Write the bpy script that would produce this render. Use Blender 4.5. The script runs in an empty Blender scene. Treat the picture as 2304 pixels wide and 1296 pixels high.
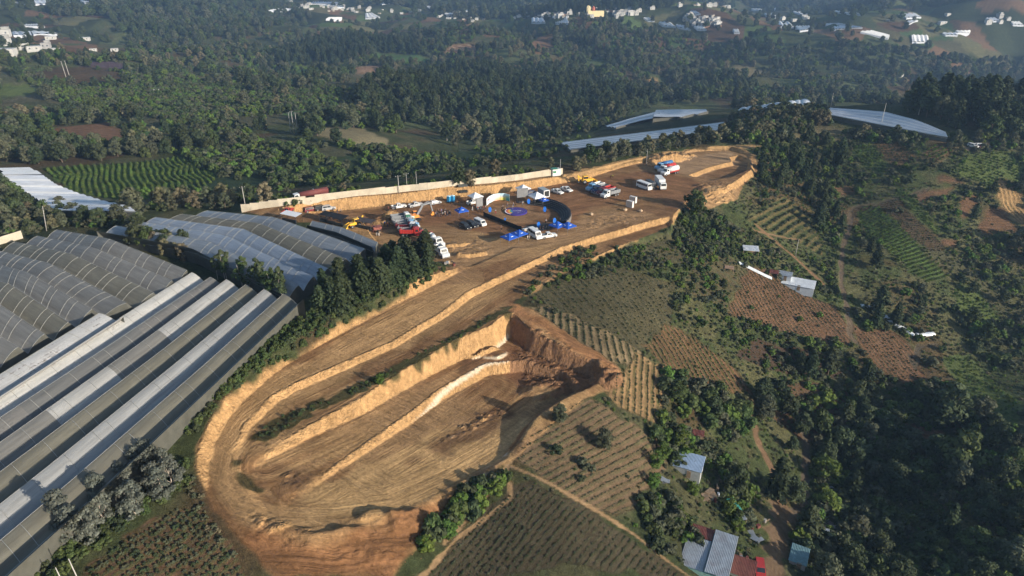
import bpy, bmesh, math, random
import numpy as np
from mathutils import Vector, Matrix, Euler

random.seed(7)
R = np.random.RandomState(11)
S = bpy.context.scene
COL = S.collection

# ------------------------------------------------------------------ camera, sky, sun, exposure
PITCH = math.radians(26.0)
CAM_H = 80.0
FPX = 1536.0                       # focal length in pixels of the 2304 px wide photograph
cam_d = bpy.data.cameras.new('camera')
cam_d.sensor_width = 36.0
cam_d.lens = 24.0
cam_d.clip_start = 1.0
cam_d.clip_end = 20000.0
cam = bpy.data.objects.new('camera', cam_d)
COL.objects.link(cam)
cam.location = (0, 0, CAM_H)
cam.rotation_euler = (math.pi / 2 - PITCH, 0, 0)
S.camera = cam

SUN_EL = math.radians(16.0)
SUN_AZ = math.atan2(0.84, -0.54)   # clockwise from +Y: towards the right and a little behind the camera
sdir = Vector((math.sin(SUN_AZ) * math.cos(SUN_EL), math.cos(SUN_AZ) * math.cos(SUN_EL), math.sin(SUN_EL)))
world = bpy.data.worlds.new('World')
S.world = world
world.use_nodes = True
wn = world.node_tree
wn.nodes.clear()
sky = wn.nodes.new('ShaderNodeTexSky')
sky.sky_type = 'NISHITA'
sky.sun_disc = False
sky.sun_elevation = SUN_EL
sky.sun_rotation = SUN_AZ
bgn = wn.nodes.new('ShaderNodeBackground')
bgn.inputs[1].default_value = 0.09
wo = wn.nodes.new('ShaderNodeOutputWorld')
wn.links.new(sky.outputs[0], bgn.inputs[0])
wn.links.new(bgn.outputs[0], wo.inputs[0])
sun_d = bpy.data.lights.new('sun', 'SUN')
sun_d.energy = 4.9
sun_d.angle = math.radians(0.5)
sun_d.color = (1.0, 0.90, 0.76)
sun = bpy.data.objects.new('sun', sun_d)
COL.objects.link(sun)
sun.rotation_euler = sdir.to_track_quat('Z', 'Y').to_euler()
sun.location = (300, -100, 300)
S.view_settings.view_transform = 'Standard'
S.view_settings.look = 'None'
S.view_settings.gamma = 1.0
S.view_settings.exposure = 0.84
S.cycles.max_bounces = 5
S.cycles.diffuse_bounces = 2
S.cycles.glossy_bounces = 2
S.cycles.transmission_bounces = 3
S.cycles.transparent_max_bounces = 6
S.cycles.volume_bounces = 0
S.cycles.use_adaptive_sampling = True
S.cycles.adaptive_threshold = 0.03

# ------------------------------------------------------------------ noise
def _hash(ix, iy, seed):
    h = (ix.astype(np.int64) * 374761393 + iy.astype(np.int64) * 668265263 + seed * 982451653) & 0xFFFFFFFF
    h = ((h ^ (h >> 13)) * 1274126177) & 0xFFFFFFFF
    return ((h ^ (h >> 16)) & 0xFFFF) / 65535.0
def noise(x, y, seed=0):
    x = np.asarray(x, float); y = np.asarray(y, float)
    ix = np.floor(x); iy = np.floor(y)
    fx = x - ix; fy = y - iy
    fx = fx * fx * (3 - 2 * fx); fy = fy * fy * (3 - 2 * fy)
    ix = ix.astype(np.int64); iy = iy.astype(np.int64)
    a = _hash(ix, iy, seed); b = _hash(ix + 1, iy, seed)
    c = _hash(ix, iy + 1, seed); d = _hash(ix + 1, iy + 1, seed)
    return (a + (b - a) * fx) * (1 - fy) + (c + (d - c) * fx) * fy
def fbm(x, y, seed=0, o=4):
    v = 0; a = 0.5; t = 0
    for k in range(o):
        v = v + a * noise(x * 2 ** k, y * 2 ** k, seed + k * 17); t += a; a *= 0.5
    return v / t
def sstep(a, b, x):
    t = np.clip((x - a) / (b - a), 0, 1)
    return t * t * (3 - 2 * t)

# ------------------------------------------------------------------ where a photographed point stands in the world
def ray(px, py):
    u = (np.asarray(px, float) - 1152) / FPX; v = (648 - np.asarray(py, float)) / FPX
    return u, math.cos(PITCH) + v * math.sin(PITCH), -math.sin(PITCH) + v * math.cos(PITCH)
def UZ(px, py, z):
    dx, dy, dz = ray(px, py)
    d = (z - CAM_H) / dz
    return np.array([dx * d, dy * d])

# large relief: control heights over the country seen from the camera, smoothly interpolated
CTRL = [(440,1000,1.5),(400,1040,1),(600,850,3.2),(700,770,3.6),(800,705,3.8),(900,650,3.6),(985,612,2.6),(600,466,3.2),(800,438,3.8),(1000,415,4),(1200,388,3.4),(1280,380,2.5),(1000,500,0),(1250,450,0),(1600,400,0),(1700,340,1),(1450,340,0.5),
 (0,1296,1.5),(0,900,2.5),(0,650,2),(300,600,2),(300,480,0.5),(600,560,1.5),(500,480,0.5),(150,1000,2),(350,900,2),(800,600,2.6),
 (300,1296,-1),(560,1205,-2.6),(700,1232,-4.6),(850,1206,-5.6),(960,1165,-7),(550,1265,-4.6),(800,1290,-7.6),(1000,1296,-11),(1300,1296,-14),(1180,1090,-8.6),(1040,1120,-8.4),
 (1310,890,-8),(1165,1020,-7.4),(1400,860,-10),(1345,815,-7.2),(1280,745,-5),(1200,685,-2.6),(1500,1000,-20),(1400,1100,-15),(1500,1296,-21),(1650,1250,-28),(1760,1200,-33),(2000,1296,-40),(2300,1296,-36),
 (1430,700,-8),(1500,720,-12),(1700,650,-17),(1700,900,-29),(1900,700,-25),(1900,620,-22),(1900,850,-33),(1900,1000,-41),(2100,1000,-40),(2300,1000,-32),
 (1280,620,-2.5),(1550,540,-5),(1520,470,-1),(1640,440,-2),(1750,450,-8),(1900,450,-14),(1850,350,-4),(1720,340,1),(1800,290,2),(1870,250,4),(2130,310,4),(2300,330,2),
 (2100,450,-11),(2300,450,-13),(2000,560,-18),(2300,600,-26),(2200,750,-33),(2300,800,-36),
 (100,500,-4),(0,450,-8),(150,470,-10),(300,430,-14),(550,440,-6),(900,385,-20),(1100,345,-26),(700,385,-18),(500,350,-19),(800,310,-17),(950,300,-32),(200,300,-20),(0,300,-22),
 (1250,335,-20),(1600,290,-14),(1450,270,-22),(1500,255,-24),(1690,265,-6),(1800,250,-2),
 (1200,260,-52),(300,200,-28),(600,200,-30),(900,200,-28),(900,240,-36),(1200,200,-46),(1500,200,-58),(1700,190,-64),(2000,190,-66),(2300,200,-62),(2250,250,-40),(1950,245,-30),
 (0,200,-25),(0,110,-18),(260,130,-24),(480,110,-52),(720,130,-52),(0,50,-15),(200,30,-14),(300,6,-8),(620,60,-38),(900,70,-40),(1200,80,-42),(1500,80,-42),(1800,110,-44),(2100,130,-48),(2300,110,-50),
 (1000,150,-56),(1300,150,-55),(1700,165,-64),(2100,170,-66),(0,4,-4),(600,4,-32),(1000,4,-34),(1300,40,-38),(1600,40,-38),(1900,40,-36),(2200,50,-34),(1300,6,-8),(1600,4,-6),(2000,3,-2),(2300,8,10)]
WCT = [(-60,40,0),(0,55,-12),(60,60,-25),(130,50,-22),(-200,80,1),(-260,150,-2),(230,40,-6),(250,110,-14),(260,170,-18),(330,20,6),(320,300,-6),(420,200,-20),(-400,250,-20),(-500,500,-20),  # unseen rise off to the right, shaped to shade the gully
 (-600,2600,40),(900,2600,60),(2300,2600,80),(-2000,2600,60),(0,5200,230),(-4500,4500,260),(4500,4500,260),(-3000,1500,20),(3000,1500,60),(0,3600,130),(-1500,3600,150),(1800,3600,150)]
_cx = []; _cz = []
for px, py, z in CTRL:
    p = UZ(px, py, z); _cx.append(p); _cz.append(z)
for x, y, z in WCT:
    _cx.append(np.array([x, y], float)); _cz.append(z)
_cx = np.array(_cx); _cz = np.array(_cz, float)
def warp(x, y):
    return np.arctan2(x, y + 20) * 1.6, np.log(np.hypot(x, y + 20))
_wa, _wb = warp(_cx[:, 0], _cx[:, 1])
def _tps(r2):
    return np.where(r2 > 1e-12, r2 * np.log(np.maximum(r2, 1e-12)), 0)
_n = len(_cz)
_K = np.zeros((_n + 3, _n + 3))
_K[:_n, :_n] = _tps((_wa[:, None] - _wa) ** 2 + (_wb[:, None] - _wb) ** 2) + np.eye(_n) * 2e-3
_K[:_n, _n] = 1; _K[:_n, _n + 1] = _wa; _K[:_n, _n + 2] = _wb
_K[_n:, :_n] = _K[:_n, _n:].T
_W = np.linalg.solve(_K, np.concatenate([_cz, np.zeros(3)]))
def macro(x, y):
    x = np.asarray(x, float); y = np.asarray(y, float)
    sh = x.shape; x = x.ravel(); y = y.ravel()
    out = np.empty(len(x))
    for i in range(0, len(x), 40000):
        a, b = warp(x[i:i + 40000], y[i:i + 40000])
        k = _tps((a[:, None] - _wa) ** 2 + (b[:, None] - _wb) ** 2)
        out[i:i + 40000] = k @ _W[:_n] + _W[_n] + _W[_n + 1] * a + _W[_n + 2] * b
    r = np.hypot(x, y)
    far = sstep(350, 900, r)
    out += far * ((fbm(x / 160, y / 160, 5) - 0.5) * 26 + (np.abs(fbm(x / 210 + .4 * y / 210, y / 120, 15, 3) - .5) * 2 - .3) * 34 * sstep(480, 1000, r)) + (1 - far) * (fbm(x / 25, y / 25, 9) - 0.5) * 1.6 * sstep(200, 260, np.abs(x - 20) + 0.55 * np.abs(y - 180) + 120)
    out += sstep(2200, 3600, r) * (fbm(x / 700, y / 700, 31) - 0.4) * 160
    return out.reshape(sh)

def sdf(P, x, y):
    """signed distance to polygon P, positive inside"""
    d = np.full(x.shape, 1e18); ins = np.zeros(x.shape, bool)
    n = len(P)
    for i in range(n):
        ax, ay = P[i]; bx, by = P[(i + 1) % n]
        ex, ey = bx - ax, by - ay
        L = ex * ex + ey * ey + 1e-9
        t = np.clip(((x - ax) * ex + (y - ay) * ey) / L, 0, 1)
        d = np.minimum(d, (x - ax - t * ex) ** 2 + (y - ay - t * ey) ** 2)
        c = (ay > y) != (by > y)
        ins ^= c & (x < (bx - ax) * (y - ay) / (by - ay + 1e-12) + ax)
    return np.where(ins, 1, -1) * np.sqrt(d)
def boxed(P, x, y, m):
    a = np.min(P, 0) - m; b = np.max(P, 0) + m
    return (x > a[0]) & (x < b[0]) & (y > a[1]) & (y < b[1])

# earthworks: (outline in the plane of its own level, slope width, edge ripple)
def cut(pts, w, rip=0.35, soft=False):
    P = np.array([UZ(a, b, c) for a, b, c in pts])
    Z = np.array([c for a, b, c in pts], float)
    A = np.c_[P, np.ones(len(P))]
    mu = P.mean(0)
    A[:, :2] -= mu
    co = np.linalg.lstsq(A.T @ A + np.diag([3.0, 3.0, 0]), A.T @ Z, rcond=None)[0]
    return dict(P=P, co=co, mu=mu, w=w, rip=rip)
CUTS = [
 # event platform and haul road (level 0)
 cut([(640,492,0),(700,480,0),(800,470,0),(900,458,0),(1000,446,0),(1100,437,0),(1200,424,0),(1290,408,0),(1330,398,0),(1420,372,0),(1500,352,0),(1570,341,0),(1640,338,0),(1680,350,0),(1692,380,0),(1660,402,0),(1610,430,0),(1540,450,0),(1515,480,0),(1500,510,0),(1450,507,0),(1330,535,0),(1245,563,0),(1143,600,0),(1000,600,0),(930,590,0),(860,560,0),(830,520,0),(700,500,0)], 1.6),
 # track A
 cut([(1010,628,0),(962,652,0),(870,700,0),(760,757,0),(680,802,0),(620,842,0),(560,890,0),(515,935,0),(478,990,0),(462,1040,0),(470,1105,-1),(510,1160,-2),(600,1188,-2.5),(700,1200,-3),(800,1180,-3.5),(760,1120,-3),(600,1120,-2),(545,1060,-1),(620,985,-.6),(700,905,-.3),(790,840,0),(900,775,0),(1000,700,0),(1100,640,0),(1200,590,0),(1250,560,0),(1160,560,0)], 1.7, 0.5),
 # track B, the lower lane and its grass verge
 cut([(1505,500,-1.5),(1452,512,-1.5),(1400,528,-1.6),(1330,548,-1.6),(1250,576,-1.8),(1157,622,-2),(1055,674,-2),(994,722,-2),(886,788,-2),(784,832,-1.8),(697,866,-1.4),(623,902,-1),(560,960,-.8),(530,1020,-.8),(545,1058,-1),(640,1000,-1.4),(800,910,-2),(980,812,-2.2),(1145,712,-2.4),(1180,665,-2.2),(1280,602,-2),(1400,550,-1.8),(1505,515,-1.5)], 1.3, 0.5),
 # pit: upper bench
 cut([(547,1060,-1.2),(600,1030,-2),(680,996,-3.2),(818,939,-5),(932,876,-6.3),(1037,818,-7.2),(1117,786,-7.6),(1148,760,-7.8),(1190,790,-8),(1260,815,-8.4),(1325,838,-8.8),(1340,856,-9),(1300,878,-9),(1250,905,-9),(1195,950,-9),(1160,1000,-8.6),(1125,1045,-8),(1050,1085,-7.2),(960,1130,-6.2),(880,1160,-5.4),(800,1180,-4.4),(700,1190,-3.4),(600,1150,-2.4),(570,1100,-1.6)], 1.8, 0.6),
 # pit: lower floor below the berm
 cut([(690,1100,-3.4),(806,1036,-5.8),(912,975,-8),(1005,908,-9.4),(1100,848,-10.2),(1180,830,-10),(1260,850,-10),(1290,875,-10.2),(1250,902,-10.2),(1195,948,-10),(1158,1000,-9.8),(1125,1043,-9.2),(1048,1085,-8.2),(955,1130,-6.6),(870,1155,-5.2),(790,1172,-4.2),(700,1175,-3.2),(640,1150,-2.5),(645,1118,-2.7)], 1.3, 0.5),
 # far loop round the mound
 cut([(1555,402,-1.6),(1600,385,-1.6),(1650,372,-1.6),(1645,362,-1.6),(1660,358,-1.6),(1683,368,-1.6),(1680,388,-1.6),(1640,404,-1.6),(1590,412,-1.6)], 1.2, 0.3),
]
# heaps and hollows: centre px,py, level there, radii, height, turn
HEAPS = [(1508,358,0,13,5,1.9,0.5),(1490,364,0,9,3.5,1.2,0.4),(1228,848,-7,7,4,1.2,0.5),(1380,835,-8,5,2.6,1.3,-.6),(1355,850,-8,4,2.2,1.3,-.4),(1395,862,-9,3.4,2.2,1.2,0.6),
 (1112,800,-7.5,4,2,.8,0.6),(1085,800,-7.5,6,1.3,.9,0.6),(1060,574,0,6,1.6,1.0,0.3),(1030,552,0,4,1.2,.9,0.3),(940,1200,-9,5,2.0,1.4,0.3),(860,1190,-8,4,1.4,1.0,0.2),(1100,480,0,1,1,0,0),
 (1600,450,-4,8,4,.8,-.7),(905,492,0,7,3,1.6,0.2),(870,500,0,6,3,1.5,0.2)]
HP = []
for px, py, z, a, b, h, t in HEAPS:
    c = UZ(px, py, z); HP.append((c[0], c[1], a, b, h, t))
# rough ground: outline px (at level), height of the lumps, lump size
ROUGH = []
def rough(pts, z, amp, size, rot=0.0):
    ROUGH.append((np.array([UZ(a, b, z) for a, b in pts]), amp, size, rot))
rough([(1330,490),(1380,480),(1445,478),(1450,492),(1400,508),(1330,520),(1300,515)], 0, 0.5, 1.3)
rough([(1170,770),(1230,775),(1290,800),(1310,850),(1260,880),(1180,860),(1150,800)], -8.5, 0.8, 1.0, 0.4)
rough([(1140,905),(1150,930),(1080,980),(950,1040),(925,1040),(1000,985),(1070,930)], -9, .8, .8, 0.55)
rough([(1040,805),(1110,785),(1110,800),(1040,830)], -7.5, 1.2, 0.9, 0.55)
rough([(615,1060),(690,1050),(680,1085),(620,1120)], -3, 0.8, 1.0, 0.9)
rough([(560,1190),(700,1210),(900,1170),(960,1200),(930,1280),(700,1290),(560,1260)], -7, 0.75, 1.1, 0.3)
rough([(1000,545),(1080,535),(1120,560),(1060,590),(1000,590)], 0, 0.5, 1.3, 0.2)
rough([(560,960),(640,930),(700,925),(620,985),(540,1030)], -1, 0.5, 1.6, 0.5)
rough([(600,900),(640,875),(700,845),(770,815),(760,825),(640,890),(610,903)], 0, 0.9, 1.2, 0.6)
rough([(1390,800),(1400,860),(1360,880),(1310,860),(1340,820)], -8, 0.5, 1.3, 0.2)
rough([(1550,430),(1660,430),(1650,480),(1590,470)], -4, 0.5, 1.6, 0.8)
rough([(1150,690),(1200,700),(1300,770),(1390,830),(1360,830),(1290,800),(1200,750)], -3.5, 0.4, 1.2, 0.2)

def H(x, y, detail=True):
    x = np.asarray(x, float); y = np.asarray(y, float)
    sh = x.shape; x = x.ravel(); y = y.ravel()
    z = macro(x, y)
    for c in CUTS:
        m = boxed(c['P'], x, y, 8)
        if not m.any(): continue
        xx, yy = x[m], y[m]
        d = sdf(c['P'], xx, yy)
        if detail:
            d = d + (noise(xx / 1.1, yy / 1.1, 3) - 0.5) * c['rip'] * 0.6 + (noise(xx / 14, yy / 14, 4) - 0.5) * 0.7
        lv = c['co'][0] * (xx - c['mu'][0]) + c['co'][1] * (yy - c['mu'][1]) + c['co'][2]
        s = np.clip((d + c['w']) / c['w'], 0, 1)
        z[m] = z[m] * (1 - s) + lv * s
    for cx, cy, a, b, h, t in HP:
        if h == 0: continue
        m = (np.abs(x - cx) < a * 2) & (np.abs(y - cy) < a * 2)
        if not m.any(): continue
        xx, yy = x[m] - cx, y[m] - cy
        u = xx * math.cos(t) + yy * math.sin(t); v = -xx * math.sin(t) + yy * math.cos(t)
        q = np.sqrt((u / a) ** 2 + (v / b) ** 2) + (noise(x[m] / 1.5, y[m] / 1.5, 8) - .5) * .35
        z[m] += h * sstep(1.15, 0.55, q) * (0.8 + 0.4 * noise(x[m] / 1.2, y[m] / 1.2, 12))
    if detail:
        for P, amp, size, rot in ROUGH:
            m = boxed(P, x, y, 1)
            if not m.any(): continue
            xx, yy = x[m], y[m]
            d = sdf(P, xx, yy)
            u = xx * math.cos(rot) + yy * math.sin(rot); v = -xx * math.sin(rot) + yy * math.cos(rot)
            z[m] += amp * sstep(0, 2.0, d) * (np.abs(fbm(u / (size * 2.2), v / size, 21, 3) - .5) * 2.4 - 0.2)
    return z.reshape(sh)

_T = np.concatenate([np.arange(75, 420, 0.9), 420 * 1.006 ** np.arange(1, 420)])
def GP(pts, off=0.0):
    """photograph points -> places on the ground (or at a height off above it)"""
    pts = np.atleast_2d(np.array(pts, float)); off = np.broadcast_to(np.asarray(off, float), (len(pts),))
    out = []
    for k in range(0, len(pts), 40):
        q = pts[k:k + 40]
        dx, dy, dz = ray(q[:, 0], q[:, 1])
        X = dx[:, None] * _T; Y = dy[:, None] * _T; Z = CAM_H + dz[:, None] * _T
        h = H(X, Y, False) + off[k:k + 40, None]
        hit = np.argmax(Z < h, axis=1)
        for i in range(len(q)):
            j = max(hit[i], 1)
            a = Z[i, j - 1] - h[i, j - 1]; b = Z[i, j] - h[i, j]
            f = a / (a - b + 1e-9)
            t = _T[j - 1] + (_T[j] - _T[j - 1]) * min(max(f, 0), 1)
            out.append((dx[i] * t if np.ndim(dx) else dx * t, dy[i] * t, CAM_H + dz[i] * t))
    return np.array(out)
def G(px, py):
    return GP([(px, py)])[0]

# ------------------------------------------------------------------ helpers: tags, materials, mesh building
def tag(o, label=None, cat=None, group=None, kind=None):
    if label: o['label'] = label
    if cat: o['category'] = cat
    if group: o['group'] = group
    if kind: o['kind'] = kind
    return o

class NT:
    def __init__(s, name):
        s.m = bpy.data.materials.new(name); s.m.use_nodes = True
        s.t = s.m.node_tree; s.t.nodes.clear()
        s.out = s.n('ShaderNodeOutputMaterial'); s.b = s.n('ShaderNodeBsdfPrincipled')
        s.l(s.b.outputs[0], s.out.inputs[0])
        s.b.inputs['Specular IOR Level'].default_value = 0.25
    def n(s, t, **k):
        x = s.t.nodes.new(t)
        for a, b in k.items(): setattr(x, a, b)
        return x
    def l(s, a, b): s.t.links.new(a, b)
    def put(s, sock, v):
        if isinstance(v, bpy.types.NodeSocket): s.l(v, sock)
        elif v is not None:
            if isinstance(v, (tuple, list)) and len(v) == 3 and sock.type == 'RGBA': v = (*v, 1)
            sock.default_value = v
    def math(s, op, a, b=0.5, c=None):
        x = s.n('ShaderNodeMath', operation=op)
        s.put(x.inputs[0], a); s.put(x.inputs[1], b)
        if c is not None: s.put(x.inputs[2], c)
        return x.outputs[0]
    def mix(s, f, a, b, mode='MIX'):
        x = s.n('ShaderNodeMix', data_type='RGBA', blend_type=mode)
        s.put(x.inputs[0], f); s.put(x.inputs[6], a); s.put(x.inputs[7], b)
        return x.outputs[2]
    def noise(s, scale, vec=None, detail=3, rough=0.6):
        x = s.n('ShaderNodeTexNoise'); x.inputs['Scale'].default_value = scale
        x.inputs['Detail'].default_value = detail; x.inputs['Roughness'].default_value = rough
        if vec is not None: s.l(vec, x.inputs['Vector'])
        return x.outputs[0]
    def ramp(s, f, a, b, c=0.0, d=1.0):
        x = s.n('ShaderNodeMapRange'); s.put(x.inputs[0], f)
        for i, v in enumerate((a, b, c, d)): s.put(x.inputs[i + 1], v)
        return x.outputs[0]
    def attr(s, name):
        return s.n('ShaderNodeAttribute', attribute_name=name)
    def bump(s, h, st, dist):
        x = s.n('ShaderNodeBump'); s.put(x.inputs['Strength'], st); s.put(x.inputs['Distance'], dist); s.put(x.inputs['Height'], h)
        s.l(x.outputs[0], s.b.inputs['Normal']); return x
_mats = {}
def mat(name, col, rough=0.6, metal=0.0, var=0.12, scale=1.5, spec=0.3, dirt=None, randomize=0.0):
    if name in _mats: return _mats[name]
    q = NT(name)
    geo = q.n('ShaderNodeTexCoord').outputs['Object']
    n = q.noise(scale, geo)
    a = tuple(c * (1 - var) for c in col); b = tuple(min(c * (1 + var), 1) for c in col)
    c = q.mix(q.ramp(n, .3, .7), a, b)
    if dirt:
        n2 = q.noise(scale * 0.6, geo, 5, 0.7)
        c = q.mix(q.ramp(n2, .5, .75, 0, 0.7), c, dirt)
    if randomize:
        oi = q.n('ShaderNodeObjectInfo').outputs['Random']
        hs = q.n('ShaderNodeHueSaturation')
        q.l(q.ramp(oi, 0, 1, 1 - randomize, 1 + randomize), hs.inputs['Value']); q.l(c, hs.inputs['Color']); c = hs.outputs[0]
    q.put(q.b.inputs['Base Color'], c)
    q.b.inputs['Roughness'].default_value = rough
    q.b.inputs['Metallic'].default_value = metal
    q.b.inputs['Specular IOR Level'].default_value = spec
    _mats[name] = q.m
    return q.m

class MB:
    """collects faces and turns them into one mesh object"""
    def __init__(s): s.v = []; s.f = []; s.mi = []; s.sm = []
    def face(s, pts, mi=0, sm=False):
        n = len(s.v); s.v += [tuple(p) for p in pts]; s.f.append(tuple(range(n, n + len(pts)))); s.mi.append(mi); s.sm.append(sm)
        return s
    def box(s, c, d, mi=0, rz=0.0, taper=1.0, ty=None, M=None):
        x, y, z = d[0] / 2, d[1] / 2, d[2] / 2
        if ty is None: ty = taper
        P = [Vector(((-x if i in (0, 3) else x) * (1 if k == 0 else taper), (-y if i in (0, 1) else y) * (1 if k == 0 else ty), -z if k == 0 else z)) for k in (0, 1) for i in range(4)]
        Rm = Matrix.Rotation(rz, 4, 'Z') if M is None else M
        P = [Rm @ p + Vector(c) for p in P]
        n = len(s.v); s.v += [tuple(p) for p in P]
        for f in ((3, 2, 1, 0), (4, 5, 6, 7), (0, 1, 5, 4), (1, 2, 6, 5), (2, 3, 7, 6), (3, 0, 4, 7)):
            s.f.append(tuple(n + i for i in f)); s.mi.append(mi); s.sm.append(False)
        return s
    def tube(s, a, b, r, n=8, mi=0, r2=None, cap=True, sm=True):
        a = Vector(a); b = Vector(b); d = (b - a)
        if d.length < 1e-6: return s
        q = d.to_track_quat('Z', 'Y'); r2 = r if r2 is None else r2
        k = len(s.v)
        for j, (p, rr) in enumerate(((a, r), (b, r2))):
            for i in range(n):
                t = 2 * math.pi * i / n
                s.v.append(tuple(p + q @ Vector((math.cos(t) * rr, math.sin(t) * rr, 0))))
        for i in range(n):
            j = (i + 1) % n
            s.f.append((k + i, k + j, k + n + j, k + n + i)); s.mi.append(mi); s.sm.append(sm)
        if cap:
            s.f.append(tuple(k + i for i in reversed(range(n)))); s.mi.append(mi); s.sm.append(False)
            s.f.append(tuple(k + n + i for i in range(n))); s.mi.append(mi); s.sm.append(False)
        return s
    def prism(s, prof, y0, y1, mi=0, top=None, inset=0.0, zt=None):
        """outline in xz drawn through y0..y1; points above zt are pulled in by inset (tumblehome)"""
        n = len(prof); k = len(s.v)
        for y in (y0, y1):
            for x, z in prof:
                dy = 0
                if zt is not None and z > zt: dy = inset * (1 if y == y0 else -1)
                s.v.append((x, y + dy, z))
        for i in range(n):
            j = (i + 1) % n
            s.f.append((k + i, k + n + i, k + n + j, k + j)); s.mi.append(mi); s.sm.append(False)
        s.f.append(tuple(k + i for i in range(n))); s.mi.append(mi); s.sm.append(False)
        s.f.append(tuple(k + n + i for i in reversed(range(n)))); s.mi.append(mi); s.sm.append(False)
        return s
    def mesh(s, name, mats):
        me = bpy.data.meshes.new(name)
        me.from_pydata(s.v, [], s.f)
        for m in (mats if isinstance(mats, (list, tuple)) else [mats]): me.materials.append(m)
        me.polygons.foreach_set('material_index', s.mi)
        me.polygons.foreach_set('use_smooth', s.sm)
        me.update()
        return me
    def build(s, name, mats, parent=None, loc=(0, 0, 0), rz=0.0):
        o = bpy.data.objects.new(name, s.mesh(name, mats)); COL.objects.link(o)
        o.parent = parent; o.location = loc; o.rotation_euler = (0, 0, rz)
        return o
def empty(name, loc=(0, 0, 0), rz=0.0, label=None, cat=None, group=None):
    o = bpy.data.objects.new(name, None); COL.objects.link(o)
    o.empty_display_size = 0.5
    o.location = loc; o.rotation_euler = (0, 0, rz)
    return tag(o, label, cat, group)
def copy_tree(o, parent=None):
    c = o.copy(); COL.objects.link(c); c.parent = parent
    for ch in list(o.children): copy_tree(ch, c)
    return c
_used = set()
def place(proto, loc, rz=0.0, label=None, group=None, sc=None, tilt=None):
    if proto.name in _used: o = copy_tree(proto)
    else: o = proto; _used.add(proto.name)
    o.location = loc; o.rotation_euler = (tilt[0] if tilt else 0, tilt[1] if tilt else 0, rz)
    if sc is not None: o.scale = (sc, sc, sc) if not isinstance(sc, tuple) else sc
    if label: o['label'] = label
    if group: o['group'] = group
    elif 'group' in o and proto is not o: del o['group']
    return o
def np_mesh(name, V, F, mats, smooth=False, mi=None):
    me = bpy.data.meshes.new(name)
    V = np.asarray(V, np.float32); F = np.asarray(F, np.int32)
    me.vertices.add(len(V)); me.vertices.foreach_set('co', V.ravel())
    k = F.shape[1]
    me.loops.add(F.size); me.loops.foreach_set('vertex_index', F.ravel())
    me.polygons.add(len(F)); me.polygons.foreach_set('loop_start', np.arange(0, F.size, k, dtype=np.int32))
    me.polygons.foreach_set('loop_total', np.full(len(F), k, np.int32))
    if mi is not None: me.polygons.foreach_set('material_index', np.asarray(mi, np.int32))
    me.polygons.foreach_set('use_smooth', np.full(len(F), smooth))
    for m in mats: me.materials.append(m)
    me.update(calc_edges=True)
    return me

# ------------------------------------------------------------------ what grows or lies where: colours of the land
GR_DARK = (.035, .043, .020); GR_MID = (.056, .068, .028); GR_LT = (.085, .112, .034); GR_YEL = (.14, .16, .04)
OLIVE = (.088, .082, .042); BROWN = (.15, .085, .045); BROWN_D = (.085, .052, .03); REDBR = (.165, .092, .052); DRY = (.17, .14, .075)
DIRT = (.26, .15, .074); DIRT_D = (.175, .088, .04); TAN = (.39, .24, .108); SAND = (.50, .30, .135); PALE = (.62, .50, .34); ORANGE = (.33, .155, .062)
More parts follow.
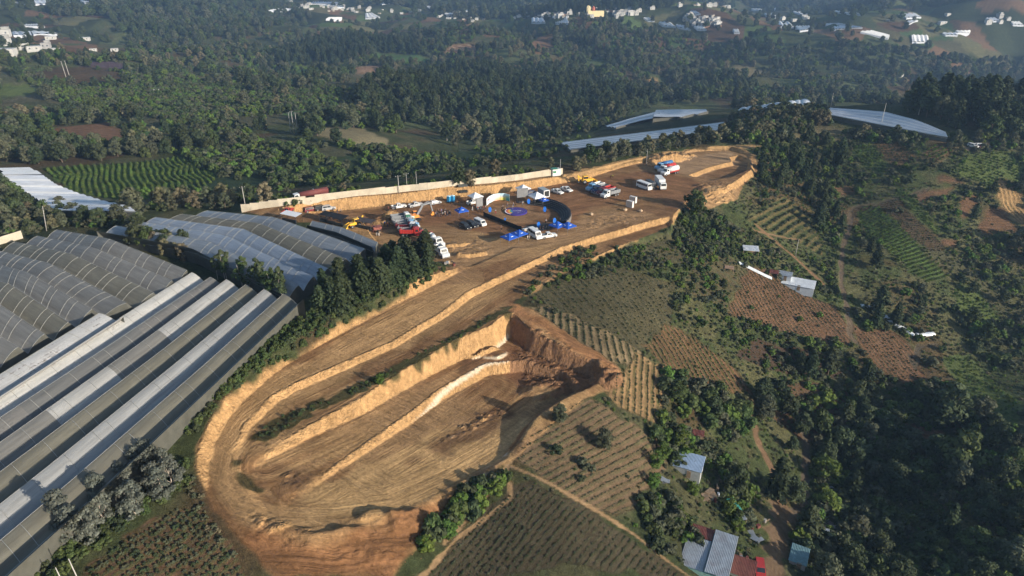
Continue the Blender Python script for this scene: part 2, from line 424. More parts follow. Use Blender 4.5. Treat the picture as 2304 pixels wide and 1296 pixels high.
# px outline, colour between rows, colour of rows, row strength, row spacing m, row direction (two px points), waviness
FIELDS = [
 ([(100,380),(200,372),(330,365),(410,352),(480,390),(485,405),(430,440),(380,447),(310,450),(200,440),(150,425)], (.06,.095,.02),(.16,.225,.04),.85,2.6,((300,380),(318,430)),1.0),
 ([(300,450),(430,445),(520,430),(520,450),(420,465),(330,470)], OLIVE, DRY, .3, 3, ((300,450),(500,440)),1),
 ([(385,420),(490,400),(560,380),(1000,345),(1100,335),(1150,350),(900,405),(560,430),(470,440)], (.028,.045,.02), GR_MID, .4, 4, ((500,420),(900,370)), 1),
 ([(110,300),(140,285),(240,275),(300,305),(230,325),(170,325)], REDBR, BROWN_D, .6, 5, ((140,290),(290,305)), 1),
 ([(290,310),(340,290),(375,283),(380,293),(330,308)], (.07,.12,.04), (.09,.15,.05), .3, 4, ((290,300),(370,290)), 1),
 ([(715,290),(760,285),(820,290),(860,310),(875,330),(820,335),(760,320),(725,310)], (.24,.20,.11), DRY, .5, 4, ((720,300),(870,320)), 2),
 ([(630,193),(665,165),(700,150),(738,148),(700,175),(650,193)], (.07,.12,.04), (.09,.15,.05), .5, 5, ((640,190),(720,155)),1),
 ([(838,132),(850,118),(900,122),(975,130),(960,140),(890,148)], (.07,.12,.04), (.09,.15,.05), .5, 5, ((840,125),(960,135)),1),
 ([(600,268),(640,255),(700,245),(760,240),(730,258),(640,270)], (.07,.12,.04), (.09,.15,.05), .4, 5, ((600,268),(740,245)),1),
 ([(510,275),(560,262),(640,258),(690,265),(640,280),(560,290)], OLIVE, GR_MID, .4, 6, ((520,280),(640,265)),1),
 ([(430,175),(480,170),(530,180),(520,190),(460,190)], OLIVE, GR_LT, .4, 6, ((430,180),(520,180)),1),
 ([(170,140),(200,136),(280,145),(285,158),(230,158)], (.09,.06,.07), (.05,.045,.06), .9, 5, ((180,145),(280,150)),1),
 ([(0,190),(60,185),(90,200),(55,218),(0,215)], GR_LT, GR_YEL, .4, 6, ((0,200),(80,195)),1),
 ([(65,120),(200,120),(205,132),(70,132)], GR_MID, GR_LT, .4, 6, ((70,125),(200,128)),1),
 ([(100,150),(250,155),(300,185),(180,195),(80,175)], BROWN_D, (.035,.045,.022), 1, 6, ((110,165),(280,175)),1.5),
 ([(550,85),(640,92),(640,105),(590,115),(560,105)], GR_DARK, GR_MID, .4, 6, ((560,90),(640,100)),1),
 ([(800,150),(865,148),(860,165),(805,165)], REDBR, PALE, .5, 4, ((800,155),(860,158)),2),
 ([(1000,115),(1020,100),(1075,100),(1070,120),(1010,122)], REDBR, PALE, .5, 9, ((1000,105),(1070,112)),2),
 ([(1205,85),(1240,80),(1250,105),(1205,118),(1195,100)], REDBR, OLIVE, .5, 9, ((1205,90),(1250,100)),2),
 ([(1310,135),(1340,135),(1370,145),(1350,155),(1320,152)], GR_LT, GR_MID, .5, 6, ((1310,140),(1360,145)),1),
 ([(1430,155),(1455,160),(1510,185),(1505,195),(1460,180),(1440,168)], GR_MID, GR_LT, .5, 6, ((1430,158),(1510,190)),1),
 ([(1455,175),(1480,180),(1500,200),(1490,205),(1465,190)], TAN, REDBR, .5, 6, ((1455,178),(1495,200)),1),
 ([(1640,148),(1690,150),(1735,168),(1690,175),(1650,160)], DRY, OLIVE, .5, 6, ((1640,150),(1730,168)),1),
 ([(1810,148),(1880,148),(1910,156),(1880,165),(1830,162)], GR_MID, GR_LT, .6, 6, ((1810,150),(1900,158)),1),
 ([(1370,283),(1460,262),(1560,262),(1620,272),(1480,290),(1330,310)], (.035,.04,.022), GR_DARK, .3, 5, ((1370,285),(1600,270)),1),
 # hillside right of the works
 ([(1912,332),(1967,320),(1994,378),(1982,390),(1936,372)], (.085,.105,.035), (.115,.16,.04), .7, 1.6, ((1912,335),(1990,385)),.6),
 ([(1957,323),(2006,316),(2077,357),(2022,369),(1994,351)], BROWN, GR_MID, .9, 1.8, ((1994,355),(2077,340)),.5),
 ([(2070,329),(2119,326),(2156,348),(2119,366),(2077,354)], BROWN, GR_LT, .9, 2.0, ((2080,352),(2130,330)),.5),
 ([(2171,351),(2257,339),(2304,366),(2304,421),(2251,409),(2226,430),(2159,394),(2150,372)], (.085,.105,.035), (.115,.16,.04), .8, 1.8, ((2160,372),(2251,405)),.5),
 ([(2095,390),(2138,390),(2174,415),(2107,418)], REDBR, GR_DARK, .8, 2.2, ((2095,400),(2170,408)),.5),
 ([(2055,430),(2144,421),(2141,445),(2070,452)], REDBR, OLIVE, .5, 2, ((2055,435),(2141,432)),1),
 ([(2251,409),(2304,440),(2330,516),(2304,516),(2248,464),(2229,436)], TAN, GR_DARK, 1, 1.9, ((2251,425),(2304,500)),1.8),
 ([(2211,464),(2254,470),(2297,516),(2211,522),(2199,513)], BROWN, BROWN_D, .9, 1.6, ((2210,490),(2270,492)),.5),
 ([(2162,452),(2196,442),(2190,476),(2171,516),(2153,494)], BROWN, REDBR, .5, 1.8, ((2162,460),(2180,500)),.5),
 ([(2019,421),(2052,439),(2095,488),(2125,525),(2101,525),(2058,482),(2006,439)], (.085,.105,.035), (.115,.16,.04), .7, 1.4, ((2019,425),(2110,520)),.5),
 ([(1979,458),(2009,442),(2058,485),(2132,559),(2104,580),(2043,531),(1997,482)], BROWN_D, OLIVE, 1, 1.3, ((2000,490),(2060,480)),.6),
 ([(1924,476),(1979,461),(2043,525),(2089,574),(2144,629),(2089,644),(1997,571),(1942,510)], (.05,.06,.025), (.10,.16,.035), 1, 1.6, ((1980,545),(2040,520)),.6),
 ([(2113,534),(2156,543),(2153,562),(2119,549)], REDBR, BROWN, .8, 1.6, ((2113,540),(2153,552)),.5),
 ([(1872,427),(1905,418),(1930,433),(1893,445)], REDBR, GR_MID, .8, 1.8, ((1872,430),(1925,436)),.5),
 ([(1673,494),(1765,442),(1814,476),(1866,595),(1814,555),(1728,519)], GR_MID, TAN, .45, 2.6, ((1680,500),(1770,450)),.5),
 ([(1771,305),(1838,284),(1945,299),(1875,314),(1814,320)], DRY, OLIVE, .6, 2.5, ((1771,308),(1940,300)),1),
 ([(1660,600),(1720,606),(1800,655),(1885,690),(1905,740),(1905,770),(1850,770),(1760,745),(1700,725),(1640,705),(1650,650)], REDBR, (.04,.048,.025), 1, 1.5, ((1700,640),(1770,740)),.9),
 ([(1180,655),(1380,600),(1520,640),(1500,740),(1440,790),(1330,760),(1240,700)], (.088,.075,.04), (.055,.06,.03), .8, 1.8, ((1380,620),(1480,750)),1),
 ([(1190,690),(1240,690),(1330,730),(1440,790),(1420,830),(1380,820),(1290,765)], (.22,.16,.09), (.045,.06,.022), 1.0, 1.9, ((1290,700),(1300,780)),.8),
 ([(1440,775),(1500,735),(1560,755),(1660,840),(1690,880),(1620,880),(1500,830)], BROWN, (.06,.085,.028), 1, 1.7, ((1520,745),(1590,860)),.9),
 ([(1395,830),(1430,795),(1500,830),(1500,890),(1470,955),(1390,920),(1365,880)], (.25,.16,.08), (.05,.07,.024), 1.0, 1.5, ((1430,810),(1420,930)),.7),
 ([(1310,892),(1400,940),(1480,990),(1500,1045),(1420,1140),(1390,1170),(1270,1110),(1150,1030),(1200,965)], (.155,.105,.062), (.085,.10,.042), .8, 1.3, ((1290,1080),(1470,1000)),.5),
 ([(1195,1085),(1300,1140),(1430,1215),(1560,1310),(940,1310),(1080,1150)], (.066,.052,.032), (.055,.07,.034), .5, 1.1, ((1100,1290),(1250,1110)),.3),
 ([(170,1310),(280,1210),(400,1135),(440,1140),(500,1200),(570,1310)], (.10,.062,.036), (.07,.095,.035), .8, 1.2, ((230,1280),(430,1150)),.4),
 ([(1925,735),(2000,740),(2040,770),(2090,850),(2060,880),(1980,830),(1930,770)], REDBR, (.05,.06,.03), .9, 1.4, ((1950,750),(2040,860)),.5),
 ([(2060,960),(2120,970),(2165,1000),(2220,1050),(2180,1060),(2080,1000)], REDBR, BROWN_D, .9, 1.3, ((2060,975),(2150,1010)),.6),
 ([(2120,800),(2180,800),(2304,905),(2304,960),(2230,950),(2160,880)], (.085,.105,.035), (.115,.16,.04), .5, 1.5, ((2130,805),(2290,930)),.5),
 ([(2140,640),(2200,650),(2250,720),(2200,730),(2150,690)], (.085,.105,.035), (.115,.16,.04), .8, 1.5, ((2150,650),(2220,720)),.5),
 ([(2060,560),(2160,570),(2304,700),(2304,760),(2200,650)], OLIVE, GR_MID, .5, 2, ((2080,570),(2290,720)),.8),
 ([(1700,760),(1850,780),(1900,840),(1800,850),(1650,800)], (.07,.045,.03), (.05,.05,.028), .6, 2, ((1700,770),(1860,820)),1),
 ([(1720,880),(1800,850),(1950,880),(1960,930),(1800,990),(1740,940)], (.10,.06,.035), OLIVE, .4, 2, ((1740,900),(1900,900)),1),
 ([(1540,560),(1620,560),(1680,600),(1640,700),(1560,660)], OLIVE, BROWN, .5, 3, ((1550,570),(1650,650)),1),
 ([(1340,560),(1500,520),(1640,500),(1680,520),(1560,580),(1400,620)], OLIVE, BROWN_D, .5, 3, ((1360,570),(1640,510)),1),
]
PATHS = [([(1000,1225),(1150,1040)], .6, (.24,.16,.085)), ([(940,1310),(1030,1210),(1150,1120),(1140,1045),(1300,1125),(1430,1205),(1570,1310)], .55, (.26,.17,.09)),
 ([(1912,476),(1915,500),(1895,560),(1893,640),(1905,690),(1915,760),(1925,770)], 1.1, (.12,.09,.06)), ([(2090,425),(2050,438),(1990,455),(1925,465),(1912,476)], 1.0, (.11,.085,.055)),
 ([(1690,905),(1700,980),(1740,1060),(1760,1120),(1750,1180),(1740,1310)], 1.2, (.17,.105,.06)), ([(1760,1180),(1810,1130),(1815,1000),(1800,930)], 1.2, (.09,.07,.05)), ([(1735,1310),(1750,1230),(1762,1150)], 3.2, (.15,.10,.06)),
 ([(2045,800),(2060,830),(2065,780),(2110,775)], 1.0, (.08,.065,.045)), ([(1800,540),(1700,520),(1690,510)], .5, (.2,.13,.07)), ([(1700,505),(1790,580),(1855,640)], 0.9, (.2,.12,.065)),
 ([(2304,318),(2230,325),(2170,335)], 1.6, (.2,.15,.1)), ([(1280,402),(1380,372),(1500,345),(1640,333),(1700,330)], 3.0, TAN)]
TRACK = [  # lines the machines follow: streaks run along them
 [(1500,500),(1350,545),(1200,605),(1050,690),(900,790),(760,850),(640,905),(560,955),(500,1020),(490,1080),(530,1140),(620,1170),(750,1180),(900,1150),(1050,1090),(1180,990),(1300,890)],
 [(1000,600),(1060,640),(950,690),(800,770),(640,860),(540,930),(480,1010),(470,1080)],
 [(1090,860),(960,950),(800,1040),(690,1100)], [(1110,800),(960,880),(780,970),(600,1050)],
 [(1060,430),(1200,440),(1350,400),(1500,420),(1600,440)], [(700,490),(900,480),(1050,500),(1300,490),(1450,460),(1520,480)], [(1000,570),(1150,560),(1280,540),(1440,500)]]
SITE = [
 [(545,478),(1262,400),(1300,396),(1420,362),(1560,334),(1660,330),(1700,350),(1706,385),(1670,420),(1660,450),(1600,470),(1530,470),(1515,510),(1400,555),(1285,605),(1190,665),(1150,690),(1060,640),(985,590),(860,590),(830,540),(720,500),(640,500)],
 [(985,600),(900,668),(760,738),(600,825),(500,900),(440,1000),(440,1050),(480,1150),(545,1230),(620,1300),(880,1300),(960,1205),(1012,1130),(1065,1092),(1172,1022),(1312,897),(1402,870),(1398,832),(1303,768),(1203,697),(1150,680),(1200,640),(1290,590)]]
SPOIL = [(500,1165),(560,1185),(620,1196),(700,1200),(800,1176),(870,1150),(960,1125),(1060,1088),(1010,1140),(960,1215),(880,1310),(620,1310),(530,1235)]

ORCH = [[(0,150),(90,150),(200,165),(330,175),(450,190),(600,205),(720,200),(800,160),(870,165),(900,200),(800,240),(740,262),(600,262),(500,300),(380,275),(300,260),(120,250),(0,260)],
 [(395,345),(520,318),(700,325),(860,335),(1000,345),(920,385),(600,420),(500,400)]]
ORCH_W = [GP(p)[:, :2] for p in ORCH]
def paint(x, y, z, slope):
    """colour, row colour, (u, v, row strength), (greenness, streaks, unused) at ground points"""
    n = len(x)
    r = np.hypot(x, y)
    f1 = fbm(x / 40, y / 40, 41, 4); f2 = fbm(x / 9, y / 9, 43, 3); f3 = fbm(x / 120, y / 120, 47, 3)
    base = np.array(GR_DARK)[None] * (1 - f1[:, None]) + np.array(GR_MID)[None] * f1[:, None] * 1.2
    k = sstep(.48, .66, f2)[:, None] * .75
    base = base * (1 - k) + np.array(OLIVE)[None] * k
    k = sstep(.52, .70, fbm(x / 22, y / 22, 45, 4))[:, None] * .75
    col = base * (1 - k) + np.array(BROWN_D)[None] * k
    colb = col * 0.8
    uv = np.c_[x, y / 3.0, np.zeros(n)]
    mt = np.c_[np.ones(n), np.zeros(n), np.zeros(n)]
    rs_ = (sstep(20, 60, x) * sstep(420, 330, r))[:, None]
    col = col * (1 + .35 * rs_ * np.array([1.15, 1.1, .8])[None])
    mf = (sstep(380, 520, r) * sstep(.50, .64, fbm(x / 75, y / 75, 49, 3)))[:, None] * .8
    col = col * (1 - mf) + (np.array((.085, .105, .042))[None] * (.7 + .6 * f2[:, None])) * mf
    # patchwork of plots on the plateau with the town, and on the near left
    seeds = []
    rr = np.random.RandomState(5)
    P1 = GP([(600,75),(900,85),(1150,88),(1400,118),(1600,135),(1850,150),(2100,165),(2400,180),(2400,40),(2000,28),(1700,14),(1500,14),(1200,40),(900,14),(620,3),(580,30)])[:, :2]
    P2 = GP([(-60,140),(100,140),(220,110),(220,60),(300,15),(300,2),(-60,2)])[:, :2]
    pal = [GR_MID, (.065,.095,.03), GR_DARK, OLIVE, BROWN_D, (.13,.08,.045), GR_MID, GR_DARK, (.05,.08,.03), (.11,.105,.05)]
    for P, cnt in ((P1, 900), (P2, 160)):
        m = boxed(P, x, y, 5)
        if not m.any(): continue
        idx = np.nonzero(m)[0]; d = sdf(P, x[idx], y[idx]); idx = idx[d > 0]
        if not len(idx): continue
        a, b = P.min(0), P.max(0)
        sd = rr.uniform(a, b, (cnt, 2)); ci = rr.randint(0, len(pal), cnt); an = rr.uniform(0, math.pi, cnt)
        for i0 in range(0, len(idx), 50000):
            ii = idx[i0:i0 + 50000]
            q = np.argmin((x[ii][:, None] - sd[:, 0]) ** 2 + ((y[ii][:, None] - sd[:, 1]) * 0.7) ** 2, axis=1)
            col[ii] = np.array(pal)[ci[q]] * (0.8 + .4 * noise(q * 1.7, q * 0.3, 3))[:, None]
            colb[ii] = col[ii] * 1.35
            uv[ii, 0] = x[ii] * np.cos(an[q]) + y[ii] * np.sin(an[q]); uv[ii, 1] = (-x[ii] * np.sin(an[q]) + y[ii] * np.cos(an[q])) / 6; uv[ii, 2] = .5
            mt[ii, 0] = .5
    for P in ORCH_W:
        m = boxed(P, x, y, 10)
        if not m.any(): continue
        idx = np.nonzero(m)[0]
        s = sstep(-4, 4, sdf(P, x[idx], y[idx]) + (noise(x[idx] / 15, y[idx] / 15, 79) - .5) * 20)[:, None] * .9
        g = sstep(.35, .65, fbm(x[idx] / 12, y[idx] / 12, 83, 3))[:, None]
        col[idx] = col[idx] * (1 - s) + (np.array((.10, .092, .055))[None] * g + np.array((.055, .062, .030))[None] * (1 - g)) * s
    for poly, ca, cb, amp, sp, dr, wav in FIELDS:
        P = GP(poly)[:, :2]
        m = boxed(P, x, y, 3)
        if not m.any(): continue
        idx = np.nonzero(m)[0]
        scale = max(1.0, np.hypot(*P.mean(0)) / 150)
        d = sdf(P, x[idx], y[idx]) + (noise(x[idx] / 3 / scale, y[idx] / 3 / scale, 77) - .5) * 2.2 * scale
        q = GP(list(dr))[:, :2]; dd = q[1] - q[0]; dd = dd / (np.linalg.norm(dd) + 1e-9)
        s = sstep(-.4 * scale, .4 * scale, d)
        h = idx[s > .5]
        patch = (0.75 + .5 * fbm(x[idx] / 7 / scale, y[idx] / 7 / scale, 51, 3))[:, None]
        col[idx] = col[idx] * (1 - s[:, None]) + np.array(ca)[None] * patch * s[:, None]
        g = fbm(x[idx] / 5 / scale, y[idx] / 5 / scale, 61, 3)[:, None]
        colb[idx] = colb[idx] * (1 - s[:, None]) + (np.array(cb)[None] * (.7 + .6 * g)) * s[:, None]
        u = x[h] * dd[0] + y[h] * dd[1]; v = -x[h] * dd[1] + y[h] * dd[0]
        v = v + wav * (fbm(u / 18, v / 26, 71, 2) - .5) * 4
        uv[h, 0] = u; uv[h, 1] = v / sp; uv[h, 2] = amp * (.65 + .5 * fbm(x[h] / 8, y[h] / 8, 81, 2))
        mt[idx, 0] = mt[idx, 0] * (1 - s) + .45 * s
    for line, w, c in PATHS:
        P = GP(line)[:, :2]
        m = boxed(P, x, y, w * 3)
        if not m.any(): continue
        idx = np.nonzero(m)[0]; d, u, v = poly_uv(P, x[idx], y[idx])
        d = d + (noise(x[idx] / 2, y[idx] / 2, 19) - .5) * w * .9
        s = sstep(w, w * .55, d)[:, None]
        col[idx] = col[idx] * (1 - s) + np.array(c)[None] * s
        uv[idx, 2] *= (1 - s[:, 0]); mt[idx, 0] *= (1 - .8 * s[:, 0])
    # the works
    for _ in (0,):
        m = boxed(np.concatenate(SITE_W), x, y, 4)
        if not m.any(): continue
        idx = np.nonzero(m)[0]; X, Y, Zz = x[idx], y[idx], z[idx]
        d = np.maximum(sdf(SITE_W[0], X, Y), sdf(SITE_W[1], X, Y)) + (noise(X / 2.5, Y / 2.5, 91) - .5) * .9
        s = sstep(-.3, .5, d)
        best = np.full(len(idx), 1e9); u = X * 0.0; v = X * 0.0
        for w in TRACK_W:
            dd, uu, vv = poly_uv(w, X, Y)
            k = dd < best; best[k] = dd[k]; u[k] = uu[k]; v[k] = vv[k]
        big = fbm(X / 16, Y / 16, 101, 4)[:, None]; st = noise(u / 14, v / 1.6, 103)[:, None] * .6 + noise(u / 30, v / .8, 105)[:, None] * .4
        c = np.array((.25, .15, .08))[None] * (1 - big) + np.array(TAN)[None] * big
        kk = sstep(.42, .66, fbm(X / 22, Y / 22, 107, 3) * .6 + st[:, 0] * .4)[:, None]
        c = c * (1 - kk * .7) + np.array(DIRT_D)[None] * kk * .7
        # zones: darker damp platform, tan haul road, orange spoil
        for zp, zc, zs in ZONES_W:
            dz = sdf(zp, X, Y) + (noise(X / 4, Y / 4, 111) - .5) * 4
            q = (sstep(-1.5, 1.5, dz) * zs)[:, None]
            zc = np.array(zc)[None] * (.75 + .5 * st)
            c = c * (1 - q) + zc * q
        sl = slope[idx]
        fa = sstep(.45, .9, sl)[:, None]
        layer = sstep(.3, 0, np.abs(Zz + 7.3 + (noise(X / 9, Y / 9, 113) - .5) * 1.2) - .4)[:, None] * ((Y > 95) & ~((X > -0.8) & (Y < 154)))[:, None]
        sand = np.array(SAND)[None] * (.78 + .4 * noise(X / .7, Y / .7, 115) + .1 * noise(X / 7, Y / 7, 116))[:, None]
        pit_wall_shade = ((X > -0.5) & (Y < 153))[:, None]
        sand = np.where(pit_wall_shade, sand * .0 + np.array((.27, .15, .08))[None], sand)  # pit wall facing away from the sun: its shade painted as darker brown
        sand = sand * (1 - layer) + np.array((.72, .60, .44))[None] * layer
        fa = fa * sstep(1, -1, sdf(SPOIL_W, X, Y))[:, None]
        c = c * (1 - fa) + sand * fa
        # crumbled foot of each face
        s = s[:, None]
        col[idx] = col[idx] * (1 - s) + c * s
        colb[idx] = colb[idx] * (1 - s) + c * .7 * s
        h = idx[s[:, 0] > .5]; hh = s[:, 0] > .5
        uv[h, 0] = u[hh]; uv[h, 1] = v[hh]; uv[h, 2] = 0
        mt[idx, 0] *= (1 - s[:, 0]); mt[idx, 1] = s[:, 0] * (1 - .8 * fa[:, 0]); mt[idx, 2] = s[:, 0] * sstep(.45, .9, sl) * sstep(1, -1, sdf(SPOIL_W, X, Y))
        # green verge strips and the crop left standing between lane and pit
        for zp, zc in VERGE_W:
            dz = sdf(zp, X, Y) + (noise(X / 1.5, Y / 1.5, 121) - .5) * 2.0
            q = (sstep(-.3, .5, dz) * .85)[:, None]
            col[idx] = col[idx] * (1 - q) + np.array(zc)[None] * q
            mt[idx, 0] = np.maximum(mt[idx, 0], q[:, 0])
    return col, colb, uv, mt
def poly_uv(P, x, y):
    best = np.full(x.shape, 1e18); u = np.zeros(x.shape); v = np.zeros(x.shape); acc = 0.0
    for i in range(len(P) - 1):
        ax, ay = P[i]; ex, ey = P[i + 1] - P[i]; L = math.hypot(ex, ey) + 1e-9
        t = np.clip(((x - ax) * ex + (y - ay) * ey) / L / L, 0, 1)
        d = (x - ax - t * ex) ** 2 + (y - ay - t * ey) ** 2
        k = d < best
        best[k] = d[k]; u[k] = acc + t[k] * L
        side = np.sign(ex * (y[k] - ay) - ey * (x[k] - ax))
        v[k] = side * np.sqrt(d[k])
        acc += L
    return np.sqrt(best), u, v
SITE_W = [GP(p)[:, :2] for p in SITE]
SPOIL_W = GP(SPOIL)[:, :2]
TRACK_W = [GP(t)[:, :2] for t in TRACK]
ZONES_W = [(GP(p)[:, :2], c, s) for p, c, s in [
 ([(640,495),(1000,455),(1290,410),(1450,385),(1560,400),(1600,440),(1510,470),(1470,440),(1330,470),(1260,530),(1100,530),(1000,500),(860,520),(700,500)], (.225,.112,.054), .8),
 ([(1000,600),(1150,560),(1280,545),(1440,495),(1500,500),(1440,475),(1330,480),(1230,540),(1000,545)], (.36,.22,.11), .8),
 ([(1010,640),(760,770),(600,850),(500,940),(460,1040),(480,1120),(560,1190),(800,1200),(1000,1130),(880,1120),(700,1140),(600,1130),(545,1070),(560,980),(680,900),(820,830),(1000,730),(1160,640)], (.41,.255,.12), .8),
 ([(1180,990),(1050,1090),(850,1160),(700,1160),(690,1110),(850,1040),(950,990),(1080,940),(1290,900)], (.46,.295,.135), .75),
 ([(550,1190),(700,1205),(850,1180),(1000,1130),(1070,1090),(1010,1140),(960,1210),(880,1300),(620,1300),(540,1230)], (.20,.098,.045), .9),
 ([(1150,770),(1200,780),(1330,830),(1400,840),(1400,870),(1300,880),(1180,870),(1130,830)], (.20,.10,.05), .9),
 ([(1180,770),(1230,775),(1290,800),(1310,850),(1260,880),(1190,860),(1160,800)], (.13,.068,.036), .8),
 ([(1140,905),(1150,930),(1080,980),(950,1040),(925,1040),(1000,985),(1070,930)], (.12,.065,.036), .8),
 ([(1040,805),(1110,782),(1110,800),(1040,832)], (.12,.065,.036), .9),
 ([(620,1045),(700,1050),(680,1090),(620,1125)], (.14,.08,.045), .7),
 ([(1150,680),(1300,760),(1400,830),(1380,840),(1280,790),(1160,710)], (.27,.135,.062), .9),
 ([(1540,345),(1640,338),(1670,350),(1640,372),(1580,385),(1550,400),(1500,375)], (.38,.245,.135), .9),
 ([(1570,430),(1660,420),(1660,470),(1620,490),(1580,460)], (.44,.27,.13), .9),
 ([(1100,470),(1150,455),(1200,465),(1230,485),(1215,500),(1150,505),(1110,490)], (.34,.20,.10), .8)]]
VERGE_W = [(GP(p)[:, :2], c) for p, c in [
 ([(560,985),(640,930),(760,885),(860,835),(1000,765),(1140,690),(1190,665),(1150,700),(1020,775),(860,862),(700,935),(600,1000)], (.036, .048, .020)),
 ([(525,1040),(550,1030),(548,1060),(590,1105),(560,1100),(525,1070)], (.04, .045, .02))]]

def ground_material():
    q = NT('ground_soil_and_plants')
    col = q.attr('col').outputs['Color']; colb = q.attr('colb').outputs['Color']
    uv = q.attr('uvr'); mt = q.attr('mtl')
    sep = q.n('ShaderNodeSeparateXYZ'); q.l(uv.outputs['Vector'], sep.inputs[0])
    sm = q.n('ShaderNodeSeparateXYZ'); q.l(mt.outputs['Vector'], sm.inputs[0])
    pos = q.n('ShaderNodeNewGeometry').outputs['Position']
    veg = sm.outputs[0]; strk = sm.outputs[1]
    nw = q.noise(0.5, pos, 2)
    v = q.math('MULTIPLY_ADD', nw, .45, sep.outputs[1])
    row = q.math('SINE', q.math('MULTIPLY', v, 2 * math.pi))
    row = q.ramp(row, -.55, .55)
    brk = q.math('MULTIPLY', q.ramp(q.noise(1.4, pos, 4, .8), .35, .6, .1, 1), q.ramp(q.noise(0.12, pos, 3), .35, .55, .45, 1))
    amp = q.math('MULTIPLY', q.math('MINIMUM', sep.outputs[2], .95), brk)
    c = q.mix(q.math('MULTIPLY', row, amp), col, colb)
    n1 = q.noise(1.3, pos, 4, .7); n2 = q.noise(0.22, pos, 4, .6); n3 = q.noise(5.0, pos, 3, .7)
    c = q.mix(1.0, c, q.n('ShaderNodeCombineColor').outputs[0], 'MULTIPLY') if False else c
    fac = q.math('MULTIPLY', q.ramp(n1, .25, .75, .72, 1.28), q.ramp(n2, .25, .75, .82, 1.18))
    vegv = q.math('MULTIPLY', q.ramp(n3, .3, .7, .62, 1.38), q.ramp(q.noise(.6, pos, 5, .75), .35, .65, .68, 1.4))
    fac = q.math('MULTIPLY', fac, q.math('ADD', q.math('MULTIPLY', veg, q.math('SUBTRACT', vegv, 1.0)), 1.0))
    # wheel and blade streaks along the tracks
    cv = q.n('ShaderNodeCombineXYZ')
    q.l(q.math('MULTIPLY', sep.outputs[0], .06), cv.inputs[0]); q.l(q.math('MULTIPLY', sep.outputs[1], 1.6), cv.inputs[1])
    s1x = q.noise(1.0, cv.outputs[0], 4, .7)
    cv2 = q.n('ShaderNodeCombineXYZ')
    q.l(q.math('MULTIPLY', sep.outputs[0], .1), cv2.inputs[0]); q.l(q.math('MULTIPLY', sep.outputs[1], .35), cv2.inputs[1])
    s2 = q.noise(1.0, cv2.outputs[0], 3, .6)
    px3 = q.n('ShaderNodeVectorMath', operation='MULTIPLY'); q.l(pos, px3.inputs[0]); px3.inputs[1].default_value = (.22, 1.5, 0)
    rt = q.n('ShaderNodeVectorRotate'); rt.inputs['Angle'].default_value = .55; rt.rotation_type = 'Z_AXIS'; q.l(pos, rt.inputs['Vector']); q.l(rt.outputs[0], px3.inputs[0])
    s3 = q.noise(1.0, px3.outputs[0], 4, .7); clod = q.noise(2.2, pos, 5, .8)
    wild = q.ramp(q.noise(.07, pos, 3), .42, .6)
    s1 = q.n('ShaderNodeMix', data_type='FLOAT'); q.l(wild, s1.inputs[0]); q.l(s1x, s1.inputs[2]); q.l(s3, s1.inputs[3]); s1 = s1.outputs[0]
    sf = q.math('MULTIPLY', q.math('MULTIPLY', q.ramp(s1, .3, .7, .62, 1.32), q.ramp(s2, .3, .7, .72, 1.22)), q.ramp(clod, .3, .7, .82, 1.18))
    sf = q.math('ADD', q.math('MULTIPLY', strk, q.math('SUBTRACT', sf, 1.0)), 1.0)
    fac = q.math('MULTIPLY', fac, sf)
    vm = q.n('ShaderNodeVectorMath', operation='SCALE'); q.l(c, vm.inputs[0]); q.l(fac, vm.inputs['Scale'])
    q.l(vm.outputs[0], q.b.inputs['Base Color'])
    q.b.inputs['Roughness'].default_value = .95
    q.b.inputs['Specular IOR Level'].default_value = .08
    h = q.math('MULTIPLY', row, q.math('MULTIPLY', amp, .16))
    h = q.math('ADD', h, q.math('MULTIPLY', n3, q.math('MULTIPLY_ADD', veg, .45, .05)))
    h = q.math('ADD', h, q.math('MULTIPLY', n1, .22))
    h = q.math('ADD', h, q.math('MULTIPLY', clod, q.math('MULTIPLY', strk, .16)))
    h = q.math('ADD', h, q.math('MULTIPLY', s1, q.math('MULTIPLY', strk, .5)))
    fm = q.n('ShaderNodeVectorMath', operation='MULTIPLY'); q.l(pos, fm.inputs[0]); fm.inputs[1].default_value = (1.0, 1.0, .16)
    fl = q.noise(1.5, fm.outputs[0], 3, .7)
    fl2 = q.noise(4.0, fm.outputs[0], 2, .7)
    h = q.math('ADD', h, q.math('MULTIPLY', q.math('ADD', fl, q.math('MULTIPLY', fl2, .4)), q.math('MULTIPLY', sm.outputs[2], 1.1)))
    q.bump(h, 1.0, 1.0)
    return q.m
M_GROUND = ground_material()

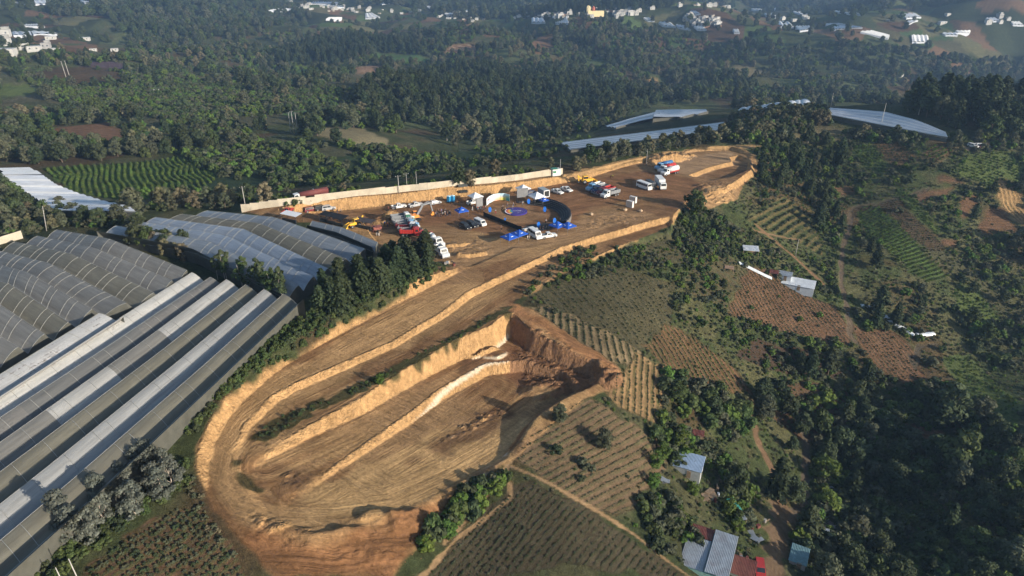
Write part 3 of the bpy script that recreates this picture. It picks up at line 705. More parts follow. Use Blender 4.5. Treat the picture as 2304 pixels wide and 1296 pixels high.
def ground_mesh(name, X, Y, Z):
    nr, nc = X.shape
    gx = np.gradient(Z, axis=1) / np.maximum(np.hypot(np.gradient(X, axis=1), np.gradient(Y, axis=1)), 1e-6)
    gy = np.gradient(Z, axis=0) / np.maximum(np.hypot(np.gradient(X, axis=0), np.gradient(Y, axis=0)), 1e-6)
    slope = np.hypot(gx, gy).ravel()
    col, colb, uv, mt = paint(X.ravel(), Y.ravel(), Z.ravel(), slope)
    idx = np.arange(nr * nc).reshape(nr, nc)
    F = np.c_[idx[:-1, :-1].ravel(), idx[:-1, 1:].ravel(), idx[1:, 1:].ravel(), idx[1:, :-1].ravel()]
    me = np_mesh(name, np.c_[X.ravel(), Y.ravel(), Z.ravel()], F, [M_GROUND], smooth=True)
    one = np.ones(len(col))
    for nm, a in (('col', col), ('colb', colb)):
        at = me.attributes.new(nm, 'FLOAT_COLOR', 'POINT'); at.data.foreach_set('color', np.c_[a, one].astype(np.float32).ravel())
    for nm, a in (('uvr', uv), ('mtl', mt)):
        at = me.attributes.new(nm, 'FLOAT_VECTOR', 'POINT'); at.data.foreach_set('vector', a.astype(np.float32).ravel())
    o = bpy.data.objects.new(name, me); COL.objects.link(o)
    return tag(o, kind='structure')
SX0, SX1, SY0, SY1 = -104.0, 124.0, 62.0, 326.0
gs = 0.36
xs = np.arange(SX0, SX1, gs); ys = np.arange(SY0, SY1, gs)
gX, gY = np.meshgrid(xs, ys)
gZ = H(gX, gY)
site = ground_mesh('construction_ground', gX, gY, gZ)
az = np.radians(np.concatenate([np.arange(-100, -49, 1.0), np.arange(-49, 49, 0.095), np.arange(49, 101, 1.0)]))
ir = 1 / 50 + (1 / 520 - 1 / 50) * np.linspace(0, 1, 880)
rad = np.concatenate([1 / ir, 520 + np.cumsum(np.linspace(3, 6, 60)), ])
while rad[-1] < 2600: rad = np.append(rad, rad[-1] + 8.0)
while rad[-1] < 6500: rad = np.append(rad, rad[-1] + 60)
aa, rr_ = np.meshgrid(az, rad)
lX, lY = np.sin(aa) * rr_, np.cos(aa) * rr_
lZ = H(lX, lY, False)
e = 1.5
under = (lX > SX0 + e) & (lX < SX1 - e) & (lY > SY0 + e) & (lY < SY1 - e)
dpt = np.minimum(np.minimum(lX - SX0, SX1 - lX), np.minimum(lY - SY0, SY1 - lY)) - e
lZ = np.where(under, lZ - np.clip(dpt * .8, 0, 1) * 0.6 - np.clip(dpt - 4, 0, 1) * 4, lZ)
land = ground_mesh('ground', lX, lY, lZ)

# ------------------------------------------------------------------ greenhouses
def film(name, col, rough=.38, spec=.5, dirt=None, streak=.25, patch=None, ph=0.0):
    q = NT(name)
    tc = q.n('ShaderNodeTexCoord').outputs['Object']
    uvn = q.attr('along').outputs['Vector']
    mp = q.n('ShaderNodeVectorMath', operation='MULTIPLY'); q.l(uvn, mp.inputs[0]); mp.inputs[1].default_value = (.08, 1.2, 0)
    n1 = q.noise(1.0, mp.outputs[0], 4, .65); n2 = q.noise(.35, tc, 4, .6); n3 = q.noise(2.5, tc, 3, .6)
    c = q.mix(q.ramp(n1, .35, .7), tuple(x * (1 - streak) for x in col), tuple(min(x * (1 + streak), .9) for x in col))
    c = q.mix(q.ramp(n2, .35, .7, 0, .5), c, tuple(x * .72 for x in col))
    if dirt: c = q.mix(q.math('MULTIPLY', q.ramp(n1, .5, .62), q.ramp(n3, .4, .6)), c, dirt)
    if patch:
        sp_ = q.n('ShaderNodeSeparateXYZ'); q.l(uvn, sp_.inputs[0])
        px_ = q.n('ShaderNodeCombineXYZ'); q.l(q.math('FLOOR', q.math('MULTIPLY_ADD', sp_.outputs[0], 1 / 15.0, ph)), px_.inputs[0]); px_.inputs[1].default_value = ph * 3.7
        wn_ = q.n('ShaderNodeTexWhiteNoise'); q.l(px_.outputs[0], wn_.inputs['Vector'])
        c = q.mix(q.math('GREATER_THAN', wn_.outputs['Value'], .5), c, q.mix(q.ramp(n1, .3, .7), tuple(v * .8 for v in patch), tuple(v * 1.25 for v in patch)))
    q.put(q.b.inputs['Base Color'], c); q.b.inputs['Roughness'].default_value = rough; q.b.inputs['Specular IOR Level'].default_value = spec
    # a faint print of the steel frame below the film
    q.bump(q.math('ADD', n1, n3), .25, .15)
    return q.m
F_GREY = film('greenhouse_film_grey', (.185, .18, .165), .5, .3)
F_OLIVE = film('greenhouse_film_aged', (.165, .155, .12), .55, .25)
F_WHITE = film('greenhouse_film_white', (.47, .465, .44), .6, .08, (.30, .28, .26))
F_WP1 = film('greenhouse_film_patched', (.38, .375, .355), .6, .1, None, .25, (.17, .165, .15), 1.3)
F_WP2 = film('greenhouse_film_patched_white', (.42, .43, .44), .6, .1, (.28, .27, .26), .25, (.30, .30, .29), 4.6)
F_GP = film('greenhouse_film_patched_grey', (.165, .16, .15), .5, .3, (.07, .07, .065), .3, (.12, .12, .115), 2.2)
F_STAIN = film('greenhouse_film_stained', (.46, .46, .45), .5, .3, (.12, .10, .09), .3)
F_BLUE = film('greenhouse_film_sky_sheen', (.235, .27, .32), .30, .8)  # bluish sky sheen put into the base colour of the film
F_BLUED = film('greenhouse_film_sky_sheen_dusty', (.20, .22, .24), .33, .7)  # weaker sky sheen, also painted into the base colour
F_FAR = film('greenhouse_film_far', (.60, .63, .68), .4, .4)
F_FARW = film('greenhouse_film_far_white', (.84, .84, .82), .4, .4)
RIB = mat('white_painted_steel_rib', (.34, .34, .32), .5, 0, .05)
DARKIN = mat('dark_matt_and_shade', (.03, .032, .03), .9)
GREEN_WALL = mat('greenhouse_side_film', (.085, .085, .072), .6, 0, .2, .6)  # colour darkened to stand in for hedge shade on the walls

GH_POLY = []
def greenhouse(rows, offs, films, h, label, rib=5.0, group=None, side=True, n_ex=1, name='greenhouse', cross=7, fall=.76, gutter=3.0, seg=3.0, extra=None, ribr=.045):
    """rows: ridge lines as px points (start, .., end); offs: heights above the ground at each point"""
    Rg = [GP(r, offs) for r in rows]
    if extra: Rg = extra(Rg)
    L = []
    for r in Rg:
        d = np.r_[0, np.cumsum(np.linalg.norm(np.diff(r[:, :2], axis=0), axis=1))]
        L.append((r, d))
    for _ in range(n_ex):
        r1, r0 = L[-1][0], L[-2][0]
        r = r1 + (r1 - r0); d = np.r_[0, np.cumsum(np.linalg.norm(np.diff(r[:, :2], axis=0), axis=1))]
        L.append((r, d))
    o = empty(name, tuple(L[0][0][0] - np.array([0, 0, h + gutter])), 0, label, 'greenhouse', group)
    org = np.array(o.location)
    out = []
    for i in range(len(L) - 1):
        (ra, da), (rb, db) = L[i], L[i + 1]
        ns = max(2, int(max(da[-1], db[-1]) / seg) + 1)
        ts = np.linspace(0, 1, ns)
        def at(r, d, t):
            s_ = t * d[-1]
            p = np.c_[[np.interp(s_, d, r[:, k]) for k in range(3)]].T
            # round the bend of the roof line
            return p
        A = at(ra, da, ts); B = at(rb, db, ts)
        cs = list(np.linspace(0, fall, cross)) + [1.0]
        V = []; W = []
        for t in cs:
            P = A * (1 - t) + B * t
            f = (t / fall) ** 1.7 if t <= fall else (1 - t) / (1 - fall)
            P = P.copy(); P[:, 2] -= h * f
            V.append(P - org); W.append(np.c_[ts * da[-1], np.full(ns, t * 6 + i * 6.0), np.zeros(ns)])
        V = np.array(V); W = np.array(W)
        m, n, _ = V.shape
        idx = np.arange(m * n).reshape(m, n)
        F = np.c_[idx[:-1, :-1].ravel(), idx[1:, :-1].ravel(), idx[1:, 1:].ravel(), idx[:-1, 1:].ravel()]
        fm = films[i % len(films)]
        me = np_mesh('roof_span', V.reshape(-1, 3), F, [fm], smooth=True)
        at_ = me.attributes.new('along', 'FLOAT_VECTOR', 'POINT'); at_.data.foreach_set('vector', W.reshape(-1, 3).astype(np.float32).ravel())
        sp = bpy.data.objects.new('roof_span', me); COL.objects.link(sp); sp.parent = o
        if rib:
            mb = MB()
            k = max(2, int(da[-1] / rib) + 1)
            for t in np.linspace(0, 1, k):
                j = min(int(round(t * (n - 1))), n - 1)
                pts = [V[c, j] + np.array([0, 0, .05]) for c in range(m - 1)]
                for a, b in zip(pts[:-1], pts[1:]): mb.tube(a, b, ribr, 4, cap=False)
            for j in range(n - 1):
                mb.tube(V[0, j] + np.array([0, 0, .06]), V[0, j + 1] + np.array([0, 0, .06]), ribr * .8, 4, cap=False)
                mb.tube(V[m - 2, j] + np.array([0, 0, .04]), V[m - 2, j + 1] + np.array([0, 0, .04]), .10, 4, cap=False)
            mb.build('arch_frame', RIB, sp)
        out.append(V)
    if side:
        # walls round the outside, down to the ground
        def wall(name, top, m=GREEN_WALL):
            P = np.array(top) + org
            g = H(P[:, 0], P[:, 1], False) - .3
            mb = MB()
            for a in range(len(P) - 1):
                mb.face([P[a] - org, P[a + 1] - org, (P[a + 1][0] - org[0], P[a + 1][1] - org[1], g[a + 1] - org[2]), (P[a][0] - org[0], P[a][1] - org[1], g[a] - org[2])])
            mb.build(name, m, o)
        wall('side_wall', out[0][0]); wall('side_wall', out[-1][-2] * .999 + out[-1][-1] * .001)
        for j in (0, -1):
            top = []
            for V in out: top += [V[c, j] for c in range(V.shape[0])]
            wall('end_wall', top)
    Q = np.array([L[0][0][0][:2], L[0][0][-1][:2], L[-1][0][-1][:2], L[-1][0][0][:2]])
    GH_POLY.append(Q)
    return o
# block with tunnels running away to the upper left
greenhouse([[(128,517),(245,537),(421,608)],[(85,531),(210,557),(387,631)],[(34,544),(160,571),(346,659)],[(-20,560),(110,592),(285,682)],[(-66,578),(60,612),(207,696)],[(-100,612),(20,638),(154,725)],[(-150,640),(-20,672),(100,752)],[(-190,690),(-70,715),(41,781)]],
 [4.2,6.2,4.6], [F_GREY, F_GREY, F_OLIVE, F_GREY, F_GREY, F_OLIVE, F_GREY, F_GREY], 2.4, 'big grey greenhouse of arched tunnels running down to the white striped roof', 4.6)
def straight(Rg):
    # long spans towards the camera's lower left: same bearing for each ridge
    d = np.array([-.225, -.974]); out = []
    for r in Rg:
        p = r[0]; n = 5; q = []
        for k in range(n):
            x, y = p[0] + d[0] * 32 * k, p[1] + d[1] * 32 * k
            q.append((x, y, p[2] - .3 * k + .5 * math.sin(k * 1.3 + p[0])))
        out.append(np.array(q))
    return out
greenhouse([[(224,708)],[(431,609)],[(472,620)],[(509,628)],[(552,640)],[(594,652)],[(638,664)]], [4.8], [F_WHITE, F_GP, F_WP1, F_OLIVE, F_WP2, F_OLIVE], 2.0,
 'long striped greenhouse with white and grey film beside the dirt track', 5.0, fall=.62, extra=lambda Rg: straight([Rg[1] + (Rg[1] - Rg[2]) * 4 * np.array([[1, 1, 0]]) , Rg[1] + (Rg[1] - Rg[2]) * 3, Rg[1] + (Rg[1] - Rg[2]) * 2, Rg[1] + (Rg[1] - Rg[2])][2:] + Rg[1:]) if False else straight(Rg[1:]))
# stained end span that starts further down
greenhouse([[(224,708)],[(252,716)]], [4.6], [F_STAIN], 1.9, 'short greenhouse span with black stained white film beside the long striped roof', 5.0, n_ex=0, extra=lambda Rg: straight([Rg[0], Rg[0] + np.array([[6.2, -1.5, 0]])]), name='greenhouse')
# bluish block behind the conifers
greenhouse([[(467,474),(618,489),(822,560)],[(411,482),(583,502),(778,582)],[(351,489),(548,515),(738,604)],[(305,497),(508,529),(706,622)],[(262,508),(470,543),(672,642)]],
 [4.0,5.6,4.2], [F_BLUED, F_OLIVE, F_BLUE, F_BLUE, F_BLUED], 2.2, 'bluish greenhouse of arched tunnels behind the dark conifer clump', 4.6)
greenhouse([[(703,497),(770,512),(850,545)],[(690,506),(757,522),(838,556)]], [3.8,4.4,3.8], [F_BLUED], 2.0, 'single grey greenhouse tunnel next to the black market stalls', 4.6, n_ex=0, name='greenhouse')
# far left, many narrow spans
rows = []
for k in range(17):
    t = k / 16
    y = 392 + 76 * t
    xl = np.interp(t, [0, .4, 1], [0, 45, 120]); xr = np.interp(t, [0, .25, .5, .75, .9, 1], [98, 125, 172, 235, 290, 300])
    rows.append([(xl, y), ((xl + xr) / 2, y + 1), (xr, y + 2)])
greenhouse(rows, [4.4], [F_FAR, F_FAR, F_FARW], 1.0, 'white greenhouse of many narrow spans beside the maize field', 0, cross=4, seg=8)
greenhouse([[(-10,378),(66,376)],[(12,384),(82,383)],[(-14,393),(100,392)]], [4.6], [F_FARW], .8, 'single pitched greenhouse at the top end of the narrow span greenhouse', 0, n_ex=0, cross=4, seg=8)
# hollow behind the ridge
rows = []
for k in range(9):
    t = k / 8
    rows.append([(1262 + 20 * t, 320 + 14 * t), (1450 + 0 * t, 297 + 16 * t), (1630 - 8 * t, 274 + 16 * t)])
greenhouse(rows, [1.8], [F_BLUE, F_FAR], .7, 'long blue grey greenhouse in the shaded hollow behind the roadside trees', 0, gutter=1, cross=4, seg=9)
greenhouse([[(1362,283),(1420,266),(1480,250)],[(1370,284),(1430,267),(1484,254)],[(1378,285),(1440,268),(1488,258)]], [1.8], [F_FAR, F_BLUE], .8, 'narrow stepped greenhouse slanting across the shaded hollow', 0, cross=4, seg=9)
greenhouse([[(1476,247),(1530,246),(1588,246)],[(1474,251),(1530,251),(1594,250)],[(1472,256),(1520,257),(1560,256)]], [1.8], [F_FAR], .8, 'pale greenhouse at the head of the shaded hollow', 0, cross=4, seg=9)
# hill-top block
rows = []
for k in range(12):
    t = k / 11
    rows.append([(1868 - 14 * t, 242 + 12 * t), (1990 - 20 * t, 251 + 24 * t), (2070 - 5 * t, 272 + 22 * t), (2128 + 4 * t, 297 + 10 * t)])
greenhouse(rows, [2.6], [F_FAR, F_FARW, F_FAR], .9, 'broad pale greenhouse on the hill crest above the terraced fields', 0, cross=4, seg=9)
# round white tunnels by the crest
ARCHF = film('tunnel_film_white', (.62, .66, .70), .5, .2)
p0 = empty('plastic_tunnel', (0, 0, 0), 0, '', 'plastic tunnel')
mb = MB()
N = 10
for k in range(N):
    a, b = math.pi * k / N, math.pi * (k + 1) / N
    P = [(math.cos(a) * 4.2, math.sin(a) * 4.4), (math.cos(b) * 4.2, math.sin(b) * 4.4)]
    mb.face([(P[0][0], -14, P[0][1]), (P[1][0], -14, P[1][1]), (P[1][0], 14, P[1][1]), (P[0][0], 14, P[0][1])][::-1], 0, True)
mb.build('cover', ARCHF, p0)
for yy in (-14.02, 14.02):
    mb = MB(); mb.face([(math.cos(math.pi * k / N) * 4.2, yy, math.sin(math.pi * k / N) * 4.4) for k in range(N + 1)])
    mb.build('end_panel', ARCHF, p0)
tl = GP([(1671 + 15.5 * k, 264 - 1.9 * k - (0.012 * k * k)) for k in range(10)])
for k, p in enumerate(tl):
    place(p0, tuple(p - np.array([0, 0, .5])), -.35, 'round white plastic tunnel in the row of tunnels beside the hill crest', 'round white tunnels by the crest')

# ------------------------------------------------------------------ foliage
def leaf_material(name, col, var=.25, rough=.75, trans=.22):
    q = NT(name)
    oi = q.n('ShaderNodeObjectInfo').outputs['Random']
    rnd = q.attr('tone').outputs['Fac']
    hs = q.n('ShaderNodeHueSaturation')
    q.l(q.ramp(oi, 0, 1, .475, .525), hs.inputs['Hue'])
    oi2 = q.math('FRACT', q.math('MULTIPLY', oi, 7.31))
    val = q.math('MULTIPLY', q.ramp(oi2, 0, 1, 1 - var, 1 + var), q.ramp(rnd, 0, 1, .75, 1.25))
    q.l(val, hs.inputs['Value']); hs.inputs['Saturation'].default_value = 1
    hs.inputs['Color'].default_value = (*col, 1)
    q.l(hs.outputs[0], q.b.inputs['Base Color'])
    q.b.inputs['Roughness'].default_value = rough; q.b.inputs['Specular IOR Level'].default_value = .15
    tr = q.n('ShaderNodeBsdfTranslucent'); q.l(hs.outputs[0], tr.inputs[0])
    mx = q.n('ShaderNodeMixShader'); mx.inputs[0].default_value = trans
    q.l(q.b.outputs[0], mx.inputs[1]); q.l(tr.outputs[0], mx.inputs[2]); q.l(mx.outputs[0], q.out.inputs[0])
    return q.m
L_DARK = leaf_material('leaves_dark_green', (.062, .080, .038))
L_MID = leaf_material('leaves_mid_green', (.072, .100, .034))
L_BRIGHT = leaf_material('leaves_bright_green', (.098, .150, .032))
L_CON = leaf_material('conifer_needles', (.046, .064, .030), .25)
L_PALE = leaf_material('leaves_silver_grey', (.125, .135, .11), .2, .6)
L_TAN = leaf_material('leaves_dry_olive', (.165, .15, .085), .2)
L_GREYG = leaf_material('leaves_grey_green', (.10, .108, .064), .25)
BARK = mat('bark_grey_brown', (.16, .12, .09), .9, 0, .25, 2)
BARK_P = mat('bark_pale', (.42, .36, .30), .8, 0, .2, 2)

def cards(P, Nrm, size, rs, aspect=1.0, along=None):
    """many small leaf faces at P facing roughly Nrm"""
    n = len(P)
    t = rs.normal(size=(n, 3)) if along is None else along + rs.normal(size=(n, 3)) * .25
    Nrm = Nrm + rs.normal(size=(n, 3)) * .45
    Nrm /= np.linalg.norm(Nrm, axis=1)[:, None] + 1e-9
    t -= (t * Nrm).sum(1)[:, None] * Nrm; t /= np.linalg.norm(t, axis=1)[:, None] + 1e-9
    b = np.cross(Nrm, t)
    s = (size * rs.uniform(.6, 1.35, n))[:, None] * .5
    a = aspect
    V = np.stack([P - t * s * a - b * s * .5, P + b * s * -1.0 + t * s * .1, P + t * s * a * 1.1, P + b * s + t * s * .05], 1)
    return V
def crown_mesh(name, V, m, rs):
    n = len(V)
    F = np.arange(n * 4).reshape(n, 4)
    me = np_mesh(name, V.reshape(-1, 3), F, [m])
    tone = np.repeat(rs.uniform(0, 1, n) ** 1.3, 4).astype(np.float32)
    a = me.attributes.new('tone', 'FLOAT', 'POINT'); a.data.foreach_set('value', tone)
    return me
def sph(rs, n, up=.25):
    d = rs.normal(size=(n, 3)); d /= np.linalg.norm(d, axis=1)[:, None]
    d[:, 2] = np.where(rs.uniform(size=n) < up, np.abs(d[:, 2]), d[:, 2])
    return d
def broad_mesh(seed, m, n=1700, h=9.0, w=4.2, lobes=17, size=.62, low=.28, open_=0.0):
    rs = np.random.RandomState(seed)
    C = []; rad = []
    for i in range(lobes):
        t = (i + .5) / lobes; zz = low + (1 - low) * t
        env = math.sin(math.pi * min(1, (t * .85 + .12))) ** .7
        a = i * 2.4 + rs.uniform(-.5, .5); rr = w * env * rs.uniform(.35, .8)
        C.append((math.cos(a) * rr, math.sin(a) * rr, h * (zz - .06) * (1 - .04 * rr))); rad.append(w * rs.uniform(.26, .46) * (1 - open_ * .4))
    C = np.array(C); rad = np.array(rad)
    k = rs.choice(lobes, n, p=rad ** 2 / (rad ** 2).sum())
    d = sph(rs, n, .5)
    P = C[k] + d * (rad[k] * rs.uniform(.55, 1.08, n))[:, None] * np.array([1, 1, .8])
    V = cards(P, d + np.array([0, 0, .3]), size, rs)
    return crown_mesh('crown', V, m, rs), C
def conifer_mesh(seed, m, n=1900, h=13.0, w=3.6, size=.75, low=.08, droop=.35, whorl=16, power=.8):
    rs = np.random.RandomState(seed)
    P = []; Nn = []; T = []
    nb = whorl * 6
    for i in range(nb):
        t = (i / nb); z = h * (low + (1 - low) * t); L = w * (1 - t) ** power * rs.uniform(.65, 1.12) + .25
        a = i * 2.399 + rs.uniform(-.3, .3); k = max(4, int(n / nb * (L / w + .25) * 1.15))
        for j in range(k):
            s_ = rs.uniform(.12, 1); x = L * s_
            P.append((math.cos(a) * x + rs.normal() * .16 * L ** .5, math.sin(a) * x + rs.normal() * .16 * L ** .5, z - droop * x * s_ + .25 * x + rs.normal() * .14))
            Nn.append((math.cos(a) * .5, math.sin(a) * .5, .9)); T.append((math.cos(a), math.sin(a), -droop))
    V = cards(np.array(P), np.array(Nn), size, rs, 1.35, np.array(T))
    return crown_mesh('crown', V, m, rs)
def trunk_mesh(h, r, C=None, lean=0.0, seed=0, m=BARK):
    mb = MB(); rs = random.Random(seed)
    p = Vector((0, 0, -.6)); k = 5; pts = [p]
    for i in range(1, k + 1): pts.append(Vector((rs.uniform(-.12, .12) * i * .5, rs.uniform(-.12, .12) * i * .5, h * i / k)))
    for i in range(k): mb.tube(pts[i], pts[i + 1], r * (1 - .16 * i), 7, r2=r * (1 - .16 * (i + 1)), cap=False)
    if C is not None:
        for c in C[::2]:
            a = pts[min(k, max(1, int(c[2] * .55 / h * k)))]
            mid = Vector(c) * .5 + a * .5 + Vector((0, 0, -.2))
            mb.tube(a, mid, r * .42, 5, r2=r * .28, cap=False); mb.tube(mid, Vector(c), r * .28, 5, r2=r * .1, cap=False)
    return mb.mesh('trunk', m)
PROTO = {}
def tree_proto(key, name, cat, crown, trunk):
    o = empty(name, (0, 0, 0), 0, '', cat)
    c = bpy.data.objects.new('crown', crown); COL.objects.link(c); c.parent = o
    if trunk is not None:
        t = bpy.data.objects.new('trunk', trunk); COL.objects.link(t); t.parent = o
    PROTO.setdefault(key, []).append([o, c, False])
for i, m in enumerate((L_DARK, L_DARK, L_MID, L_GREYG)):
    cm, C = broad_mesh(20 + i, m, 1700, 9, 4.2, 16 + i, .66)
    tree_proto('broad', 'broadleaf_tree', 'tree', cm, trunk_mesh(5.5, .24, C, seed=i))
for i, m in enumerate((L_CON, L_CON, L_DARK)):
    cm = conifer_mesh(40 + i, m, 2000, 13, (3.4, 4.2, 3.8)[i], .8, (.06, .22, .3)[i], (.35, .5, .1)[i], (16, 14, 11)[i], (.8, .6, .5)[i])
    tree_proto('conifer', 'conifer_tree', 'tree', cm, trunk_mesh(11.5, .22, None, seed=i + 9, m=(BARK, BARK_P, BARK)[i]))
for i in range(2):
    cm, C = broad_mesh(60 + i, L_PALE, 1900, 8.5, 3.0, 24, .42, .12, .5)
    tree_proto('pale', 'eucalyptus_tree', 'tree', cm, trunk_mesh(6.5, .14, C, seed=i + 19, m=BARK_P))
for i in range(2):
    cm, C = broad_mesh(70 + i, (L_TAN, L_GREYG)[i], 1200, 6.5, 2.7, 14, .5, .15, .3)
    tree_proto('tan', 'roadside_tree', 'tree', cm, trunk_mesh(4.5, .16, C, seed=i + 29))
for i, m in enumerate((L_DARK, L_MID, L_GREYG, L_BRIGHT)):
    cm, C = broad_mesh(80 + i, m, 420, 1.9, 1.5, 8, .42, .12)
    o = bpy.data.objects.new('bush', cm); COL.objects.link(o); tag(o, '', 'bush')
    PROTO.setdefault('bush', []).append([o, o, False])
for i, m in enumerate((L_TAN, L_GREYG)):
    cm, C = broad_mesh(88 + i, m, 260, 1.4, 1.5, 8, .38, .1)
    o = bpy.data.objects.new('dry_shrub', cm); COL.objects.link(o); tag(o, '', 'shrub')
    PROTO.setdefault('tuft', []).append([o, o, False])
cm, C = broad_mesh(95, L_BRIGHT, 1300, 5.5, 3.0, 13, .45, .08)
tree_proto('bright', 'broadleaf_tree', 'tree', cm, trunk_mesh(3.4, .16, C, seed=5))
# thin pine with foliage only in tufts at the top
for i in range(2):
    rs = np.random.RandomState(130 + i)
    C = np.array([(rs.normal() * .9, rs.normal() * .9, 5.2 + k * .62) for k in range(8)])
    k = rs.randint(0, 8, 620); d = sph(rs, 620, .3)
    V = cards(C[k] + d * (rs.uniform(.35, 1.0, 620) * (1.15 - .08 * k))[:, None], d + np.array([0, 0, .4]), .5, rs)
    tree_proto('thin', 'thin_pine', 'tree', crown_mesh('crown', V, L_MID if i else L_DARK, rs), trunk_mesh(9.6, .13, None, seed=i + 3, m=BARK_P))

FW = [GP(f[0])[:, :2] for f in FIELDS]
PW = [(GP(l)[:, :2], w) for l, w, c in PATHS]
def blocked(x, y, field_keep=0.0, pad=1.0):
    """True where nothing should grow: the works, greenhouses, lanes, fields"""
    b = np.zeros(len(x), bool)
    for P in SITE_W: b |= sdf(P, x, y) > -pad
    for P in GH_POLY: b |= sdf(P, x, y) > -pad - 1.5
    for P, w in PW:
        m = boxed(P, x, y, w + pad)
        if m.any():
            d, _, _ = poly_uv(P, x[m], y[m]); t = b[m]; t |= d < w + pad * .6; b[m] = t
    rs = np.random.RandomState(3)
    keep = rs.uniform(size=len(x)) < field_keep
    for P, F_ in zip(FW, FIELDS):
        if F_[0][0] in ((1540,560), (1340,560), (2060,560), (1700,760), (1720,880), (1771,305)): continue
        m = boxed(P, x, y, 1)
        if m.any():
            t = b[m]; t |= (sdf(P, x[m], y[m]) > 0) & ~keep[m]; b[m] = t
    return b
def jgrid(P, sp, rs, jit=.45):
    a, b = P.min(0), P.max(0)
    gx, gy = np.meshgrid(np.arange(a[0], b[0], sp), np.arange(a[1], b[1], sp))
    x = gx.ravel() + rs.uniform(-jit, jit, gx.size) * sp; y = gy.ravel() + rs.uniform(-jit, jit, gx.size) * sp
    k = sdf(P, x, y) > 0
    return x[k], y[k]
PLANTS = []   # kind, x, y, scale, group phrase
def grow(pts, spec, phrase, field_keep=0.0, seed=0, thresh=0.0, block=True, pad=1.0):
    P = GP(pts)[:, :2] if not isinstance(pts, np.ndarray) else pts
    rs = np.random.RandomState(seed + 100)
    for kind, sp, lo, hi in spec:
        x, y = jgrid(P, sp, rs)
        if not len(x): continue
        k = fbm(x / (sp * 4), y / (sp * 4), seed + 7, 2) > thresh
        if block: k &= ~blocked(x, y, field_keep, pad)
        if seed in (29, 30):
            for Q in ORCH_W: k &= ~((sdf(Q, x, y) > 0) & (rs.uniform(size=len(x)) < (.86 if kind != 'bush' else 1)))
        x, y = x[k], y[k]
        for a, b in zip(x, y): PLANTS.append((kind, a, b, rs.uniform(lo, hi), phrase))
# named groups of trees, outlines traced on the photograph
grow([(705,712),(735,672),(800,645),(850,618),(900,592),(945,582),(972,596),(960,622),(885,658),(800,697),(740,720)], [('conifer', 3.7, .5, .8)], 'conifer in the dense dark clump beside the bluish greenhouse', 1, 1, 0, False)
grow([(105,1225),(140,1165),(240,1100),(300,1060),(370,1035),(420,1055),(425,1085),(330,1155),(250,1205),(150,1235)], [('pale', 3.5, .6, 1.0)], 'silver leaved eucalyptus between the long striped greenhouse and the weedy field', 1, 2, 0, False)
grow([(500,610),(560,640),(660,672),(640,700),(560,660),(490,630)], [('thin', 2.6, .65, 1.0)], 'thin bare stemmed pine in the strip between two greenhouses', 1, 3, 0, False)
grow([(270,520),(330,515),(350,545),(430,565),(440,590),(380,590),(290,545)], [('broad', 4.4, .45, .75), ('tan', 5, .6, .9)], 'tree in the strip between the grey and the bluish greenhouses', 1, 4, 0, False)
grow([(-20,418),(15,425),(50,450),(80,480),(60,500),(-20,505)], [('broad', 6, .7, 1.05)], 'tall tree at the edge of the narrow span greenhouse', 1, 5, 0, False)
grow([(0,505),(90,480),(160,470),(230,500),(310,480),(300,500),(240,515),(130,510),(60,530),(0,535)], [('broad', 6.5, .45, .75), ('bush', 2.6, .8, 1.5), ('tan', 8, .7, 1)], 'tree in the belt behind the grey greenhouse', 1, 6, 0, False)
grow([(330,455),(400,445),(520,450),(540,470),(440,475),(380,480)], [('tan', 8, .7, 1.2)], 'olive tree in the row beyond the bluish greenhouse', 1, 7, 0, False)
grow([(1275,372),(1350,352),(1450,335),(1550,320),(1640,305),(1650,330),(1560,332),(1480,342),(1400,358),(1300,385)], [('tan', 6.5, .6, 1.25), ('broad', 9, .5, .9)], 'olive tree in the row along the dirt road behind the works', 1, 8, 0, False)
grow([(1690,350),(1740,325),(1840,300),(1920,330),(1900,400),(1890,430),(1880,560),(1830,500),(1770,455),(1720,420)], [('conifer', 10, .4, .72), ('broad', 10, .3, .55), ('bush', 3.4, .5, 1.4)], 'dark conifer on the upper slope between the loop and the terraced fields', .12, 9, .44)
grow([(1870,560),(1900,470),(1925,560),(2000,600),(2120,690),(2120,720),(2010,720),(1920,700)], [('conifer', 8.5, .45, .75), ('bush', 4, .6, 1.5)], 'dark conifer beside the narrow hillside lane', .1, 10, .46)
grow([(1780,770),(1920,700),(2060,700),(2130,790),(2060,880),(1920,890),(1740,870)], [('conifer', 7.5, .5, .8), ('bush', 4, .6, 1.5)], 'dark conifer above the shaded gully', .15, 11, .44)
grow([(1680,900),(1780,870),(2060,870),(2200,860),(2304,900),(2340,1310),(1790,1310),(1780,1150),(1690,1000)], [('broad', 6.2, .4, .95), ('conifer', 12, .4, .75), ('bush', 2.8, .6, 1.9)], 'tree in the dense wood of the shaded gully', .04, 12, .40)
grow([(2180,560),(2320,560),(2320,900),(2200,800),(2140,700)], [('broad', 9, .35, .8), ('bush', 3.5, .5, 1.5)], 'tree on the hillside at the outer edge of the fields', .05, 13, .47)
grow([(1500,440),(1570,440),(1600,470),(1660,520),(1640,580),(1560,600),(1510,540)], [('bush', 2.3, .5, 1.25)], 'bushy tree on the bank below the works', .5, 14, .42, True, 0)
grow([(1880,295),(1960,300),(2180,320),(2320,300),(2320,335),(2180,340),(2080,325),(1960,325)], [('tan', 6, .5, 1.0), ('bush', 3.5, 1, 2)], 'olive tree on the verge of the crest road', .4, 15, .3)
grow([(2140,225),(2320,225),(2320,300),(2230,312),(2140,290),(2040,255)], [('conifer', 10, .9, 1.5), ('broad', 10, .9, 1.4)], 'big dark tree in the wood behind the hilltop greenhouse', 1, 16, 0)
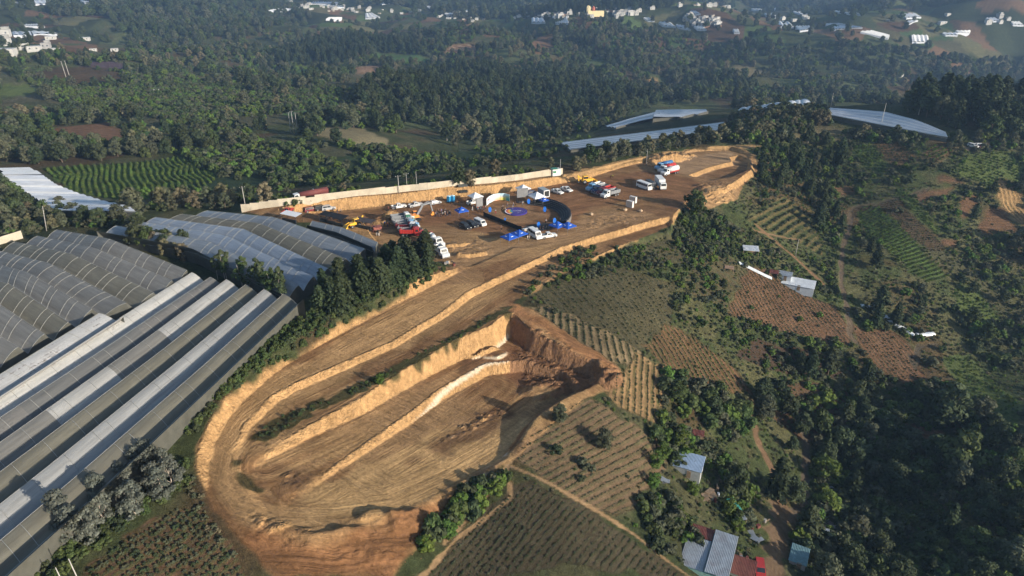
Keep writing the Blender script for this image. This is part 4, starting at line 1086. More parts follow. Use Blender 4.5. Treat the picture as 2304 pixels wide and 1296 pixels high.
grow([(1640,280),(1700,255),(1850,250),(1870,280),(1800,300),(1720,330),(1650,335)], [('tan', 6.5, .6, 1.2), ('bush', 3.5, 1, 2.2), ('broad', 9, .5, .9)], 'tree on the knoll between the loop and the hilltop greenhouse', .4, 17, .3)
grow([(900,1240),(960,1180),(1040,1110),(1130,1070),(1150,1090),(1080,1150),(1000,1230),(940,1300),(880,1300)], [('bush', 2.0, .8, 1.6), ('bright', 5, .35, .7)], 'green bush between the spoil heap and the dark field', 1, 18, .3, False)
grow([(1480,930),(1560,980),(1620,1020),(1700,1120),(1680,1180),(1580,1130),(1480,1100),(1450,1080)], [('bright', 6, .4, .9), ('bush', 2.6, .8, 1.8)], 'bright green tree round the tin roofed sheds', .4, 19, .35)
grow([(1430,1130),(1500,1110),(1560,1170),(1580,1220),(1540,1270),(1440,1210)], [('bush', 2.0, .8, 1.5)], 'bush in the overgrown plot beside the compound', 1, 20, .2, False)
grow([(1500,830),(1620,880),(1700,940),(1660,1000),(1560,960),(1480,900)], [('bush', 2.8, 1, 2), ('broad', 9, .4, .7)], 'tree in the hedge below the terraced plots', .4, 21, .35)
grow([(1280,560),(1400,560),(1440,600),(1340,625),(1200,650),(1180,680),(1240,700),(1300,720),(1200,690),(1160,670)], [('bush', 2.4, .4, 1.0)], 'bush on the lip below the haul road', 1, 22, .42, False)
# belts and woods beyond the ridge
MIDW = GP([(-120,300),(200,330),(330,355),(560,335),(620,350),(860,335),(1100,325),(1250,315),(1340,295),(1470,235),(1640,235),(1690,250),(1900,230),(2420,235),(2420,100),(2100,130),(1800,110),(1500,80),(1200,80),(900,75),(600,70),(300,20),(280,130),(-120,150)])[:, :2]
grow(MIDW, [('broad', 13.5, .8, 1.45), ('conifer', 30, .7, 1.15), ('tan', 22, 1.1, 1.9)], 'tree in the woods and orchards beyond the works', .02, 30, .525)
grow(MIDW, [('bush', 9.0, 1.5, 3.0)], 'shrub on the slopes beyond the works', .02, 29, .40)
grow([(640,150),(620,130),(700,100),(790,85),(900,100),(960,115),(840,130),(760,150)], [('conifer', 11, 1.1, 1.6)], 'tall pine in the plantation beyond the valley', 0, 31, 0)
grow([(790,250),(830,200),(950,160),(1150,170),(1350,190),(1500,230),(1330,270),(1200,290),(1000,270),(900,270)], [('conifer', 10.5, .9, 1.4), ('broad', 13, .9, 1.3)], 'tall tree of the wood on the far side of the shaded hollow', 0, 32, .2)
grow([(0,300),(60,320),(180,335),(350,335),(430,320),(560,320),(700,330),(560,345),(430,348),(300,360),(100,372),(0,368)], [('broad', 8.5, .8, 1.25)], 'broad crowned tree in the row above the maize field', .2, 33, .25)
grow([(0,150),(90,215),(300,260),(500,300),(700,270),(880,250),(780,200),(600,200),(450,190),(330,170),(120,150)], [('bush', 4.4, 1.1, 2.0)], 'orchard shrub beyond the maize field', .02, 34, .05)
grow([(395,345),(520,318),(700,330),(860,335),(1000,350),(900,390),(600,420),(500,400)], [('bush', 4.2, 1.2, 2.2)], 'coffee shrub in the plot beyond the wall', .5, 35, .25)
FARW = GP([(300,20),(620,70),(1000,78),(1300,82),(1600,110),(1900,130),(2420,110),(2420,2),(-120,2),(-120,140),(200,110)])[:, :2]
grow(FARW, [('broad', 34, .9, 1.5)], 'tree on the far plateau', .2, 36, .45)
FARF = GP([(200,0),(640,0),(700,45),(600,75),(420,110),(280,90)])[:, :2]
grow(FARF, [('broad', 13, 1, 1.5)], 'tree in the far ravine', 1, 37, .2)
FT = GP([(1560,1),(2420,1),(2420,40),(2200,28),(1900,25),(1700,15)])[:, :2]
grow(FT, [('broad', 17, 1.2, 1.9)], 'tree on the far hill', 1, 38, .2)
FT = GP([(1050,1),(1560,1),(1500,18),(1280,34),(1120,42),(1060,20)])[:, :2]
grow(FT, [('conifer', 15, 1.1, 1.7)], 'tree on the far hill', 1, 39, .1)
rs = np.random.RandomState(77)
n = 9000
aa = rs.uniform(-.72, .72, n); rr = rs.uniform(1500 ** .5, 5200 ** .5, n) ** 2
kx, ky = np.sin(aa) * rr, np.cos(aa) * rr
PB = GP([(600,75),(1150,88),(1600,135),(2100,165),(2400,180),(2400,40),(2000,28),(1700,14),(1500,14),(1200,40),(900,14),(620,3),(580,30)])[:, :2]
kk = sdf(PB, kx, ky) < 0
for a, b in zip(kx[kk], ky[kk]): PLANTS.append(('broad', a, b, rs.uniform(1.6, 2.6), 'tree on the far hills'))
# hedge and scrub that clothes banks and edges
grow([(1000,612),(900,668),(760,738),(600,825),(510,890),(430,985),(400,960),(470,880),(560,800),(660,725),(720,690),(850,650),(960,600)], [('bush', 1.25, .42, .75)], 'hedge', 1, 50, 0, False)
grow([(440,1020),(420,1090),(330,1160),(230,1230),(120,1310),(30,1310),(90,1240),(200,1190),(330,1130),(400,1050)], [('bush', 1.35, .4, .8)], 'hedge', 1, 51, .1, False)
grow([(575,975),(640,935),(760,890),(860,838),(1000,768),(1135,695),(1145,700),(1020,775),(860,858),(700,930),(600,990)], [('bush', 1.0, .14, .36)], 'verge', 1, 52, .46, False)
grow([(1210,650),(1400,560),(1560,560),(1700,520),(1900,600),(1900,700),(2060,760),(2000,900),(1750,900),(1640,760),(1520,720),(1480,760),(1350,620)], [('bush', 2.5, .3, 1.0)], 'scrub', .04, 53, .42)
grow([(1660,340),(1900,320),(2320,340),(2320,560),(2100,640),(1930,560),(1800,520),(1700,460)], [('bush', 3.2, .35, 1.2)], 'scrub', .03, 54, .42)
grow([(1150,1040),(1300,900),(1480,990),(1480,1100),(1390,1160)], [('bush', 4.5, .5, 1.1)], 'scrub', .3, 55, .52)
grow([(540,470),(640,465),(900,430),(1100,410),(1260,388),(1262,378),(900,412),(640,440),(540,455)], [('bush', 2.6, .5, 1.1)], 'scrub', 1, 56, .5, False)
grow([(300,440),(520,440),(900,400),(1240,350),(1340,300),(1240,310),(1000,345),(560,425)], [('bush', 5, .6, 1.6)], 'scrub', 1, 57, .5, False)
grow([(1180,640),(1300,560),(1450,500),(1560,430),(1680,330),(1900,300),(2340,330),(2340,1000),(2200,1310),(1560,1310),(1180,1090),(1300,900),(1420,880),(1400,820),(1200,690)], [('bush', 1.55, .12, .42)], 'scrub', .02, 60, .36)
grow([(1180,640),(1300,560),(1450,500),(1560,430),(1680,330),(1900,300),(2340,330),(2340,1000),(2200,1310),(1560,1310),(1180,1090),(1300,900),(1420,880),(1400,820),(1200,690)], [('tuft', 2.2, .2, .5)], 'scrub', .02, 61, .42)
grow([(420,900),(520,850),(600,830),(560,880),(470,980),(440,1060),(470,1160),(540,1240),(500,1290),(440,1140),(400,1080)], [('tuft', 1.3, .2, .55)], 'scrub', 1, 62, .35)

GREENF = set()
def crops(fi, along, lo, hi, prob=.8, off=.5, seed=0):
    poly, ca, cb, amp, sp, dr, wav = FIELDS[fi]; P = FW[fi]; q = GP(list(dr))[:, :2]; dd = q[1] - q[0]; dd /= np.linalg.norm(dd)
    rs = np.random.RandomState(500 + fi)
    U_ = P[:, 0] * dd[0] + P[:, 1] * dd[1]; V_ = -P[:, 0] * dd[1] + P[:, 1] * dd[0]
    uu, kk = np.meshgrid(np.arange(U_.min(), U_.max(), along), np.arange(math.floor(V_.min() / sp) - 2, V_.max() / sp + 2))
    u = uu.ravel() + rs.uniform(-.3, .3, uu.size) * along; v0 = (kk.ravel() + .25) * sp
    v = v0 - wav * (fbm(u / 18, v0 / 26, 71, 2) - .5) * 4 + rs.uniform(-.12, .12, u.size)
    x = u * dd[0] - v * dd[1]; y = u * dd[1] + v * dd[0]
    k = (sdf(P, x, y) > .5) & (rs.uniform(size=u.size) < prob * sstep(.12, .34, fbm(x / 7, y / 7, 600 + fi, 2)))
    for a, b in zip(x[k], y[k]): PLANTS.append(('bush', a, b, rs.uniform(lo, hi), 'green crop' if fi in GREENF else 'crop'))
def fidx(first):
    for i, f in enumerate(FIELDS):
        if f[0][0] == first: return i
for first, al, lo, hi, pr in (((1310,892), .45, .09, .17, .8), ((1395,830), .5, .12, .24, .95), ((1440,775), .55, .12, .25, .97), ((1190,690), .5, .12, .25, .97), ((1660,600), .6, .10, .22, .85), ((1180,655), .9, .10, .26, .7), ((1925,735), .8, .12, .24, .6), ((1195,1085), .5, .10, .20, .9), ((170,1310), .75, .18, .34, .85),
        ((1924,476), 1.0, .22, .40, .95), ((1979,458), 1.3, .15, .3, .8), ((1673,494), 1.3, .3, .55, .8), ((1912,332), 1.4, .3, .5, .9), ((2070,329), 1.4, .3, .5, .9), ((2171,351), 1.5, .3, .5, .9), ((1957,323), 1.6, .2, .4, .7), ((2019,421), 1.2, .25, .45, .9), ((100,380), 1.5, .42, .66, .97), ((2120,800), 1.4, .2, .4, .8), ((2140,640), 1.4, .25, .45, .9)):
    if first in ((100,380), (1924,476), (1912,332), (2171,351), (2019,421), (2120,800), (2140,640), (2070,329)): GREENF.add(fidx(first))
    crops(fidx(first), al, lo, hi, pr)
bmc = bmesh.new(); bmesh.ops.create_icosphere(bmc, subdivisions=1, radius=.5)
_r = random.Random(6)
for v_ in bmc.verts: v_.co *= _r.uniform(.6, 1.2); v_.co.z *= .6
clm = bpy.data.meshes.new('soil_clod'); bmc.to_mesh(clm); bmc.free(); clm.materials.append(mat('soil_clod', (.20, .11, .055), .95, 0, .3, 2, .1))
clo = bpy.data.objects.new('soil_clod', clm); COL.objects.link(clo); tag(clo, 'lump of soil lying on the dug ground of the works', 'soil lump')
PROTO.setdefault('clod', []).append([clo, clo, False])
for P_, amp_, size_, rot_ in ROUGH: grow(P_, [('clod', .8, .10, .42)], 'clod', 1, 70, .40, False)
for Q_, sp_ in ((SITE_W[0], 4.0), (SITE_W[1], 3.0)): grow(Q_, [('clod', sp_, .08, .24)], 'clod', 1, 71, .5, False)
# country outside the frame, so that a step to the side still shows it grown over
OUTR = [np.array(q_, float) for q_ in ([(150, 60), (175, 200), (235, 330), (330, 460), (520, 460), (420, 200), (300, 40)], [(-75, 250), (-180, 230), (-220, 250), (-330, 420), (-330, 520), (-520, 520), (-420, 260), (-200, 190)])]
for Q_ in OUTR: grow(Q_, [('broad', 11, .5, 1.1), ('bush', 4.5, .5, 1.6)], 'tree outside the plots', .02, 75, .45)
# single trees one can pick out
ONE = [('tan',595,458,1.25,'grey brown leafed tree standing outside the left end of the concrete wall'),('conifer',1035,418,.72,'tall pointed tree touching the concrete wall behind the kiosk'),('tan',1060,418,1.0,'rounded tree next to the tall pointed one at the concrete wall'),
 ('tan',1115,398,1.15,'round olive tree right behind the middle of the concrete wall'),('conifer',928,420,.42,'small spire shaped tree outside the concrete wall'),('tan',1240,376,.7,'small tree beside the green shed at the end of the wall'),
 ('tan',772,432,.6,'small tree by the parked tanker outside the wall'),('tan',650,440,.4,'round bright shrub beside the tanker cab'),('bright',1300,610,.5,'bright bush on the lip of the haul road bend'),('bright',855,860,.42,'lone bright sapling on the verge above the pit'),
 ('bright',1530,1010,.9,'round bright green tree above the blue tin roofed shed'),('bright',1850,1080,1.3,'light green tree by the gully lane'),('bright',1855,1150,1.1,'light green tree above the lower shacks'),
 ('conifer',1745,1120,.9,'big dark conifer at the bend of the dirt road'),('broad',1800,975,.75,'slim dark tree standing alone in the gully clearing'),('broad',2130,960,1.5,'very broad dark tree beside the small terraced plot'),('broad',2150,1060,1.4,'wide dark tree below the small terraced plot'),
 ('broad',1650,1110,.9,'tree shading the scrap yard'),('broad',1560,480,1.0,'wide bush like tree at the corner of the haul road'),('conifer',2190,490,.5,'lone dark tree between two brown plots'),('conifer',2230,445,.55,'lone dark tree at the wavy terraces'),
 ('bright',1660,1190,.6,'small green tree in front of the patched tin roofs'),('broad',1360,1010,.55,'dark shrub like tree in the middle of the ploughed field'),('broad',1260,950,.5,'dark bushy tree near the rim of the pit')]
for k, x, y, s_, lb in ONE:
    p = G(x, y)
    PLANTS.append((k, p[0], p[1], s_, '!' + lb))

def scatter(name, label, rows, cat):
    """rows: (proto index list, x, y, z, scale, rot) as one object that nobody could count"""
    keys = sorted({r[0] for r in rows})
    me = bpy.data.meshes.new(name)
    co = np.array([(r[1], r[2], r[3]) for r in rows], np.float32)
    me.vertices.add(len(rows)); me.vertices.foreach_set('co', co.ravel())
    for nm, i in (('sc', 4), ('rot', 5)):
        a = me.attributes.new(nm, 'FLOAT', 'POINT'); a.data.foreach_set('value', np.array([r[i] for r in rows], np.float32))
    a = me.attributes.new('pick', 'INT', 'POINT'); a.data.foreach_set('value', np.array([keys.index(r[0]) for r in rows], np.int32))
    o = bpy.data.objects.new(name, me); COL.objects.link(o)
    tag(o, label, cat, kind='stuff')
    ng = bpy.data.node_groups.new(name, 'GeometryNodeTree')
    ng.interface.new_socket('Geometry', in_out='INPUT', socket_type='NodeSocketGeometry')
    ng.interface.new_socket('Geometry', in_out='OUTPUT', socket_type='NodeSocketGeometry')
    N = ng.nodes.new; Lk = ng.links.new
    gi = N('NodeGroupInput'); go = N('NodeGroupOutput'); ins = N('GeometryNodeInstanceOnPoints'); jn = N('GeometryNodeGeometryToInstance')
    for k in reversed(keys):
        oi = N('GeometryNodeObjectInfo'); oi.transform_space = 'ORIGINAL'
        oi.inputs['Object'].default_value = k_obj[k]; oi.inputs['As Instance'].default_value = False
        Lk(oi.outputs['Geometry'], jn.inputs[0])
    Lk(gi.outputs[0], ins.inputs['Points']); Lk(jn.outputs[0], ins.inputs['Instance'])
    ins.inputs['Pick Instance'].default_value = True
    def na(nm, t):
        x = N('GeometryNodeInputNamedAttribute'); x.data_type = t; x.inputs[0].default_value = nm
        return [q for q in x.outputs if q.enabled and q.name == 'Attribute'][0]
    Lk(na('pick', 'INT'), ins.inputs['Instance Index']); Lk(na('sc', 'FLOAT'), ins.inputs['Scale'])
    cx = N('ShaderNodeCombineXYZ'); Lk(na('rot', 'FLOAT'), cx.inputs[2]); Lk(cx.outputs[0], ins.inputs['Rotation'])
    Lk(ins.outputs[0], go.inputs[0])
    md = o.modifiers.new('plants', 'NODES'); md.node_group = ng
    return o
k_obj = {}
for key, lst in PROTO.items():
    for i, (o, c, u) in enumerate(lst): k_obj[(key, i)] = c
rs = np.random.RandomState(9)
ar = np.array([(p[1], p[2]) for p in PLANTS])
zz = H(ar[:, 0], ar[:, 1])
# which of them show, and how large
dd = ar[:, 1] * math.cos(PITCH) - (zz - CAM_H) * math.sin(PITCH)
pxx = 1152 + FPX * ar[:, 0] / dd; pyy = 648 - FPX * (ar[:, 1] * math.sin(PITCH) + (zz - CAM_H) * math.cos(PITCH)) / dd
inv = (pxx > -40) & (pxx < 2344) & (pyy > -10) & (pyy < 1330) & (dd > 0)
hgt = {'broad': 9, 'conifer': 13, 'pale': 8.5, 'tan': 6.5, 'bush': 1.9, 'tuft': 1.4, 'clod': .9, 'bright': 5.5, 'thin': 9}
app = np.array([hgt[p[0]] * p[3] for p in PLANTS]) / dd
rank = {}
for fam, ks in (('broad', ('broad', 'bright')), ('conifer', ('conifer',)), ('bush', ('bush',)), ('tan', ('tan', 'pale', 'thin'))):
    idx = [i for i in range(len(PLANTS)) if PLANTS[i][0] in ks and inv[i] and PLANTS[i][4] not in ('hedge', 'verge', 'scrub', 'crop', 'green crop', 'clod')]
    idx.sort(key=lambda i: -app[i] - (9 if PLANTS[i][4][0] == '!' else 0))
    for i in idx[:{'broad': 290, 'conifer': 290, 'bush': 200, 'tan': 290}[fam]]: rank[i] = True
for kd, nn_ in (('tuft', 40), ('clod', 30)):
    idx = [i for i in range(len(PLANTS)) if PLANTS[i][0] == kd and inv[i]]
    idx.sort(key=lambda i: -app[i])
    for i in idx[:nn_]: rank[i] = True
stuff = {'soil_clods': [], 'forest': [], 'shrubbery': [], 'hedge_foliage': [], 'crop_plants': []}
VAR = {'clod': 'soil', 'tuft': 'dry', 'broad': 'leafy', 'conifer': 'dark', 'bush': 'low', 'tan': 'olive', 'pale': 'silver', 'thin': 'thin', 'bright': 'bright green'}
gcount = {}
for i, (kind, x, y, s_, ph) in enumerate(PLANTS):
    nv = len(PROTO[kind]); v = int(rs.randint(nv)); rot = float(rs.uniform(0, 6.28))
    if kind == 'bush' and ph == 'hedge': v = int(rs.choice([0, 1, 1, 1]))
    if kind == 'bush' and ph == 'verge': v = int(rs.choice([0, 1]))
    if ph == 'green crop': v = int(rs.choice([1, 3, 3]))
    if kind == 'bush' and ph == 'crop': v = int(rs.choice([0, 2]))
    if not inv[i] and dd[i] < 60: continue
    if i in rank:
        o, c, used = PROTO[kind][v]
        if used: o = copy_tree(o)
        else: PROTO[kind][v][2] = True
        o.location = (x, y, zz[i] - .15); o.rotation_euler = (rs.uniform(-.05, .05), rs.uniform(-.05, .05), rot)
        o.scale = (s_ * rs.uniform(.88, 1.12), s_ * rs.uniform(.88, 1.12), s_)
        if ph[0] == '!':
            o['label'] = ph[1:]
            if 'group' in o: del o['group']
        else:
            w_ = 'lump lying on the dug ground of the works' if kind == 'clod' else ph if kind != 'tuft' else 'olive brown shrub on the scruffy ground round the works and plots'
            if kind == 'bush': w_ = w_.replace('bushy tree', 'bush').replace('olive tree', 'bush').replace('tree', 'bush').replace('dark conifer', 'bush').replace('bright green bush', 'bush')
            elif 'conifer' in w_ and kind != 'conifer': w_ = w_.replace('dark conifer', 'leafy tree')
            o['label'] = (VAR[kind] + ' ' + w_.replace('dark ', '')) if len(w_.split()) < 15 else w_
            o['group'] = w_ + ' group'
    else:
        st = 'soil_clods' if kind == 'clod' else 'hedge_foliage' if ph == 'hedge' else 'crop_plants' if 'crop' in ph else 'shrubbery' if kind in ('bush', 'tuft') else 'forest'
        stuff[st].append(((kind, v), x, y, zz[i] - .1, s_, rot))
for lst in PROTO.values():
    for o, c, used in lst:
        if not used: print('UNUSED PROTO', o.name)
print('PLANTS', len(PLANTS), {k: len(v) for k, v in stuff.items()})
scatter('soil_clods', 'loose lumps of soil strewn over the dug ground', stuff['soil_clods'], 'soil')
scatter('forest', 'woods of broad crowned and dark trees covering the far slopes', stuff['forest'], 'forest')
scatter('shrubbery', 'low scrub and orchard shrubs scattered over the slopes', stuff['shrubbery'], 'shrubs')
scatter('hedge_foliage', 'green hedge growth along the top of the cut bank', stuff['hedge_foliage'], 'hedge')
scatter('crop_plants', 'small crop plants in the two nearest fields', stuff['crop_plants'], 'crops')


# ------------------------------------------------------------------ objects of the works and the event
def hp(px, py, off=0.0):
    return GP([(px, py)], off)[0]
def heading(a, b):
    p, q = GP([a, b]); return math.atan2(q[1] - p[1], q[0] - p[0]), (p + q) / 2
def paint_m(name, col, rough=.35): return mat(name, col, rough, 0, .04, 2, .5, tuple(c * .6 + .03 for c in col))
P_WHITE = paint_m('paint_white', (.72, .72, .70)); P_RED = paint_m('paint_red', (.42, .035, .03)); P_MAROON = paint_m('paint_maroon', (.16, .02, .025))
P_SILVER = paint_m('paint_silver', (.42, .43, .44)); P_BLACK = paint_m('paint_black', (.018, .018, .02)); P_BLUE = paint_m('paint_blue', (.05, .17, .38))
P_LBLUE = paint_m('paint_light_blue', (.22, .42, .62)); P_NAVY = paint_m('paint_navy', (.02, .04, .11)); P_YEL = paint_m('paint_yellow', (.75, .42, .04)); P_ORANGE = paint_m('paint_orange', (.75, .27, .05)); P_GREEN = paint_m('paint_green', (.03, .20, .10)); P_GREY = paint_m('paint_grey', (.24, .25, .26))
GLASS = mat('vehicle_glass', (.02, .025, .03), .12, 0, .05, 1, .8)
RUBBER = mat('tyre_rubber', (.02, .02, .02), .9); STEEL = mat('steel_frame', (.30, .30, .31), .45, .6, .1); DSTEEL = mat('dark_steel', (.06, .06, .065), .5, .4, .1)
LAMP = mat('lamp_lens', (.75, .73, .66), .2); TAILR = mat('tail_lamp', (.4, .02, .02), .3)
SOILM = mat('carried_soil', (.16, .09, .05), .95, 0, .3, 2)

def wheel(o, x, y, r, w=.24):
    mb = MB(); mb.tube((0, -w / 2, 0), (0, w / 2, 0), r, 14)
    t = mb.build('wheel', RUBBER, o, (x, y, r))
    mb = MB(); s_ = 1 if y > 0 else -1
    mb.tube((0, s_ * w * .42, 0), (0, s_ * (w * .5 + .012), 0), r * .58, 10)
    mb.build('rim', STEEL, t)
def lamps(o, x, hw, z, m=LAMP, name='headlight', s_=.2):
    for y in (-hw, hw):
        MB().box((0, 0, 0), (.08, s_ * 1.5, s_ * .8)).build(name, m, o, (x, y, z))
def car(kind, m, label, a, b, cat='car', name='parked_car', group=None):
    ang, c = heading(a, b)
    o = empty(name, tuple(c), ang, label, cat, group)
    D = dict(sedan=(4.4, 1.75, 1.45), hatch=(4.0, 1.7, 1.5), suv=(4.7, 1.9, 1.75), pickup=(5.2, 1.85, 1.75), van=(5.9, 2.0, 2.5), minibus=(6.6, 2.1, 2.6), mini=(4.8, 1.85, 1.95))[kind]
    L, W, Hh = D; l = L / 2; w = W / 2
    z0 = .32; zb = z0 + (Hh - z0) * .5
    mb = MB()
    if kind in ('van', 'minibus', 'mini'):
        zb = z0 + (Hh - z0) * .48
        mb.prism([(-l, z0), (l, z0), (l, zb - .15), (l - .45, zb), (l - .95 if kind != 'minibus' else l - .35, Hh - .05), (l - 1.2, Hh), (-l + .08, Hh), (-l, Hh - .1)], -w, w, 0, inset=.1, zt=zb + .05)
        mb.build('body', m, o)
        x1 = l - 1.05 if kind != 'minibus' else l - .55
        for s_ in (-1, 1):
            y = s_ * (w - .005)
            ya = s_ * (w - .085)
            n = 3 if kind != 'minibus' else 5
            for k in range(n):
                xa = -l + .35 + (x1 + l - .45) * k / n; xb = -l + .35 + (x1 + l - .45) * (k + 1) / n - .12
                q_ = [(xa, y + s_ * .012, zb + .08), (xb, y + s_ * .012, zb + .08), (xb, ya + s_ * .03, Hh - .32), (xa, ya + s_ * .03, Hh - .32)]
                MB().face(q_ if s_ < 0 else q_[::-1]).build('side_window', GLASS, o)
        sx = l - .45; ex = (l - .95 if kind != 'minibus' else l - .35)
        MB().face([(sx + .03, -w + .14, zb + .06), (sx + .03, w - .14, zb + .06), (ex + .1, w - .2, Hh - .2), (ex + .1, -w + .2, Hh - .2)]).build('windscreen', GLASS, o)
        MB().face([(-l - .012, -w + .2, zb + .12), (-l - .012, -w + .2, Hh - .35), (-l - .012, w - .2, Hh - .35), (-l - .012, w - .2, zb + .12)]).build('rear_window', GLASS, o)
    else:
        hood = l - {'sedan': 1.15, 'hatch': 1.0, 'suv': 1.15, 'pickup': 1.35}[kind]
        tail = {'sedan': -l + .75, 'hatch': -l + .12, 'suv': -l + .12, 'pickup': .25 - l + 1.35}[kind]
        if kind == 'pickup':
            mb.prism([(-.35, z0), (l, z0), (l, zb - .12), (hood, zb), (-.35, zb)], -w, w)
            # open bed
            mb.box((-l + (l - .35) / 2, 0, z0 + .12), (l - .35, W, .24))
            for s_ in (-1, 1): mb.box((-l + (l - .35) / 2, s_ * (w - .05), (z0 + zb) / 2 + .12), (l - .35, .1, zb - z0 - .02))
            mb.box((-l + .05, 0, (z0 + zb) / 2 + .12), (.1, W, zb - z0 - .02))
            tail = -.85
        else:
            mb.prism([(-l, z0), (l, z0), (l, zb - .12), (hood, zb), (-l, zb)] if kind != 'sedan' else [(-l, z0), (l, z0), (l, zb - .12), (hood, zb), (-l + .6, zb), (-l, zb - .1)], -w, w)
        mb.build('body', m, o)
        cb = MB()
        ct, cf = tail + (.5 if kind == 'sedan' else .18), hood - .75
        cb.prism([(tail, zb), (hood + .02, zb), (cf, Hh), (ct, Hh)], -w + .03, w - .03, 0, inset=.16, zt=zb + .05)
        c_ = cb.build('cabin', m, o)
        for s_ in (-1, 1):
            ya, yb = s_ * (w - .03 + .012), s_ * (w - .19 + .05)
            mid = (tail + hood) / 2
            for (p1, p2, p3, p4) in (((tail + .22), mid - .06, mid - .06, ct + .2), (mid + .04, hood - .32, cf - .12, mid + .04)):
                q_ = [(p1, ya, zb + .08), (p2, ya, zb + .08), (p3, yb, Hh - .1), (p4, yb, Hh - .1)]
                MB().face(q_ if s_ < 0 else q_[::-1]).build('side_window', GLASS, c_)
        MB().face([(hood - .0, -w + .14, zb + .06), (hood - .0, w - .14, zb + .06), (cf + .1, w - .24, Hh - .06), (cf + .1, -w + .24, Hh - .06)]).build('windscreen', GLASS, c_)
        MB().face([(tail + .0, -w + .18, zb + .08), (ct - .07, -w + .26, Hh - .08), (ct - .07, w - .26, Hh - .08), (tail + .0, w - .18, zb + .08)]).build('rear_window', GLASS, c_)
    r = .36 if kind not in ('suv', 'pickup') else .4
    for x in (-l + .85, l - .85):
        for y in (-w + .08, w - .08): wheel(o, x, y, r)
    lamps(o, l + .02, w - .3, zb - .25); lamps(o, -l - .02, w - .2, zb - .2, TAILR, 'tail_light', .16)
    MB().box((l + .05, 0, z0 + .1), (.16, W * .96, .2)).build('bumper', DSTEEL if kind in ('suv', 'pickup') else m, o)
    return o
def truck(kind, cabm, bodym, label, a, b, group=None, bonnet=True, L=8.0):
    ang, c = heading(a, b)
    o = empty('dump_truck' if kind == 'dump' else {'tank': 'tanker_truck', 'box': 'box_truck', 'mix': 'mixer_truck'}[kind], tuple(c), ang, label, 'truck', group)
    l = L / 2; w = 1.22
    MB().box((0, 0, .85), (L - .6, .9, .22)).build('chassis', DSTEEL, o)
    cf = l; cb = l - (2.9 if bonnet else 1.9)
    mb = MB()
    if bonnet:
        mb.prism([(cb, .6), (cf, .6), (cf, 1.45), (cf - 1.25, 1.75), (cf - 1.55, 2.75), (cb, 2.85)], -w + .06, w - .06, 0, inset=.12, zt=1.8)
        ws = [(cf - 1.24, 1.83), (cf - 1.50, 2.62)]
    else:
        mb.prism([(cb, .6), (cf, .6), (cf, 1.7), (cf - .25, 2.75), (cb, 2.85)], -w + .06, w - .06, 0, inset=.1, zt=1.8)
        ws = [(cf + .01, 1.78), (cf - .18, 2.6)]
    cab = mb.build('cab', cabm, o)
    MB().face([(ws[0][0] + .03, -.95, ws[0][1]), (ws[0][0] + .03, .95, ws[0][1]), (ws[1][0] + .03, .88, ws[1][1]), (ws[1][0] + .03, -.88, ws[1][1])]).build('windscreen', GLASS, cab)
    for s_ in (-1, 1):
        y = s_ * (w - .04); y2 = s_ * (w - .13)
        q_ = [(cb + .45, y, 1.85), (ws[0][0] - .25, y, 1.85), (ws[1][0] - .2, y2, 2.55), (cb + .45, y2, 2.55)]
        MB().face(q_ if s_ < 0 else q_[::-1]).build('side_window', GLASS, cab)
    bl, bx = (cb + l - .35), (-l + cb - .25) / 2
    if kind == 'dump':
        mb = MB(); h0, h1 = 1.15, 2.45
        mb.box((bx, 0, h0 + .05), (bl, 2.4, .1))
        for s_ in (-1, 1):
            mb.box((bx, s_ * 1.2, (h0 + h1) / 2), (bl, .09, h1 - h0))
            for k in range(6): mb.box((bx - bl / 2 + bl * (k + .5) / 6, s_ * 1.27, (h0 + h1) / 2), (.1, .08, h1 - h0 - .05))
        mb.box((-l + .08, 0, (h0 + h1) / 2 - .1), (.1, 2.3, h1 - h0 - .2)); mb.box((cb - .35, 0, (h0 + h1) / 2 + .25), (.1, 2.3, h1 - h0 + .5))
        bd = mb.build('tipper_bed', bodym, o)
    elif kind == 'tank':
        mb = MB(); n = 16
        mb.tube((bx - bl / 2, 0, 2.1), (bx + bl / 2, 0, 2.1), 1.08, n)
        tk = mb.build('tank', bodym, o)
        MB().tube((bx, 0, 3.1), (bx, 0, 3.35), .3, 10).build('hatch', STEEL, tk)
        MB().box((bx, 0, 1.25), (bl * .96, 2.3, .42)).build('tank_skirt', P_RED if bodym is P_WHITE else bodym, o)
    elif kind == 'box':
        MB().box((bx, 0, 2.35), (bl, 2.5, 2.6)).build('cargo_box', bodym, o)
    else:
        mb = MB(); mb.tube((bx - bl / 2 + .3, 0, 2.6), (bx, 0, 2.3), .7, 14, r2=1.15, cap=True); mb.tube((bx, 0, 2.3), (bx + bl / 2 - .2, 0, 1.9), 1.15, 14, r2=.75)
        mb.build('mixing_drum', bodym, o); MB().box((-l + .4, 0, 2.2), (.5, .9, .9), taper=.6).build('chute', STEEL, o)
    for x in (l - .95, -l + 2.3, -l + 1.1):
        for y in (-1.05, 1.05): wheel(o, x, y, .5, .34)
    lamps(o, l + .02, .85, 1.1, s_=.24)
    MB().box((l + .08, 0, .62), (.2, 2.3, .3)).build('bumper', STEEL, o)
    return o
car('pickup', P_RED, 'red pickup parked below the left end of the concrete wall', (636, 480), (660, 477), 'pickup', 'pickup_truck')
car('suv', P_MAROON, 'dark red estate car parked near the red pickup', (692, 479), (708, 472))
car('suv', P_BLACK, 'black estate car next to the silver one below the wall', (716, 475), (731, 469))
car('suv', P_SILVER, 'silver estate car beside the black one below the wall', (730, 475), (749, 469))
car('pickup', P_WHITE, 'white crew cab pickup at the foot of the sandy cut', (884, 470), (911, 466), 'pickup', 'pickup_truck')
